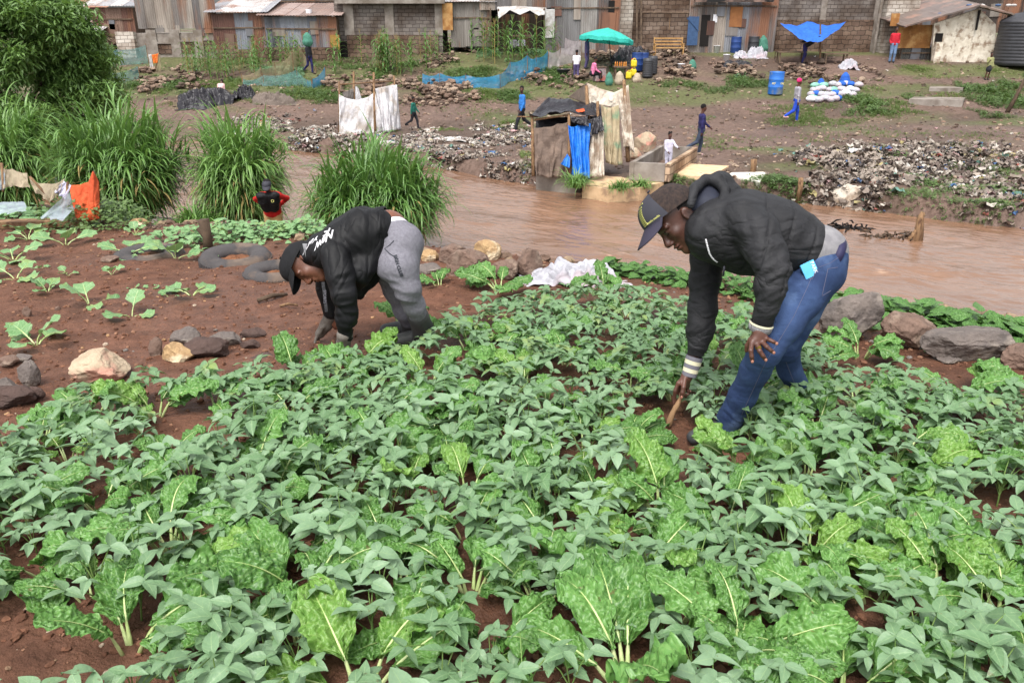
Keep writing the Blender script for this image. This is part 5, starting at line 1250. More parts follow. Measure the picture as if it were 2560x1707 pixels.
# ---------------- tyres used as planters
M_TYRE = mat('tyre rubber', srgb(78,74,74), srgb(58,56,57), scale=5, rough=.85, bump=.5, bscale=50, c3=srgb(104,90,80), s3=3)
def tyre(px, py, w, label, tilt=0):
    c = gp(px, py); R0 = w/ppm(c)/2; r = R0*.30; b = MB(); prof = [(R0-2*r, .0)]
    prof = [(R0-1.75*r, .02), (R0-1.95*r, r*.8), (R0-1.7*r, r*1.25), (R0-.9*r, r*1.55), (R0-.25*r, r*1.35), (R0, r*.85), (R0*1.0, r*.25), (R0-.2*r, -.03)]
    b.lathe(prof, n=56); root = b.build('tyre', M_TYRE, smooth=True); root.location = (c[0], c[1], c[2]-.04-(.04 if px < 400 else 0)); root.rotation_euler = (tilt, tilt*.5, 0); tag(root, label, 'tyre', 'old tyres used as planters')
    t = MB(); 
    for k in range(70):
        a = k*2*PI/70; t.box((math.cos(a)*(R0+.001), math.sin(a)*(R0+.001), r*.55), (.012, R0*.045, r*.75), Rz(a))
    t.build('tread', M_TYRE, root)
    s = MB(); s.sheet(lambda u, v: np.stack([np.cos(v*2*PI)*u*(R0-1.6*r), np.sin(v*2*PI)*u*(R0-1.6*r), r*.85 + .02*vnoise(u*9, v*14, px) - .02*u], -1), 10, 24); s.build('soil_fill', MATS['soil clods'] if False else mat('planter soil', srgb(126,84,58), srgb(98,64,46), scale=14, rough=1, bump=1, bscale=40), root, smooth=True)
tyre(372,640,168,'far tyre planter half hidden behind kale and soil'); tyre(590,655,172,'middle tyre planter filled with bare reddish soil', .06); tyre(692,690,160,'near tyre planter right behind the cap of the stooping man')
t = MB(); c = gp(520, 622); t.tube([[0,0,-.05],[.01,0,.12],[-.005,0,.28]], [.05,.045,.055], 10); t.tube([[0,0,.1],[-.07,0,.2]], [.03,.02], 8); o = t.build('tree_stump', M_BARK, smooth=True); o.location = tuple(c); tag(o, 'short forked stump standing behind the middle tyre', 'stump')
t = MB(); c = gp(30, 572); t.box((0,0,.05), (1.5,.16,.07), Rz(.12)); o = t.build('plank', M_WOOD); o.location = tuple(c); tag(o, 'weathered plank lying on the soil at the left edge', 'plank')
# ---------------- cloths
def clothmat(n, c, c2=None, sc=5, rough=.85, alpha=None, trans=.15, stain=None, bump=.4): return mat(n, srgb(*c), srgb(*(c2 or [int(q*.84) for q in c])), scale=sc, rough=rough, bump=bump, bscale=22, wrk=(4,.05,.8,1.2), alpha=alpha, trans=trans, c3=srgb(*stain) if stain else None, s3=1.8)
MC_OR = clothmat('orange mesh cloth', (214,98,58), (196,84,50)); MC_BE = clothmat('beige net', (186,170,146), alpha=.8); MC_LB = clothmat('pale blue net', (176,188,198), alpha=.7); MC_W = clothmat('white sacking', (204,202,200), (176,170,166), stain=(160,150,142)); MC_LIL = clothmat('lilac cloth', (206,204,226))
def panel(top, bot, sag=0.0, amp=.03, fr=14, nu=40, nv=18, seed=0, thick=.004):
    """cloth hanging from the line of points top down to the line bot"""
    top, bot = np.asarray(top, float), np.asarray(bot, float)
    def lerp(P, u):
        s = np.linspace(0, 1, len(P)); return np.stack([np.interp(u, s, P[:,k]) for k in range(3)], -1)
    def fn(u, v):
        a, b = lerp(top, u), lerp(bot, u); seg = (u*(len(top)-1)) % 1; a = a - np.array([0,0,1.])*(sag*4*seg*(1-seg))[...,None]
        p = a + (b-a)*v[...,None]; n = amp*(vnoise(u*fr, v*2+seed, seed) + .5*vnoise(u*fr*2.3+v*3, v*4, seed+3))*(.35+.65*v); return p + n[...,None]*np.array([.25,-1,0])
    return fn
def cloth_thing(name, parts, label, cat, loc, group=None):
    root = empty(name, loc, label, cat, group); L = np.asarray(loc)
    for pn, m, geo in parts:
        b = MB(); geo(b)
        if b.V:
            b.V = [v - L for v in b.V]; b.build(pn, m, root, smooth=True)
    return root
def post(b, p, q, r=.02, n=7): p, q = np.asarray(p), np.asarray(q); b.tube([p, (p+q)/2+[.004,0,0], q], [r*1.1, r, r*.85], n)
dF = 8.6
def fp(px, py, d=dF): return at(px, py, d)
cloth_thing('net_fence', [
    ('orange_cloth', MC_OR, lambda b: (b.sheet(panel([fp(172,464),fp(200,462),fp(222,455),fp(232,428,8.5),fp(247,455)], [fp(190,548),fp(205,550),fp(220,552),fp(235,550),fp(250,545)], .0, .035, 8), 40, 18, thick=.003))),
    ('beige_net', MC_BE, lambda b: (b.sheet(panel([fp(70,440),fp(110,458),fp(162,446)], [fp(85,478),fp(125,505),fp(150,480)], .03, .04, 12), 30, 12), b.sheet(panel([fp(0,415),fp(30,422),fp(68,432)], [fp(5,472),fp(35,465),fp(75,470)], .02, .04, 10), 24, 12))),
    ('lilac_cloth', MC_LIL, lambda b: b.sheet(panel([fp(158,452),fp(178,464)], [fp(136,480),fp(165,500)], 0, .03, 8), 14, 12, thick=.003)),
    ('blue_net', MC_LB, lambda b: (b.sheet(panel([fp(172,480),fp(196,508)], [fp(100,545,8.2),fp(160,550,8.2)], .1, .05, 8), 20, 14), b.sheet(panel([fp(-20,505,8.4),fp(60,505,8.4)], [fp(-20,540,8),fp(70,525,8)], .0, .06, 8), 20, 10), b.sheet(panel([fp(0,420),fp(12,424)], [fp(0,475),fp(14,472)], 0, .03, 6), 8, 10))),
    ('stake', M_WOOD, lambda b: post(b, fp(170,455), fp(155,548), .014)), ('stake', M_WOOD, lambda b: post(b, fp(75,442), fp(130,505), .012)), ('stake', M_WOOD, lambda b: post(b, fp(234,428), fp(252,552), .012)), ('stake', M_WOOD, lambda b: post(b, fp(4,408), fp(8,480), .014))],
    'sagging fence of orange cloth, beige net and pale rags on sticks at the left rim', 'fence', gp(160,548))
# white sack on the rim
def heap(px, py, w, dpt, h, m, label, cat, seed, name='tarpaulin', d=None, ridge=1.0, n=70, z=None, rot=0):
    c = gp(px, py); r = np.random.RandomState(seed); R = Rz(rot)
    def fn(u, v):
        x, y = (u-.5)*2, (v-.5)*2; rad = np.sqrt(x*x+y*y)/ (1+.18*vnoise(np.arctan2(y,x)*1.6+seed, 0, seed)); e = np.clip(1-rad**2.2, 0, 1)
        f = (1-2*np.abs(fbm(x*2.6+seed, y*1.7, seed, 3)))*ridge; f2 = 1-2*np.abs(vnoise(x*5+y*2+seed, y*4-x, seed)); zz = h*e**.55*(.25+.75*np.clip(f,-.2,1)+.22*f2) + .02*f2
        k = 1+.12*vnoise(x*2, y*2, seed+1); X, Y = x*w/2*k, y*dpt/2*k; q = np.stack([X, Y], -1) @ R[:2,:2].T
        return np.stack([q[...,0], q[...,1], H(c[0]+q[...,0], c[1]+q[...,1], False)-c[2] + zz + .004], -1)
    b = MB(); b.sheet(fn, n, n, thick=.006); o = b.build(name, m, smooth=True); o.location = tuple(c); return tag(o, label, cat)
M_SACKW = clothmat('white woven sack', (190,190,196), (168,166,174), stain=(186,170,176), sc=9)
s_ = heap(1430, 702, .84, .42, .15, M_SACKW, 'crumpled white woven sack draped over stones on the river rim', 'sack', 5, 'sack'); 
b = MB()
for k in range(16): a = at(1338+k*.9, 642+k*2.2, 6.9); b.tube([a-gp(1425,700), a-gp(1425,700)+[-.03-.01*(k%3),0,.01-.02*(k%2)]], [.002,.001], 4)
b.build('fringe', M_WHITE, s_)
# ================================================================== the far bank
def pl(px, py, Y): d = at(px, py, 1.0); return d*(Y/d[1])
M_IRON = mat('corrugated iron', (1,1,1), (.46,.42,.40), scale=1.6, rough=.6, vcol=True, spec=.4, bump=.2, bscale=6, c3=srgb(128,88,66), s3=.9, stretch=(1,1,.18), detail=10)
M_ROOF = mat('iron roof', (1,1,1), (.8,.78,.78), scale=1.5, rough=.5, vcol=True, spec=.5, c3=srgb(140,112,100), s3=.8, detail=8)
M_DARK = mat('painted shade and dark parts', srgb(30,27,26), rough=1)  # near-black paints the shade inside openings; also used for dark pipe and debris
M_TIMB = mat('grey timber', srgb(112,94,78), srgb(78,64,54), scale=5, rough=.9, bump=.4)
M_BLUEP = mat('blue painted metal', srgb(62,88,124), srgb(50,72,104), rough=.5); M_PLY = mat('weathered plywood', srgb(160,112,62), srgb(128,86,48), scale=2.2, rough=.8, c3=srgb(180,140,90), s3=1.5)
def blockmat(n, c1, c2, mo, bw=.40, bh=.20, sc=1.0, dist=.02, c3=None):
    m = bpy.data.materials.new(n); m.use_nodes = True; t = m.node_tree; nd = t.nodes; L = t.links; p = nd['Principled BSDF']; p.inputs['Roughness'].default_value = .92; p.inputs['Specular IOR Level'].default_value = .2
    tc = nd.new('ShaderNodeTexCoord'); sp = nd.new('ShaderNodeSeparateXYZ'); L.new(tc.outputs['Object'], sp.inputs[0]); cb = nd.new('ShaderNodeCombineXYZ'); ad = nd.new('ShaderNodeMath'); ad.operation = 'ADD'; L.new(sp.outputs[0], ad.inputs[0]); L.new(sp.outputs[1], ad.inputs[1]); L.new(ad.outputs[0], cb.inputs[0]); L.new(sp.outputs[2], cb.inputs[1])
    nz = nd.new('ShaderNodeTexNoise'); nz.inputs['Scale'].default_value = 3; L.new(tc.outputs['Object'], nz.inputs['Vector']); vm = nd.new('ShaderNodeVectorMath'); vm.operation = 'MULTIPLY_ADD'; vm.inputs[1].default_value = (dist*4,)*3; L.new(nz.outputs['Color'], vm.inputs[0]); L.new(cb.outputs[0], vm.inputs[2])
    br = nd.new('ShaderNodeTexBrick'); br.inputs['Scale'].default_value = 1; br.inputs['Brick Width'].default_value = bw; br.inputs['Row Height'].default_value = bh; br.inputs['Mortar Size'].default_value = .018; br.inputs['Mortar Smooth'].default_value = .3; br.inputs['Bias'].default_value = 0
    br.inputs['Color1'].default_value = srgb(*c1); br.inputs['Color2'].default_value = srgb(*c2); br.inputs['Mortar'].default_value = srgb(*mo); L.new(vm.outputs[0], br.inputs['Vector'])
    n2 = nd.new('ShaderNodeTexNoise'); n2.inputs['Scale'].default_value = .9; n2.inputs['Detail'].default_value = 8; L.new(tc.outputs['Object'], n2.inputs['Vector']); mr = nd.new('ShaderNodeMapRange'); mr.inputs[1].default_value = .42; mr.inputs[2].default_value = .6; L.new(n2.outputs['Fac'], mr.inputs[0])
    mx = nd.new('ShaderNodeMix'); mx.data_type = 'RGBA'; mx.blend_type = 'MULTIPLY'; mx.inputs[7].default_value = (.52,.46,.42,1); L.new(mr.outputs[0], mx.inputs[0]); L.new(br.outputs['Color'], mx.inputs[6]); L.new(mx.outputs[2], p.inputs['Base Color'])
    bp = nd.new('ShaderNodeBump'); bp.inputs['Strength'].default_value = .7; bp.inputs['Distance'].default_value = .03; bp.invert = True; L.new(br.outputs['Fac'], bp.inputs['Height']); L.new(bp.outputs[0], p.inputs['Normal']); return m
MB_GREY = blockmat('grey block', (128,120,114), (104,97,93), (86,78,74)); MB_BROWN = blockmat('brown stone block', (126,106,92), (100,82,72), (72,62,54), .42, .24, dist=.06); MB_TAN = blockmat('tan block', (132,116,104), (106,88,76), (80,67,60), .40,.22, dist=.03)
M_CONC = mat('stained concrete', srgb(150,142,134), srgb(114,104,96), scale=1.8, rough=.9, bump=.4, bscale=10, c3=srgb(108,98,88), s3=1.2, detail=9)
IR_B = [SC(134,138,148), SC(120,124,134), SC(146,148,154), SC(110,112,120)]; IR_R = [SC(122,88,76), SC(104,72,62), SC(138,112,98), SC(128,130,136)]; IR_M = [SC(134,128,124), SC(112,108,108), SC(150,142,134), SC(124,98,84), SC(100,100,106), SC(160,150,140)]
def iron(b, x0, x1, z0, z1, y, cols, r, sw=.78, jag=.06, wl=.12, amp=.012):
    x = x0; k = 0
    while x < x1-.02:
        e = min(x1, x+sw*r.uniform(.75,1.15)); c = np.array(cols[r.randint(len(cols))])*r.uniform(.85,1.12); yy = y - (k % 2)*.018 - .004; a, bt, tp = r.uniform(-.01,.01), z0-r.uniform(0,jag), z1+r.uniform(-jag,jag)*.6; nu = max(6, int((e-x)/wl*5))
        b.sheet(lambda u, v: np.stack([x+(e-x+.03)*u + a*v, yy - amp*np.sin((x+(e-x)*u)*2*PI/wl) , bt+(tp-bt)*v], -1), nu, 2, col=c); x = e; k += 1
def roofsheet(b, x0, x1, y0, y1, z0, z1, cols, r, wl=.16):
    x = x0
    while x < x1-.02:
        e = min(x1, x+.8); c = np.array(cols[r.randint(len(cols))])*r.uniform(.85,1.1); s = r.uniform(-.02,.02)
        b.sheet(lambda u, v: np.stack([x+(e-x+.04)*u, y0+(y1-y0)*v + r.uniform(-.0,.0), z0+(z1-z0)*v + s + .015*np.sin((x+(e-x)*u)*2*PI/wl)], -1), 22, 3, col=c, thick=.012); x = e
def building(name, label, px0, px1, pt, pb, Y, cat='shack', depth=4.0, wall='iron', cols=IR_M, seed=1, roof=None, ztop=None, extra=None, blk=None):
    """walls of real thickness; front at Y"""
    r = np.random.RandomState(seed); A, B_ = pl(px0, pb, Y), pl(px1, pb, Y); x0, x1, z0 = A[0], B_[0], A[2]-.25; z1 = pl(px0, pt, Y)[2] if ztop is None else ztop
    c = np.array([(x0+x1)/2, Y, z0]); root = empty(name, c, label, cat); b = MB()
    if wall == 'iron':
        b2 = MB(); b2.box(((x0+x1)/2, Y+depth/2+.05, (z0+z1)/2), (x1-x0-.04, depth, z1-z0-.05)); b2.V = [v-c for v in b2.V]; b2.build('frame', M_TIMB, root); iron(b, x0, x1, z0, z1, Y, cols, r)
        b.V = [v-c for v in b.V]; b.build('wall', M_IRON, root, smooth=False, vcol=True)
        for k in range(int((x1-x0)*.9)):
            q = MB(); xa = r.uniform(x0+.2, x1-.9); za = r.uniform(max(z0+.3,-2), min(z1,1)-.9); q.box((xa+.35, Y-.05, za+.35), (r.uniform(.3,.8), .03, r.uniform(.4,1.1)), Ry(r.uniform(-.06,.06)), col=np.array((IR_R+IR_M)[r.randint(10)])*r.uniform(.6,1.1)); q.V = [v-c for v in q.V]; q.build('patch', M_IRON, root, vcol=True)
        q = MB(); q.box(((x0+x1)/2, Y-.055, z0+(z1-z0)*.66), (x1-x0-.1, .05, .07), Ry(r.uniform(-.01,.01))); q.V = [v-c for v in q.V]; q.build('batten', M_TIMB, root)
    else: b.box(((x0+x1)/2, Y+depth/2, (z0+z1)/2), (x1-x0, depth, z1-z0)); b.V = [v-c for v in b.V]; b.build('wall', blk, root)
    if roof:
        q = MB(); ov, rise, rc = roof; roofsheet(q, x0-ov, x1+ov, Y-ov, Y+depth, z1+.06, z1+.06+rise, rc, r); q.V = [v-c for v in q.V]; q.build('roof', M_ROOF, root, vcol=True)
    def add(pn, m, geo, vcol=False, smooth=False, parent=None):
        q = MB(); geo(q); q.V = [v-c for v in q.V]; return q.build(pn, m, parent or root, smooth=smooth, vcol=vcol)
    if extra: extra(add, x0, x1, z0, z1, r)
    return root
def rect(b, px0, py0, px1, py1, Y, th=.05, **k): A, B_ = pl(px0, py1, Y), pl(px1, py0, Y); b.box(((A[0]+B_[0])/2, Y-th/2, (A[2]+B_[2])/2), (B_[0]-A[0], th, B_[2]-A[2]), **k)
RG = [SC(170,168,170), SC(150,150,154), SC(186,182,180)]; RR = [SC(160,140,132), SC(170,166,166), SC(140,118,108)]
building('shack', 'small low shack with pale roof half hidden behind the tree', 165, 246, 84, 125, 50, seed=2, cols=IR_R, roof=(.3,1.0,RG))
building('shack', 'orange-roofed distant shack at the very top left', 90, 262, 24, 70, 56, seed=3, cols=IR_M, roof=(.4,1.0,[SC(156,112,88), SC(140,104,84)]))
building('shack', 'rusty red corrugated shack on a slope of broken timber, left of the tall patchwork house', 238, 342, 18, 96, 51, seed=4, cols=IR_R[:3], roof=(.35,1.1,RG), extra=lambda add, x0, x1, z0, z1, r: [add('stilt', M_TIMB, lambda q, t=t: post(q, [x0+(x1-x0)*t, 51.3, -2.3], [x0+(x1-x0)*t, 51.3, z0+.1], .06)) for t in (.05,.5,.95)])
def ext_patch(add, x0, x1, z0, z1, r):
    for a in ((397,110,432,136),(453,105,490,133),(513,102,550,130)):
        w = add('window', M_CONC, lambda q: rect(q, a[0]-3, a[1]-4, a[2]+3, a[1], 49.0, .10)); add('blocked_opening', MB_BROWN, lambda q: rect(q, *a, 48.98, .012), parent=w)
    for p in (384,442,500,562): add('pillar', M_CONC, lambda q: rect(q, p-5, 75, p+5, 165, 49.0, .09))
    for i in range(9):
        for j in range(2): 
            if r.uniform() < .75: add('patch', M_IRON, lambda q: rect(q, 372+i*20+r.uniform(-2,2), 40+j*24, 389+i*20, 68+j*18+r.uniform(-6,8), 49.0, .04+.02*j, col=np.array(IR_M[r.randint(6)])), vcol=True)
building('building', 'tall house of patchwork iron sheets over a stained concrete base with blocked windows', 345, 575, 84, 172, 49, 'house', wall='block', blk=M_CONC, seed=5, extra=lambda *a: (ext_patch(*a), a[0]('upper_wall', M_IRON, lambda q: iron(q, pl(345,60,49)[0], pl(543,60,49)[0], pl(345,70,49)[2], 2.2, 48.95, IR_M, a[5], .55), vcol=True)))
b = MB(); r9 = np.random.RandomState(9)
for k in range(46):
    a = pl(r9.uniform(225,318), r9.uniform(95,150), 49.6+r9.uniform(-.8,.8)); q = a + np.array([r9.uniform(-1,1), r9.uniform(-.3,.3), r9.uniform(-.35,.5)]); b.tube([a, q], [.04,.03], 5)
tag(b.build('timber_pile', M_TIMB), 'heap of old poles and broken planks beneath the rusty red shack', 'timber pile', kind='stuff')
building('wall', 'crumbling whitewashed block wall stepping down beside the timber heap', 300, 345, 80, 160, 48.6, 'wall', wall='block', blk=blockmat('whitewashed block', (206,198,188), (176,164,152), (140,128,118)), seed=6, depth=.4)
building('shack', 'brown rust-striped shack between the patchwork house and the blue-grey one', 538, 668, 34, 128, 48.6, seed=7, cols=IR_R+[SC(134,138,148)], roof=(.3,.9,RG), extra=lambda add, x0, x1, z0, z1, r: add('plinth', MB_BROWN, lambda q: rect(q, 545, 124, 668, 155, 48.55, .1)))
building('shack', 'blue-grey corrugated shack on a low stone footing with an ochre curtain', 668, 845, 42, 120, 48.2, seed=8, cols=IR_B, roof=(.35,.7,RR), extra=lambda add, x0, x1, z0, z1, r: (add('plinth', MB_BROWN, lambda q: rect(q, 666, 119, 845, 152, 48.15, .12)), add('curtain', clothmat('ochre curtain', (176,136,72)), lambda q: rect(q, 828, 88, 847, 125, 48.1, .03)), add('bucket', M_WHITE, lambda q: q.lathe([(.0,0),(.14,0),(.17,.34),(.18,.34),(.15,.02)], (pl(772,40,48.6)[0], 48.7, pl(772,40,48.6)[2]), 16))))
def ext_block(cols_, Y, bot, stone=None):
    def f(add, x0, x1, z0, z1, r):
        for p in cols_: add('column', M_CONC, lambda q: rect(q, p-7, -60, p+7, bot, Y, .06))
        if stone: add('stone_footing', MB_BROWN, lambda q: rect(q, *stone, Y, .10))
    return f
building('building', 'grey block building with concrete columns and a stone footing, centre left', 845, 1108, -70, 150, 49, 'building', wall='block', blk=MB_GREY, seed=9, extra=lambda *a: (ext_block((870,972,1096), 49, 90, (872,88,1096,152))(*a), a[0]('eave', M_CONC, lambda q: rect(q, 840, -8, 1112, 10, 48.9, .35)), a[0]('doorway', M_DARK, lambda q: rect(q, 852, 104, 876, 150, 48.97, .02))))  # doorway is a near-black panel, its inner shade painted on the wall
building('shack', 'weathered grey shack with a brown board leaning at its left corner', 1128, 1228, 8, 105, 49.2, seed=10, cols=[SC(128,122,116), SC(112,106,102), SC(140,134,128)], roof=(.3,.8,RG), extra=lambda add, x0, x1, z0, z1, r: add('board', M_PLY, lambda q: rect(q, 1102, 8, 1131, 76, 49.0, .05)))
def ext_shelter(add, x0, x1, z0, z1, r):
    add('interior', M_DARK, lambda q: q.box(((x0+x1)/2, 50.4, (z0+z1)/2), (x1-x0, .05, z1-z0)))  # near-black sheet paints the shade at the back of the shelter
    for p in (1226,1246,1300,1360): add('pole', M_TIMB, lambda q: post(q, pl(p, 118, 48.3), pl(p, 22, 48.3), .05))
    T_ = [pl(1243,18,48.6), pl(1290,16,48.6), pl(1362,20,48.6)]; Bm = [pl(1246,48,47.8), pl(1275,26,47.8), pl(1300,38,47.8), pl(1325,27,47.8), pl(1345,40,47.8), pl(1362,38,47.8)]
    add('awning', MC_W, lambda q: q.sheet(panel(T_, Bm, 0, .05, 9), 50, 8, thick=.01), smooth=True)
    add('table', M_TIMB, lambda q: (rect(q, 1270, 88, 1330, 92, 47.6, .7),)); add('back_screen', M_IRON, lambda q: iron(q, x0+.3, x1-.2, z0, z1-.4, 50.2, [SC(84,72,64), SC(70,60,54)], r), vcol=True)
root = empty('shelter', pl(1290,110,49), 'dark open shelter with a scalloped white awning where two people sit', 'shelter')
def addS(pn, m, geo, vcol=False, smooth=False, parent=None):
    q = MB(); geo(q); q.V = [v-np.array(root.location) for v in q.V]; return q.build(pn, m, root, smooth=smooth, vcol=vcol)
ext_shelter(addS, pl(1226,110,49)[0], pl(1364,110,49)[0], -2.3, 0.6, np.random.RandomState(3)); addS('top_wall', M_IRON, lambda q: iron(q, pl(1200,110,49)[0], pl(1390,110,49)[0], .45, 2.2, 49, IR_M, np.random.RandomState(4)), vcol=True)
building('shack', 'tall shack of pale and grey upright iron sheets right of the open shelter', 1362, 1545, -40, 124, 48.4, seed=12, cols=[SC(150,146,142), SC(122,120,120), SC(108,104,104), SC(164,160,158)], extra=lambda add, x0, x1, z0, z1, r: (add('white_sheet', MC_W, lambda q: rect(q, 1362, 20, 1387, 95, 48.35, .03)), add('window', M_DARK, lambda q: rect(q, 1520, 2, 1537, 42, 48.36, .02))))
def ext_pipes(add, x0, x1, z0, z1, r):
    for p in (1592,1603): add('pipe', M_TIMB, lambda q: post(q, pl(p, 125, 48.5), pl(p, -40, 48.5), .06))
    add('pipe', M_TIMB, lambda q: q.tube([pl(1600,32,48.5), pl(1740,33,48.5)], [.05,.05], 8)); add('batten', M_WOOD, lambda q: rect(q, 1672, 34, 1676, 76, 48.6, .06))
    add('pillar', blockmat('pale block', (176,168,158), (150,140,130), (120,112,104)), lambda q: rect(q, 1542, -60, 1586, 128, 48.65, .25))
building('building', 'tan block house with drain pipes behind the wooden bench', 1540, 1722, -70, 134, 48.7, 'house', wall='block', blk=MB_TAN, seed=13, extra=ext_pipes)
def ext_door(add, x0, x1, z0, z1, r):
    add('doorway', M_DARK, lambda q: rect(q, 1748, 38, 1776, 116, 48.38, .04)); d = add('door', M_BLUEP, lambda q: rect(q, 1716, 42, 1748, 114, 48.25, .05)); add('brace', M_BLUEP, lambda q: q.tube([pl(1718,46,48.2), pl(1746,78,48.2)], [.04,.04], 5), parent=d)  # doorway panel carries the shade of the inside as colour
    add('poster', M_WHITE, lambda q: rect(q, 1782, 37, 1794, 57, 48.36, .01)); add('rust_sheet', mat('rust sheet', srgb(156,106,66), srgb(128,84,54), scale=3, rough=.9), lambda q: rect(q, 1822, 18, 1858, 68, 48.35, .03)); add('eave', M_ROOF, lambda q: rect(q, 1735, 0, 1930, 6, 48.3, .4), vcol=False)
building('shack', 'grey iron shack with an open blue metal door and a white notice', 1716, 1932, -50, 128, 48.4, seed=14, cols=[SC(142,134,128), SC(120,114,112), SC(150,140,130), SC(134,136,142)], extra=ext_door)
building('building', 'big grey block building with a raw stone footing behind the blue tarpaulin', 1915, 2205, -90, 150, 48.8, 'building', wall='block', blk=MB_GREY, seed=15, depth=6, extra=lambda *a: ext_block((2056,2192), 48.8, 150, (1922,50,2184,150))(*a))
building('building', 'pale corner tower of whitish blocks with a stained base beside the brown plywood', 2196, 2275, -90, 160, 48.2, 'building', wall='block', blk=blockmat('pale grey block', (188,180,170), (160,150,140), (128,118,108)), seed=16, depth=5, extra=lambda add, x0, x1, z0, z1, r: add('column', M_CONC, lambda q: rect(q, 2180, -60, 2210, 160, 48.2, .12)))
building('shack', 'dark jumble of old iron shacks in the upper right recess', 2275, 2640, -60, 70, 54, seed=17, cols=[SC(78,68,62), SC(96,84,76), SC(64,56,52)], roof=(.3,.6,RR))
building('wall', 'brown plywood screen with dark gaps below, right of the red-shirted man', 2250, 2334, 62, 150, 46.5, 'screen', seed=18, cols=[SC(84,84,80), SC(70,70,70)], depth=.15, ztop=pl(2250,118,46.5)[2], extra=lambda add, x0, x1, z0, z1, r: (add('plywood', M_PLY, lambda q: rect(q, 2232, 63, 2334, 121, 46.45, .04)), add('upper_plywood', M_PLY, lambda q: rect(q, 2224, 34, 2250, 66, 46.5, .04))))
def ext_white(add, x0, x1, z0, z1, r):
    Yw = 46.0; P0, P1, P2, P3 = pl(2330,165,Yw), pl(2335,60,Yw), pl(2448,22,Yw), pl(2490,175,Yw)
    MW = mat('flaking whitewash', srgb(222,214,200), srgb(190,178,160), scale=3, rough=.9, bump=.5, bscale=9, c3=srgb(140,120,102), s3=2.4, detail=10)
    def front(q):
        V = np.array([P0, pl(2488,180,Yw), pl(2490,62,Yw), P2, P1]); V2 = V + [0,.15,0]; n = 5; q.add(np.concatenate([V, V2]), [np.array([[0,1,2,3,4]]), np.array([[9,8,7,6,5]]), np.array([[i,(i+1)%n+0,(i+1)%n+n,i+n] for i in range(n)])[:, ::-1]])
    add('wall', MW, front); add('side_wall', MW, lambda q: (rect(q, 2488, 62, 2575, 180, Yw+.6, .1)))
    def rf(q):
        a, b_, c_, d_ = pl(2262,66,Yw-.6), pl(2452,12,Yw-.6), pl(2640,62,Yw-.6), 0
        q.sheet(lambda u, v: a + (b_-a)*u[...,None] + np.array([0,4.5,.55])*v[...,None] + np.array([0,0,.03])*vnoise(u*20, v*6, 1)[...,None], 30, 8, thick=.08, col=SC(110,98,92)); q.sheet(lambda u, v: b_ + (c_-b_)*u[...,None] + np.array([0,4.5,.55])*v[...,None] + np.array([0,0,.04])*vnoise(u*20, v*6, 5)[...,None], 30, 8, thick=.08, col=SC(126,112,102))
    add('roof', M_ROOF, rf, vcol=True); add('window', M_DARK, lambda q: rect(q, 2335, 84, 2358, 108, Yw-.01, .03)); add('downpipe', M_DARK, lambda q: q.tube([pl(2449,26,Yw-.15), pl(2440,76,Yw-.15)], [.07,.06], 8)); add('buttress', MW, lambda q: rect(q, 2326, 106, 2352, 158, Yw-.2, .3))
    for k in range(9): x = r.uniform(2300,2560); add('roof_scrap', MC_W if k % 2 else M_BLUEP, lambda q: q.add(*blob(pl(x, 42 if x < 2400 else 20, Yw-.2)+[0,.2,.12], (.16,.14,.07), sub=1)))
root = empty('shack', pl(2410,165,46), 'whitewashed flaking shack with a crooked debris-strewn roof beside the water tank', 'shack')
ext_white(addS, 0, 0, 0, 0, np.random.RandomState(5))
# back row filling the top of the picture
for i, (a, b_, lab) in enumerate(((560,860,'second row of grey roofs behind the blue-grey shack'),(1095,1240,'iron upper storey behind the brown board'))):
    building('shack', lab, a, b_, -30, 60, 54, seed=30+i, cols=IR_M, roof=(.3,.8,RG))
# ---------------- water tank
M_TANK = mat('black plastic', srgb(62,62,66), srgb(50,50,54), scale=3, rough=.5, spec=.4)
c = pl(2545,172,45.4); c[2] = float(H(c[0], 45.4, False)); b = MB(); R0 = 1.3; prof = [(0,0),(R0,0)]
for k in range(13): z = .1+k*.165; prof += [(R0, z), (R0+.035, z+.05), (R0, z+.1)]
prof += [(R0*.97,2.25),(R0*.55,2.55),(.35,2.62),(.35,2.75),(0,2.76)]; b.lathe(prof, n=48); o = b.build('water_tank', M_TANK, smooth=True); o.location = tuple(c); tag(o, 'large ribbed black water tank at the right edge', 'water tank')
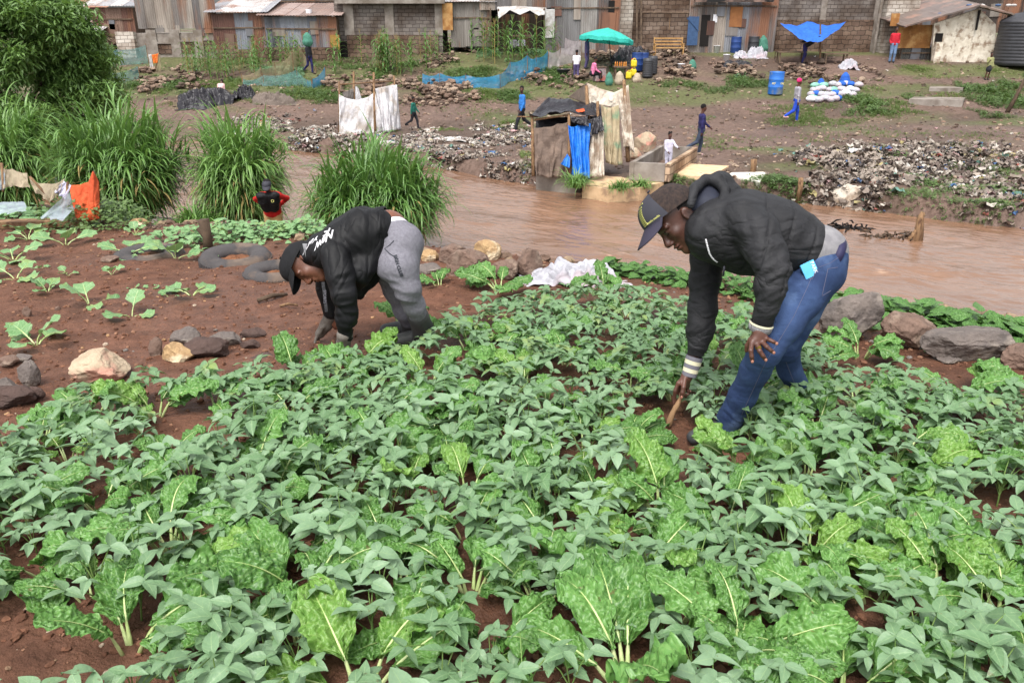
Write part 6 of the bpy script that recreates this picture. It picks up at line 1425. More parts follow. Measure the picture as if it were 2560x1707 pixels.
# ---------------- parasol
def build_parasol():
    c = gp(1530,172); root = empty('parasol', c, 'turquoise parasol tilted slightly over the stall', 'parasol'); M_TQ = clothmat('turquoise canopy', (72,204,188), (58,186,172), rough=.6, trans=.3, bump=.1)
    top = pl(1520,70,c[1])-c; b = MB(); n = 8; rimr = 1.42; tilt = Ry(.10) @ Rx(-.08); ap = top; V = [ap]
    for ring, (rr, dz) in enumerate(((.5,-.20),(.85,-.40),(1.0,-.52),(1.0,-.70))):
        for k in range(n*4):
            a = k*2*PI/(n*4); s = 1 - .06*(1-abs(math.cos(a*n/2)))*(ring > 0); V.append(ap + tilt @ np.array([math.cos(a)*rr*rimr*s, math.sin(a)*rr*rimr*s, dz - (.04*(1-abs(math.cos(a*n/2))) if ring else 0)]))
    m = n*4; F3 = np.array([[0, 1+k, 1+(k+1)%m] for k in range(m)]); F4 = np.array([[1+r*m+k, 1+(r+1)*m+k, 1+(r+1)*m+(k+1)%m, 1+r*m+(k+1)%m] for r in range(3) for k in range(m)]); b.add(V, [F3, F4]); b.build('canopy', M_TQ, root)
    b = MB(); b.tube([[0,0,-.1], ap*[1,1,.98]], [.03,.022], 8); b.build('pole', M_TANK, root, smooth=True)
    for k in range(n): a = k*2*PI/n; b = MB(); b.tube([ap+[0,0,-.06], ap + tilt @ np.array([math.cos(a)*rimr, math.sin(a)*rimr, -.55])], [.012,.01], 5); b.build('rib', M_TANK, root)
build_parasol()
# ---------------- blue tarpaulin canopy
c = gp(2051,160); root = empty('canopy', c, 'blue tarpaulin stretched as a drooping canopy on a thin pole', 'canopy'); M_TARB = clothmat('blue tarpaulin', (58,120,220), (48,104,200), rough=.5, trans=.25, bump=.5)
YT = c[1]
def tarp(b):
    K = np.array([[pl(1950,60,YT+.3), pl(1992,66,YT+1), pl(2018,54,YT+2.2), pl(2065,66,YT+1.6), pl(2114,57,YT+.9)], [pl(1975,78,YT-.2), pl(2003,80,YT+.3), pl(2035,78,YT+.5), pl(2070,80,YT+.3), pl(2098,74,YT)], [pl(1996,96,YT-.8), pl(2015,104,YT-1), pl(2040,107,YT-1), pl(2055,104,YT-1), pl(2075,88,YT-.6)]])
    def fn(u, v):
        iu, iv = u*4, v*2; a, q = np.clip(iu.astype(int),0,3), np.clip(iv.astype(int),0,1); fu, fv = (iu-a)[...,None], (iv-q)[...,None]
        return K[q,a]*(1-fu)*(1-fv)+K[q,a+1]*fu*(1-fv)+K[q+1,a]*(1-fu)*fv+K[q+1,a+1]*fu*fv + (.03*vnoise(u*14, v*8, 2))[...,None]*np.array([0,-.5,1])
    b.sheet(fn, 48, 24, thick=.01)
addS('sheet', M_TARB, tarp, smooth=True); addS('pole', M_WOOD, lambda b: post(b, c-[0,0,.1], pl(2051,54,YT), .05)); addS('rope', M_TIMB, lambda b: b.tube([pl(1950,60,YT+.3), pl(1936,150,YT+1)], [.02,.02], 5))
# ---------------- furniture, barrels and buckets
def bench():
    c = gp(1670,142); c[2] = float(H(c[0], c[1], False)); root = empty('bench', c, 'bamboo-coloured wooden bench against the tan block house', 'bench'); M_BB = mat('bamboo', srgb(180,142,92), srgb(150,114,70), rough=.7); w = 1.55
    def p(n, *boxes):
        q = MB()
        for a in boxes: q.box(*a)
        q.build(n, M_BB, root)
    p('seat', ((0,0,.45),(w,.5,.05))); 
    for z in (.62,.78,.94): p('back_slat', ((0,.24,z),(w,.04,.07)))
    for x in (-w/2,w/2):
        for y, h in ((-.25,.62),(.25,1.0)): p('leg', ((x,y,h/2),(.07,.07,h)))
        p('armrest', ((x,0,.66),(.07,.55,.05)))
bench()
def table(px, py, w, lab, h=.7):
    c = gp(px, py); root = empty('table', c, lab, 'table')
    q = MB(); q.box((0,0,h), (w,.6,.06)); q.build('tabletop', M_TIMB, root)
    for x in (-w/2+.1, w/2-.1):
        for y in (-.22,.22): q = MB(); q.box((x,y,h/2-.015), (.07,.07,h-.03)); q.build('leg', M_TIMB, root)
table(1975,158,1.5,'dark rough table at the left below the blue tarpaulin',.55); table(2085,160,1.3,'rough bench table at the right below the blue tarpaulin',.5); table(1550,196,.75,'little stall table with bottles under the parasol',.55)
def lathe_thing(name, prof, px, py, m, lab, cat, group=None, s=1.0, extra=None, z0=0.0, n=24, rot=None):
    c = gp(px, py); c[2] += z0; b = MB(); b.lathe(np.array(prof)*s, n=n, R=rot); o = b.build(name, m, smooth=True); o.location = tuple(c); tag(o, lab, cat, group)
    if extra: extra(o, c)
    return o
DRUM = [(0,0),(.29,0),(.30,.03),(.305,.28),(.315,.30),(.305,.32),(.305,.58),(.315,.60),(.305,.62),(.30,.87),(.305,.90),(.285,.90),(.28,.80),(0,.80)]
M_DRB = mat('blue plastic', srgb(44,112,196), srgb(36,96,176), scale=2, rough=.45, spec=.5, c3=srgb(120,130,140), s3=1.5)
def drum_text(o, c): put_text('lettering', 'POWEROIL', .115, c + [0,-.318,.50], ex, [0,0,1], mat('yellow paint', srgb(220,206,120), rough=.7), o, None, 0, .004)
lathe_thing('plastic_drum', DRUM, 1937, 236, M_DRB, 'open blue drum with yellow lettering standing on the grass', 'drum', s=1.12, extra=lambda o, c: drum_text(o, c))
M_DKB = mat('dark blue plastic', srgb(44,70,128), srgb(36,58,108), rough=.45); M_REDL = mat('pink-red lid', srgb(224,60,96), rough=.5); M_YLW = mat('yellow plastic', srgb(224,200,50), srgb(204,180,40), rough=.45); M_GRB = mat('green basin', srgb(30,120,70), rough=.5)
for px, py, m, s, lab in ((1592,178,M_DKB,1.0,'dark blue drum by the parasol stall, left of two'),(1606,176,M_DKB,.95,'dark blue drum by the parasol stall, right of two'),(1838,133,M_DKB,.95,'dark blue drum against the grey iron shack'),(1805,122,M_TANK,1.0,'black drum with a pink-red lid by the open blue door'),(1882,132,M_TANK,.95,'black drum in front of the pale blue sheet wall')):
    lathe_thing('plastic_drum', DRUM, px, py, m, lab, 'drum', 'drums near the houses', s, extra=(lambda o, c: (lambda q: q.build('lid', M_REDL, o, smooth=True))(MB().lathe([(0,.98),(.25,.97),(.29,.92),(.30,.9)], n=20))) if 'pink' in lab else None)
TK = [(0,0),(.26,0)] + sum([[(.26,.05+k*.09),(.275,.075+k*.09),(.26,.1+k*.09)] for k in range(9)], []) + [(.25,.90),(.22,.93),(.20,.86),(0,.86)]
lathe_thing('ribbed_barrel', TK, 1618, 194, M_TANK, 'ribbed black barrel by the stall, nearer of two', 'barrel', 'ribbed black barrels', 1.0); lathe_thing('ribbed_barrel', TK, 1630, 186, M_TANK, 'ribbed black barrel by the stall, further of two', 'barrel', 'ribbed black barrels', .95)
BK = [(0,0),(.13,0),(.16,.34),(.175,.34),(.175,.36),(.15,.36),(.12,.03),(0,.03)]
for px, py, lab in ((1815,156,'white bucket on the slope below the open door'),(1702,180,'white bucket beside green netting on the rubble'),(1791,133,'cream bucket by the pink-lidded drum')):
    lathe_thing('bucket', BK, px, py, M_WHITE, lab, 'bucket', 'buckets near the houses', 1.1, extra=lambda o, c: (lambda q: q.build('handle', M_TIMB, o))(MB().tube([[.165*math.cos(t)*1.1, 0, .38-.10*math.sin(t)] for t in np.linspace(0,PI,9)], .006, 5)))
def jerry(px, py, lab, z0=0):
    c = gp(px, py); c[2] += z0; root = empty('jerrycan', c, lab, 'jerrycan', 'yellow jerrycans by the parasol stall'); q = SDF(.02); q.chain([[-.07,0,.10],[-.07,0,.30]], [.09,.09], .05); q.chain([[.07,0,.10],[.07,0,.28]], [.09,.09], .05); V, F = q.mesh(); link('container', raw_mesh('container', V, F, M_YLW), root)
    q = MB(); q.tube([[-.08,0,.38],[-.02,0,.44],[.08,0,.42],[.10,0,.36]], .02, 6); q.build('handle', M_YLW, root, smooth=True); q = MB(); q.tube([[-.09,0,.37],[-.09,0,.44]], .03, 8); q.build('cap', M_REDL, root)
jerry(1583,192,'yellow jerrycan at the bottom of the stacked pair'); jerry(1583,192,'yellow jerrycan stacked on top of another by the stall', .44); jerry(1571,199,'yellow jerrycan standing in front of the stacked pair')
lathe_thing('basin', [(0,0),(.30,0),(.33,.28),(.36,.28),(.36,.31),(.32,.31),(.28,.04),(0,.04)], 1408, 189, M_TANK, 'black basin on the ground left of the child in the white shirt', 'basin'); lathe_thing('basin', [(0,0),(.2,0),(.26,.2),(.28,.2),(.28,.22),(.24,.22),(.18,.03),(0,.03)], 1812, 130, M_GRB, 'green basin by the pink-lidded drum', 'basin')
c = gp(1498,203); b = MB(); b.box((0,0,.32), (.55,.5,.64), Rz(.2), taper=.95); o = b.build('metal_box', mat('grey painted metal', srgb(130,110,110), srgb(150,140,140), rough=.7, c3=srgb(160,80,70), s3=2)); b = MB(); b.box((0,0,.665), (.60,.55,.04), Rz(.2)); b.build('lid', M_TIMB, o); o.location = tuple(c); tag(o, 'grey box with reddish paint in front of the seated woman', 'box')
b = MB(); c = gp(1550,196)
for k in range(6): b.lathe([(0,0),(.035,0),(.035,.16),(.012,.20),(.012,.24),(0,.24)], (-.28+k*.11, -.1+.1*(k%2), .58), 8)
o = b.build('bottles', mat('bottle plastic', srgb(220,150,60), srgb(160,90,50), rough=.3)); o.location = tuple(c); tag(o, 'cluster of small bottles on the stall table', 'bottles', kind='stuff')
# sacks
M_SK2 = clothmat('hessian sack', (196,178,156), stain=(150,130,112)); M_GN = clothmat('green netting', (90,150,130), alpha=.85)
def sack(px, py, w, h, m, lab, seed, group='filled sacks', lean=0, squash=.7):
    c = gp(px, py); s = SDF(.03); s.chain([[0,0,h*.28],[lean*h,0,h*.62]], [w*.46,w*.36], .1); s.chain([[lean*h,0,h*.6],[lean*h*1.3,0,h*.92]], [w*.30,w*.14], .08); V, F = s.mesh(1, lambda V, n: .02*fbm(V[:,0]*8+seed, V[:,1]*8, V[:,2]*8, 2)); V[:,1] *= squash; o = link('sack', raw_mesh('sack', V, F, m), None, c); return tag(o, lab, 'sack', group)
for a in ((1548,212,.55,.62,M_SK2,'pale brown sack standing left of the jerrycans',1),(1592,206,.5,.4,M_SK2,'slumped pale sack right of the jerrycans',2),(1934,120,.4,.6,M_SACKW,'white bag hanging by the stone wall left of the tarpaulin',6),(1905,132,.7,.9,M_GN,'green-grey sack standing by the black drum',7),(1730,172,.5,.42,M_GN,'green net bundle beside the white bucket on the rubble',8),(1522,214,.45,.62,M_GN,'teal rag bundle on the litter below the metal box',9)): sack(*a)
heap(1852, 146, .9, .5, .34, M_SACKW, 'white sack heap beside the white bucket, lower left one', 'sack', 43, 'sack', n=40); heap(1888, 144, 1.2, .6, .55, M_SACKW, 'white sack heap with a pointed top in front of the iron shack', 'sack', 44, 'sack', n=40); heap(2122, 172, 1.05, .6, .42, M_SACKW, 'white bulging sack alone on the slope right of the blue tarpaulin', 'sack', 45, 'sack', n=40)
# sandbag pad
r = np.random.RandomState(4); cols = [M_SACKW, M_SACKW, M_WHITE, clothmat('blue bag', (50,104,200)), clothmat('mint bag', (150,206,186)), M_SACKW]
k = 0
for row in range(4):
    for i in range(9 - (row == 0)*2):
        px = 2022 + i*13 + row*5 + r.uniform(-5,5); py = 254 - row*11 + r.uniform(-3,3); c = gp(px, py); V, F = blob(np.zeros(3), (.19*r.uniform(.8,1.2),.26*r.uniform(.8,1.15),.14), sub=2); V = V*(1+.08*vnoise(V[:,0]*9+k, V[:,1]*9, V[:,2]*9))[:,None]; m = cols[r.randint(6)]
        o = link('sandbag', raw_mesh('sandbag', V, F, m), None, c+[0,0,.12+.02*row]); o.rotation_euler = (0, 0, r.uniform(-.9,.9)); tag(o, 'small filled bag in the low white and blue bag pile on the grass', 'bag', 'small filled bags laid in a low pile'); k += 1
for px, py, s in ((1840+210,222,.22),(2110,215,.30)): sack(px, py, s*2, s*2, cols[3], 'blue bag on top of the low bag pile, %s one' % ('left' if px < 2100 else 'right'), px)
# stone steps, slabs, stumps
def slab(pts, th, m, lab, name='stone_slab', cat='slab', z=0, thn=None):
    P = [gp(*p) for p in pts]; zc = np.mean([p[2] for p in P]); P = [np.array([p[0], p[1], zc+th+z]) for p in P]; c = np.mean(P, 0); n = len(P); V = np.array(P)-c; V = np.concatenate([V, V-[0,0,th+.15]]); b = MB(); b.add(V, [np.arange(n)[None, ::-1] if False else np.arange(n)[None], np.arange(n, 2*n)[None, ::-1], np.array([[i, i+n, (i+1)%n+n, (i+1)%n] for i in range(n)])])
    o = b.build(name, m); o.location = tuple(c); return tag(o, lab, cat)
slab([(2270,262),(2405,268),(2412,252),(2285,246)], .18, M_CONC, 'long pale stone slab forming a step on the right slope'); slab([(2322,228),(2405,232),(2410,222),(2325,216)], .1, M_CONC, 'upper grey stone slab above the long pale one')
slab([(1690,443),(1775,448),(1822,420),(1715,414)], .06, mat('pale tiled slab', srgb(216,188,152), srgb(190,160,124), scale=4, rough=.8), 'pinkish tiled slab lying right of the concrete tub'); slab([(1818,440),(1898,468),(1916,432),(1830,434)], .05, mat('white foam board', srgb(232,228,216), srgb(206,200,188), scale=8, rough=.9, bump=.6), 'cracked white board lying on the bank above the hood', 'board', 'board')
for px, py, h, lab in ((1995,500,.55,'tall cut post at the water edge by the litter'),(1881,432,.38,'squat cut post above the white board')):
    c = gp(px, py); b = MB(); b.tube([[0,0,-.1],[.02,0,h*.5],[0,0,h]], [.09 if h < .5 else .07]*3, 10); o = b.build('post', M_WOOD, smooth=True); o.location = tuple(c); tag(o, lab, 'post')
c = gp(2515,283); b = MB(); b.tube([[0,0,-.1],[.25,0,.6],[.5,0,1.45]], [.10,.08,.06], 8); o = b.build('post', M_BARK, smooth=True); o.location = tuple(c); tag(o, 'dark leaning post on the grassy slope at the right edge', 'post')
# things in the river
for px, py, w, lab in ((2125,570,.75,'dark tangle of weeds and plastic stranded in the river'),(2235,592,.9,'low strip of debris breaking the river surface')):
    c = gp(px, py, WZ+.02); r = np.random.RandomState(px); b = MB()
    for k in range(60): a = r.normal(0,1,3)*[w*.3,w*.14,.04]; q = a+r.normal(0,1,3)*[.16,.08,.05]; b.tube([a,(a+q)/2+[0,0,.03],q], [.02,.022,.01], 5)
    o = b.build('river_debris', M_DARK if px < 2200 else M_BARK, smooth=True); o.location = tuple(c); tag(o, lab, 'debris')
c = gp(2290,600, WZ); b = MB(); b.tube([[0,0,-.2],[.03,0,.2],[.0,0,.5],[.05,.02,.62]], [.17,.10,.07,.05], 10); b.tube([[-.2,0,-.05],[-.1,0,.1],[.0,0,.3]], [.05,.05,.03], 7); o = b.build('driftwood', M_WOOD, smooth=True); o.location = tuple(c); tag(o, 'weathered tree stump sticking up out of the river', 'stump')
# ---------------- white screened latrine
def screen(name, lab, posts, panels, cat, loc, parts=()):
    root = empty(name, loc, lab, cat); L = np.asarray(loc)
    def add(pn, m, geo, **k): q = MB(); geo(q); q.V = [v-L for v in q.V]; return q.build(pn, m, root, smooth=True, **k)
    for p, q, r_ in posts: add('post', M_WOOD, lambda b: post(b, p, q, r_))
    for pn, m, T_, B_, sag, amp, fr in panels: add(pn, m, lambda b: b.sheet(panel(T_, B_, sag, amp, fr, seed=fr), 60, 22, thick=.006))
    return root, add
D = 31.0; a = lambda px, py, dd=0: at(px, py, D+dd)
MC_SH = clothmat('stained white sheet', (206,204,206), (180,176,178), stain=(168,158,150), sc=3, trans=.1)
screen('latrine_screen', 'roofless latrine screen of stained white sheets on sticks', [(a(848,338), a(848,205), .04), (a(886,330,1.4), a(884,180,1.4), .05), (a(938,340), a(934,182), .05), (a(992,335,.6), a(985,190,.6), .04), (a(848,212), a(990,203,.6), .025)],
   [('sheet', MC_SH, [a(847,236), a(866,246), a(893,251), a(920,243), a(938,230)], [a(848,339), a(870,341), a(900,340), a(925,336), a(960,331)], 0, .17, 7), ('sheet', MC_SH, [a(938,222), a(960,217,.2), a(992,212,.6)], [a(958,332), a(980,328,.2), a(1003,323,.6)], 0, .15, 6), ('sheet', MC_SH, [a(884,214,1.4), a(893,218,1.5), a(896,222,1.6)], [a(884,250,1.4), a(896,252,1.5), a(905,250,1.6)], 0, .05, 6), ('dark_sheet', clothmat('grey sheet', (120,112,108)), [a(856,232,1), a(884,222,1.3)], [a(860,246,1), a(884,262,1.3)], 0, .04, 6)], 'latrine', gp(900,338))
# ---------------- the big tarpaulin latrine on the bank
D = 22.5
MC_BRN = clothmat('brown grimy tarp', (120,102,90), (92,78,70), sc=3, rough=.8, trans=0, stain=(74,60,52)); MC_BLU = clothmat('blue plastic sheet', (40,124,220), (30,104,196), rough=.4, bump=.8); MC_CR = clothmat('cream sheet', (216,206,192), (188,176,160), sc=3, stain=(150,130,112)); MC_GRN = clothmat('green stained canvas', (176,160,132), (150,136,108), sc=2, stain=(118,140,112)); MC_BLP = clothmat('black polythene', (46,44,49), (32,30,34), rough=.35, bump=.8, trans=0)
rt, add = screen('tarpaulin_latrine', 'patched latrine of brown tarp, blue plastic and cream sheets at the water edge',
   [(a(1333,440), a(1330,290), .05), (a(1424,445,-.1), a(1422,285,-.1), .05), (a(1476,430,.9), a(1466,215,.9), .06), (a(1496,400,.3), a(1494,255,.3), .05), (a(1570,405,.6), a(1560,200,.6), .06), (a(1335,300), a(1425,287,-.1), .03), (a(1292,292), a(1345,293), .018)],
   [('brown_tarp', MC_BRN, [a(1328,318), a(1360,318), a(1395,310), a(1424,303)], [a(1338,438), a(1370,444), a(1400,444), a(1432,446)], .03, .13, 6), ('blue_sheet', MC_BLU, [a(1420,313,-.2), a(1445,313,-.2), a(1475,308,-.2)], [a(1432,440,-.3), a(1450,436,-.35), a(1472,446,-.3)], .05, .13, 12), ('blue_flap', MC_BLU, [a(1418,385,-.3), a(1425,395,-.3)], [a(1401,410,-.35), a(1424,421,-.35)], 0, .04, 5), ('cream_sheet', MC_CR, [a(1478,330,-.1), a(1508,305,-.1)], [a(1472,446,-.15), a(1510,440,-.1)], 0, .12, 9), ('green_canvas', MC_GRN, [a(1502,262,.2), a(1525,270,.3), a(1545,262,.4)], [a(1512,405,.2), a(1530,412,.2), a(1560,414,.3)], .02, .12, 6), ('cream_sheet', MC_CR, [a(1466,207,.9), a(1500,222,.8), a(1535,232,.7), a(1570,215,.6)], [a(1474,260,.9), a(1500,262,.8), a(1540,270,.7), a(1562,270,.6)], 0, .08, 9), ('cream_sheet', MC_CR, [a(1545,232,.6), a(1570,212,.6)], [a(1560,350,.5), a(1586,384,.4)], 0, .10, 9), ('cream_sheet', MC_CR, [a(1552,300,.55), a(1566,300,.55)], [a(1557,370,.5), a(1576,365,.5)], 0, .06, 5), ('grey_side', clothmat('grey side cloth', (140,124,112)), [a(1462,212,1.0), a(1467,207,.9)], [a(1420,243,2.2), a(1470,262,1.0)], 0, .04, 6)], 'latrine', gp(1400,452))
def rfn(u, v):
    K = np.array([[a(1322,292,-.1), a(1370,288,-.15), a(1425,283,-.2), a(1492,285,-.1), a(1506,330,-.2)], [a(1326,282,.5), a(1365,262,.6), a(1420,262,.5), a(1480,262,.5), a(1504,290,.2)], [a(1345,265,1.3), a(1375,256,1.6), a(1420,253,1.6), a(1470,258,1.4), a(1500,262,.7)]])
    iu, iv = u*4, v*2; p, q = np.clip(iu.astype(int),0,3), np.clip(iv.astype(int),0,1); fu, fv = (iu-p)[...,None], (iv-q)[...,None]
    return K[q,p]*(1-fu)*(1-fv)+K[q,p+1]*fu*(1-fv)+K[q+1,p]*(1-fu)*fv+K[q+1,p+1]*fu*fv + (.22*fbm(u*6, v*4, 2, 3))[...,None]*np.array([0,-.3,1])
add('roof_sheet', MC_BLP, lambda b: b.sheet(rfn, 60, 30, thick=.01)); add('black_flap', MC_BLP, lambda b: b.sheet(panel([a(1470,300,-.2), a(1505,290,-.2)], [a(1474,345,-.25), a(1508,325,-.2)], 0, .1, 8), 20, 12, thick=.006)); add('black_flap', MC_BLP, lambda b: b.sheet(panel([a(1424,290,-.25), a(1470,290,-.25)], [a(1430,306,-.3), a(1470,316,-.3)], .04, .1, 8), 20, 12, thick=.006))
add('orange_rag', MC_OR, lambda b: b.sheet(panel([a(1440,276,.1), a(1460,272,.2)], [a(1442,283,0), a(1462,279,0)], 0, .04, 6), 10, 6, thick=.01))
add('inner_shade_sheet', MC_BLP, lambda b: b.sheet(panel([a(1340,296,1.2), a(1500,290,1.2)], [a(1340,440,1.2), a(1500,430,1.2)], 0, .03, 6), 20, 8, thick=.006))  # black sheet set inside, its colour standing in for the shade there
# footing of the latrine and the paved apron
def quadblock(name, m, pts, ztop, zbot, lab=None, cat=None, parent=None):
    V = np.array([[p[0], p[1], ztop] for p in pts] + [[p[0], p[1], zbot] for p in pts]); c = V.mean(0); c[2] = zbot; n = len(pts); b = MB(); b.add(V-c, [np.arange(n)[None], np.arange(n,2*n)[None, ::-1], np.array([[i, i+n, (i+1)%n+n, (i+1)%n] for i in range(n)])]); o = b.build(name, m); o.location = tuple(c); return tag(o, lab, cat) if lab else o
gz = -4.22
Z = lambda px, py, z=gz: gp(px, py, z)
quadblock('footing', M_CONC, [Z(1340,443), Z(1440,450), Z(1500,430), Z(1345,420)], -4.12, -4.9, 'mossy concrete footing under the patched latrine at the water', 'footing')
quadblock('paved_apron', mat('worn tile paving', srgb(206,176,140), srgb(176,146,112), scale=3, rough=.8, c3=srgb(150,124,100), s3=3), [Z(1456,462), Z(1520,474), Z(1600,470), Z(1660,455), Z(1640,420), Z(1560,385), Z(1530,400), Z(1500,430)], gz, -4.85, 'worn pinkish paving between the latrine and the concrete tub', 'paving')
# concrete tub
def tub():
    z0, z1 = -4.2, -3.72; P = [Z(1572,450,z0), Z(1672,455,z0), Z(1740,408,z0), Z(1648,402,z0)]; c = np.mean(P, 0); root = empty('concrete_tub', c, 'open concrete tub of rough blocks with a toddler inside', 'tub'); mm = M_CONC; bl = blockmat('tub block', (190,164,138), (160,136,114), (120,100,84), .42, .22, dist=.02)
    for i, (m, nm) in enumerate(((mm,'front_wall'),(bl,'side_wall'),(mm,'back_wall'),(mm,'side_wall'))):
        p, q = P[i], P[(i+1)%4]; dv = N(q-p); nn = np.array([-dv[1], dv[0], 0]); L = np.linalg.norm(q-p); b = MB(); b.box((p+q)/2-c+nn*.06+[0,0,(z1-z0)/2], (L-(.0 if i%2 else .26), .13, z1-z0+(.0 if i%2 else .01)), np.stack([dv, nn, [0,0,1]], 1)); b.build(nm, m, root)
    b = MB(); b.add(np.array([p-c+[0,0,.03] for p in P]), np.array([[0,1,2,3]])); b.build('floor', mm, root)
tub()
V, F = rock_verts((.8,.5,.95), 77, 3, 8); c = gp(1612,378); o = link('stone', raw_mesh('stone', V, F, MS_PALE), None, c+[0,0,.2]); tag(o, 'tall rough pale block behind the concrete tub', 'stone'); V, F = rock_verts((.5,.5,.6), 78, 3, 8); c = gp(1590,398); o = link('stone', raw_mesh('stone', V, F, MS_PALE), None, c+[0,0,.1]); tag(o, 'small pale block at the corner of the paving, by the tub', 'stone')
# ---------------- net fences on the far side
MN_B = clothmat('blue net', (60,160,212), alpha=.62, trans=.3, bump=.2); MN_P = clothmat('pale pink net', (214,200,204), alpha=.7, trans=.3, bump=.2); MN_T = clothmat('tan net', (176,160,130), alpha=.6, trans=.3, bump=.2); MN_G = clothmat('teal net', (110,158,156), alpha=.55, trans=.3, bump=.2)
def net(lab, m, pts, h=.75, group='net fences round the plots', sag=.14):
    P = [(gp(px, py), hh) for px, py, hh in pts]; c = P[0][0]; top = [p+[0,0,hh*h] for p, hh in P]; bot = [p+[0,-.05,-.05] for p, hh in P]
    root = empty('net_fence', c, lab, 'net fence', group); b = MB(); b.sheet(panel(top, bot, sag, .06, 3*len(pts)), 14*len(pts), 10); b.V = [v-c for v in b.V]; b.build('netting', m, root, smooth=True)
    for p, hh in P: b = MB(); post(b, p-c-[0,0,.1], p-c+[0,0,hh*h+.08], .02, 6); b.build('stake', M_WOOD, root)
net('long bright blue net fence zigzagging past the rubble heap', MN_B, [(1056,211,.7),(1100,215,.8),(1165,220,.8),(1250,222,.9),(1275,206,1.3),(1318,196,1.5),(1340,190,1.2),(1370,175,1.3)])
net('pale pink net fence running up to the child in the white shirt', MN_P, [(1370,178,1.3),(1400,166,1.2),(1452,152,1.4)]); net('pale net fence behind the maize by the white sheet wall', MN_P, [(1378,128,1.1),(1404,130,1.2),(1448,150,1.3)])
net('tan net fence round the kale plot in the middle left field', MN_T, [(606,208,.5),(655,205,.9),(690,195,.9),(735,186,1.4),(750,170,1.6),(790,184,.4)]); net('tan net fence along the far side of the kale plot', MN_T, [(645,145,.6),(700,150,.8),(752,160,1.2)])
net('teal net strip in the grass below the tan net', MN_G, [(608,214,.4),(660,216,.7),(745,215,1.0),(780,222,.5)]); net('short teal net corner leaning on a stick', MN_B, [(768,215,.4),(782,222,.6),(816,210,1.1)])
net('long teal net fence near the tree on the left', MN_G, [(215,172,1.3),(285,166,1.2),(372,160,1.3)]); net('lower teal net fence crossing the grass near the tree', MN_G, [(210,218,1.0),(270,214,.8),(350,196,.8)])
# scarecrow-like rags on sticks
c = gp(385,180); cloth_thing('hanging_rags', [('white_rag', MC_W, lambda b: b.sheet(panel([pl(371,138,c[1]), pl(378,136,c[1])], [pl(376,174,c[1]), pl(384,172,c[1])], 0, .05, 5), 12, 12, thick=.006)), ('red_shirt', clothmat('red printed shirt', (214,54,34), (226,150,60), sc=12), lambda b: b.sheet(panel([pl(379,138,c[1]), pl(397,134,c[1])], [pl(384,160,c[1]), pl(394,158,c[1])], 0, .04, 5), 12, 12, thick=.006)), ('tan_rag', MN_T, lambda b: b.sheet(panel([pl(395,136,c[1]), pl(400,136,c[1])], [pl(386,188,c[1]), pl(404,186,c[1])], 0, .05, 5), 12, 12)), ('stick', M_WOOD, lambda b: post(b, c-[0,0,.1], pl(397,132,c[1]), .02))], 'red patterned shirt and white rag hung on a stick like a scarecrow', 'rags', c)
# black tarps
heap(520, 256, 2.6, 1.6, .55, MC_BLP, 'big crumpled black plastic sheet with a person crouching behind it', 'tarpaulin', 3); heap(492, 270, 1.6, .9, .35, MC_BLP, 'smaller black plastic bundle at the left end of the big sheet', 'tarpaulin', 8); heap(615, 245, 1.0, .8, .5, MC_BLP, 'black plastic bundle at the right end of the big sheet', 'tarpaulin', 11); heap(690, 256, 2.0, 1.1, .42, clothmat('grey felt', (112,100,92), trans=0), 'stiff grey tarpaulin lump lying on the dirt', 'tarpaulin', 14); heap(1580, 152, 2.4, 1.5, .7, MC_BLP, 'black plastic sheet heaped behind the parasol stall', 'tarpaulin', 17); heap(1845,166,1.5,.8,.25, MC_BLP, 'flat black plastic below the white sacks', 'tarpaulin', 19)
# sack on the carrier's head
c = gp(776,184); sack(776, 184, .6, .55, M_GN, 'pale green sack carried on the head of the person by the tan net', 40, group=None).location = (c[0], c[1], c[2]+1.4)
# ---------------- maize
def maize_geo(seed):
    r = np.random.RandomState(seed); L = LB(); s = MB(); h = r.uniform(1.3,1.9); s.tube([[0,0,-.1],[.02,0,h*.5],[0,.02,h]], [.018,.014,.007], 5)
    for k in range(11): z = .15+h*.8*k/10; az = k*PI+r.uniform(-.6,.6); leaf(L, (0,0,z), dirv(az, r.uniform(.6,1.1)), np.array([0,0,1.]), r.uniform(.55,.85), .085, 'blade', curl=r.uniform(1.1,1.7), fold=.25, nu=2, nv=8)
    for k in range(5): s.tube([[0,0,h-.02], np.array([0,0,h])+dirv(k*1.3, 1.2)*.25], [.006,.004], 4)
    V, F, U = L.arr(); me = raw_mesh('leaves', V, F, M_MAIZE, uv=U); o = s.build('stem', M_DRY if seed % 2 else M_BSTEM); d = o.data; bpy.data.objects.remove(o); return me, d
MZ = [maize_geo(i) for i in range(4)]; r = np.random.RandomState(8)
def mz(n, x0, x1, y0, y1, lab, sc=1.0):
    for k in range(n):
        c = gp(r.uniform(x0,x1), r.uniform(y0,y1)); e = empty('maize_plant', c, lab, 'maize plant', lab.replace('maize plant in', 'maize in')); e.rotation_euler = (0,0,r.uniform(0,6.28)); s = sc*r.uniform(.8,1.15); e.scale = (s,)*3; a, b = MZ[r.randint(4)]; link('leaves', a, e); link('stem', b, e)
mz(16, 925, 1012, 176, 186, 'maize plant in the small stand before the grey block building'); mz(26, 1172, 1385, 128, 172, 'maize plant in the long stand before the open shelter', 1.1); mz(34, 470, 650, 165, 205, 'maize plant in the field on the far left side', .9); mz(3, 824, 842, 180, 188, 'maize plant in the sparse trio beside the ochre curtain', .9); mz(2, 1015, 1030, 182, 190, 'maize plant in the pair right of the small stand', .9)
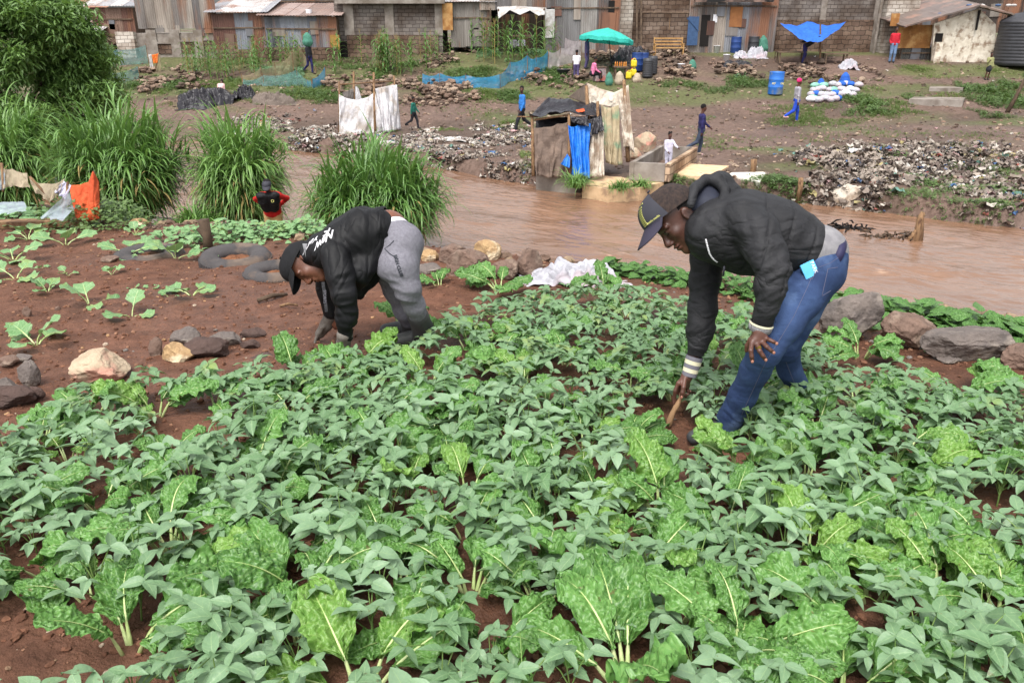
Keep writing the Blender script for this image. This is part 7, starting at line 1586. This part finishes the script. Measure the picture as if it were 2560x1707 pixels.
# ---------------- low growth on the far bank
def _protos(blade, seed):
    r = np.random.RandomState(seed); out = []
    for q in range(5):
        L = LB()
        for _ in range(12):
            az = r.uniform(0,6.28); o = np.array([r.normal(0,.09), r.normal(0,.09), 0])
            if blade: leaf(L, o, dirv(az, r.uniform(.6,1.45)), np.array([0,0,1.]), r.uniform(.5,1.0), .045, 'blade', curl=r.uniform(.4,1.4), fold=.1, nu=1, nv=3)
            else: s = r.uniform(.28,.55); leaf(L, o*2.2+[0,0,r.uniform(.1,1.0)], dirv(az, r.uniform(-.4,.7)), np.array([0,-.3,1.]), s, s*.62, 'ovate', curl=.5, fold=.2, nu=2, nv=3)
        out.append(L.arr())
    return out
PRB, PRL = _protos(True, 1), _protos(False, 2)
_TY = np.linspace(12, 60, 961)
def gp_vec(px, py):
    px, py = np.asarray(px, float), np.asarray(py, float); d = at(0, 0, 1.0); t = (py-853.5)/FPX; dx = (px-1280)/FPX; dy = CT-t*STH; dz = -(STH+t*CT)
    hh = np.interp(_TY, *PR.T); z = dz[:,None]*(_TY[None]/dy[:,None]); i = np.argmax(z < hh[None], 1); y = _TY[i]; x = dx*y/dy
    return np.stack([x, y, H(x, y)], 1)
def patch(px0, px1, py0, py1, n, size, h, m, lab, seed, name='ground_cover', cat='ground cover', blade=False):
    r = np.random.RandomState(seed); n = int(n*.9); u, v = r.uniform(0,1,n), r.uniform(0,1,n); P = gp_vec(px0+(px1-px0)*u, py0+(py1-py0)*v)
    e = np.minimum(np.minimum(u, 1-u)*4, np.minimum(v, 1-v)*3).clip(0,1); dn = fbm(P[:,0]*.7+seed, P[:,1]*.7, 0, 3) + .25*(e-1); ok = dn > (-.02 if blade else -.06); P, dn = P[ok], dn[ok]
    if not len(P): return
    S = (size*.9 if blade else size*.75)*(.55+1.3*np.clip(dn,0,.5))*r.uniform(.7,1.3,len(P)); V, F, U = bulk(PRB if blade else PRL, P, r, S=S*(1.0 if blade else 1.0), tilt=.2)
    if not blade: V[:,2] += 0
    L = LB(); L.merge(V, F, U); o = L.build(name, m); tag(o, lab, cat, None, 'stuff')
def gp_fast(px, py): return gp_vec([px], [py])[0]
M_KFAR = leafmat('kale leaf far', srgb(124,156,120), srgb(96,132,92), srgb(150,176,140), rough=.5, trans=.2, nv=0, vw=0, side=0)
patch(1190,1400,112,165,2600,.24,.4,M_KFAR,'rows of grey-green kale among the maize by the shelter',1,'kale_field','kale field'); patch(640,760,145,200,1500,.22,.35,M_KFAR,'grey-green kale plot inside the tan nets',2,'kale_field','kale field')
patch(900,1420,172,212,4200,.20,.28,M_WEED,'leafy ground cover above the blue net',3); patch(1650,1960,190,240,4200,.20,.7,M_WEED,'dense shrubby weeds on the low embankment below the rubble',4,'shrubs','shrubs'); patch(400,900,200,262,4200,.30,.3,M_TURF,'grass along the foot of the left plots',5,'grass','grass',True)
patch(1840,1925,150,200,900,.26,.5,M_KFAR,'squash leaves on the embankment behind the blue drum',6,'squash_leaves','squash'); patch(270,500,190,245,2600,.22,.25,M_WEED,'green weeds in front of the teal nets',7); patch(560,900,196,240,2200,.2,.25,M_WEED,'weeds below the tan net fence',17)
patch(380,1060,200,268,5200,.24,.3,M_TURF,'rough grass along the foot of the plots',41,'grass','grass',True); patch(1060,1700,205,262,3200,.22,.3,M_TURF,'rough grass below the stall terrace',42,'grass','grass',True); patch(2000,2560,170,262,4200,.2,.3,M_TURF,'rough grass on the right slope',43,'grass','grass',True); patch(2020,2600,370,520,4200,.17,.12,M_WEED,'weeds growing through the right hand litter',44); patch(850,1150,150,200,2200,.24,.4,M_WEED,'green crops before the grey block building',45,'scrub','scrub')
patch(430,1000,120,200,3600,.22,.45,M_WEED,'green scrub and crops in the fenced plots on the left',31,'scrub','scrub'); patch(1180,1560,165,215,2600,.2,.3,M_WEED,'scrub on the slope under the blue net and the stall',32,'scrub','scrub'); patch(250,460,150,200,1300,.2,.3,M_WEED,'scrub beneath the tall patchwork house',33,'scrub','scrub'); patch(640,1000,225,262,1800,.2,.25,M_WEED,'scrub behind the white screen',34,'scrub','scrub')
patch(1200,1480,222,262,3600,.18,.3,M_WEED,'weeds on the bank behind the patched latrine',8); patch(1000,1330,205,262,2400,.26,.22,M_TURF,'grass behind the walking child and the man in blue',9,'grass','grass',True)
patch(1700,2340,262,320,6500,.20,.14,M_TURF,'short turf strip on which the girl walks',10,'grass','grass',True); patch(2100,2330,205,310,3200,.24,.3,M_WEED,'weeds round the hollow right of the bag pile',11); patch(2380,2600,190,310,4200,.22,.4,M_WEED,'green weeds on the slope at the right edge',12); patch(2230,2500,140,185,2000,.2,.2,M_TURF,'grass in front of the whitewashed shack',16,'grass','grass',True)
patch(1560,2560,320,380,3000,.16,.08,M_TURF,'thin scattered turf on the dirt track',13,'grass','grass',True); patch(1040,1330,300,330,1800,.18,.10,M_TURF,'turf strip behind the litter',14,'grass','grass',True); patch(880,1330,255,300,900,.16,.08,M_TURF,'thin turf on the dirt near the white screen',15,'grass','grass',True)
patch(1840,2080,440,500,2200,.16,.16,M_WEED,'green weeds on the bank above the hood',18); patch(2080,2600,480,560,2600,.16,.14,M_WEED,'patchy weeds along the litter strewn shore',19); patch(1600,1800,440,475,1500,.16,.2,M_WEED,'weeds at the foot of the concrete tub',20); patch(1300,1345,370,425,500,.2,.2,M_TURF,'grass by the left side of the patched latrine',21,'grass','grass',True)
mz(22, 700, 1130, 150, 172, 'maize plant in the ragged line before the central buildings', .95)
mz(14, 640, 760, 150, 175, 'maize plant in the field right behind the tan net', .9)
for px, py, lab in ((1440,470,'long grass tuft at the corner of the patched latrine'),(1550,478,'grass tuft hanging over the front of the paving'),(1600,472,'smaller grass tuft right on the paving edge')):
    q = gp(px, py, -4.3); r = np.random.RandomState(px); L = LB()
    for k in range(170): az = r.uniform(0,6.28); leaf(L, r.normal(0,.1,3)*[1,.6,0], dirv(az, r.uniform(.7,1.5)), np.array([0,0,1.]), r.uniform(.35,.8)*(1.2 if px == 1440 else .8), .028, 'blade', curl=r.uniform(.8,1.6), fold=.2, nu=1, nv=5)
    o = L.build('grass_tuft', M_GRASS); o.location = tuple(q); tag(o, lab, 'grass tuft', 'grass tufts at the paving edge')
# ---------------- litter and rubble
PAL = [SC(184,176,166)]*5 + [SC(150,138,126)]*14 + [SC(136,124,114)]*14 + [SC(98,84,76)]*14 + [SC(66,58,55)]*6 + [SC(74,106,150), SC(146,80,70), SC(98,136,124), SC(168,158,110), SC(174,140,140), SC(210,206,200)]; PALW = PAL + [SC(190,184,176)]*10
def poly_pts(poly, dens=None, hump=0.0):
    def f(r, n):
        xs = [p[0] for p in poly]; ys = [p[1] for p in poly]; out = []
        while len(out) < n:
            px, py = r.uniform(min(xs), max(xs)), r.uniform(min(ys), max(ys))
            if not inpoly(px, py, poly): continue
            q = gp_fast2(px + r.normal(0,18), py + r.normal(0,7))
            if fbm(q[0]*.9+3, q[1]*.9, 5, 2) < r.uniform(-.2,.35): continue
            k = max(0, min(1, (py-min(ys))/(max(ys)-min(ys)))); out.append((q[0], q[1], hump*math.sin(PI*k)*r.uniform(0,1)))
        return np.array(out)
    return f
def gp_fast2(px, py):
    d = at(px, py, 1.0); t = -4.15/d[2]
    if t*d[1] > 34: return gp_fast(px, py)
    return np.array([d[0]*t, d[1]*t, -4.15])
scatter('litter', 8000, poly_pts([(520,318),(640,300),(760,320),(860,345),(1000,340),(1180,325),(1330,330),(1335,372),(1130,385),(980,372),(850,384),(720,362),(560,348)]), (.03,.24), M_LIT, 'thick multicoloured litter strewn along the far shore on the left', 11, PAL, shape='sheet')
scatter('litter', 6500, poly_pts([(540,312),(660,298),(760,312),(870,338),(880,378),(780,372),(700,362),(560,345)]), (.04,.28), M_LIT, 'pale litter strip behind the tall grass clumps', 31, PALW, shape='sheet')
scatter('litter', 3200, poly_pts([(860,345),(1040,335),(1330,325),(1330,350),(1100,365),(900,372)]), (.04,.28), M_LIT, 'pale litter band below the white screen', 32, PALW, shape='sheet')
scatter('litter', 2200, poly_pts([(1060,375),(1330,385),(1340,425),(1200,428),(1100,408)]), (.03,.24), M_LIT, 'litter on the muddy bank left of the patched latrine', 12, PAL, shape='sheet')
scatter('litter_heap', 5000, poly_pts([(1995,375),(2080,362),(2330,362),(2560,385),(2600,430),(2400,420),(2330,450),(2200,470),(2080,440),(2030,440)], hump=.22), (.03,.27), M_LIT, 'large heap of rags, plastic and rubbish on the right bank', 13, PAL, shape='sheet', lift=1.0)
scatter('litter_heap', 3600, poly_pts([(2005,500),(2030,470),(2140,462),(2220,490),(2230,520),(2120,528),(2030,518)], hump=.3), (.03,.27), M_LIT, 'lower heap of rags and plastic sliding into the river', 14, PAL, shape='sheet', lift=1.0)
scatter('litter', 900, poly_pts([(2200,440),(2560,420),(2600,520),(2300,545),(2220,520)]), (.04,.3), M_LIT, 'scattered litter over the right shore', 15, PAL, shape='sheet')
heap(2040, 385, 1.5, 0.7, .11, MC_BLP, 'dark ragged sheet at the upper left corner of the big litter heap', 'rags', 90, 'rag_sheet', n=36)
heap(2240, 380, 1.3, 0.6, .11, MC_BLP, 'dark sheet on top of the big litter heap', 'rags', 91, 'rag_sheet', n=36)
heap(2180, 420, 2.0, 0.9, .11, MC_BRN, 'brown matted rags in the middle of the big litter heap', 'rags', 92, 'rag_sheet', n=36)
heap(2140, 380, 0.7, 0.3, .11, MC_W, 'white bag on the ridge of the big litter heap', 'rags', 93, 'rag_sheet', n=36)
heap(2110, 495, 1.0, 0.5, .11, MC_CR, 'cream cloth in the lower litter heap', 'rags', 94, 'rag_sheet', n=36)
heap(960, 362, 1.3, 0.6, .11, MC_W, 'white sheet in the far litter near the river edge', 'rags', 96, 'rag_sheet', n=36)
heap(1130, 352, 1.8, 0.8, .11, MC_W, 'long white plastic strip on the far litter', 'rags', 97, 'rag_sheet', n=36)
heap(2340, 400, 1.1, 0.5, .11, M_GN, 'green net bag on the right side of the litter heap', 'rags', 98, 'rag_sheet', n=36)
def anyfar(r, n):
    out = []
    while len(out) < n:
        y = r.uniform(22, 47); x = r.uniform(-.68*y, .68*y)
        if y > np.interp(x, *E_F.T)+.6: out.append((x, y))
    return np.array(out)
scatter('litter', 1500, anyfar, (.03,.16), M_LIT, 'odd scraps of litter scattered over the whole far bank', 16, PAL, shape='sheet'); scatter('gravel', 5200, anyfar, (.03,.20), M_CLOD, 'stones and clods scattered over the whole far bank', 17, [SC(140,116,100), SC(110,92,80), SC(160,140,122), SC(92,78,68)], cat='gravel')
RUB = [SC(134,112,96), SC(110,90,78), SC(156,136,118), SC(90,76,66)]
for i, (pl_, lab, n) in enumerate((([(985,225),(1030,203),(1130,210),(1190,222),(1180,252),(1090,262),(1000,256)],'heap of broken brown stones below the blue net',1500),([(1090,120),(1150,100),(1180,128),(1120,160),(1060,170)],'rubble and refuse slope beside the grey block building',900),([(340,175),(480,165),(500,225),(400,240),(350,228)],'rubble of stones and rags beneath the patchwork house',800),([(1460,120),(1700,135),(1720,172),(1500,160)],'stones and planks on the slope around the parasol',900),([(1660,175),(1850,170),(1900,195),(1660,205)],'stone edging above the shrubby weeds',700),([(1260,185),(1460,190),(1470,218),(1300,215)],'dark stones and ash along the stall terrace',500),([(1960,168),(2160,180),(2200,215),(2000,205)],'rubble below the two rough tables',700),([(800,205),(960,195),(985,235),(830,245)],'small rubble left of the broken stones',400))):
    scatter('rubble', int(n*.45), poly_pts(pl_, hump=.3), (.08,.42), M_CLOD, lab, 20+i, RUB, cat='rubble', lift=1.0)
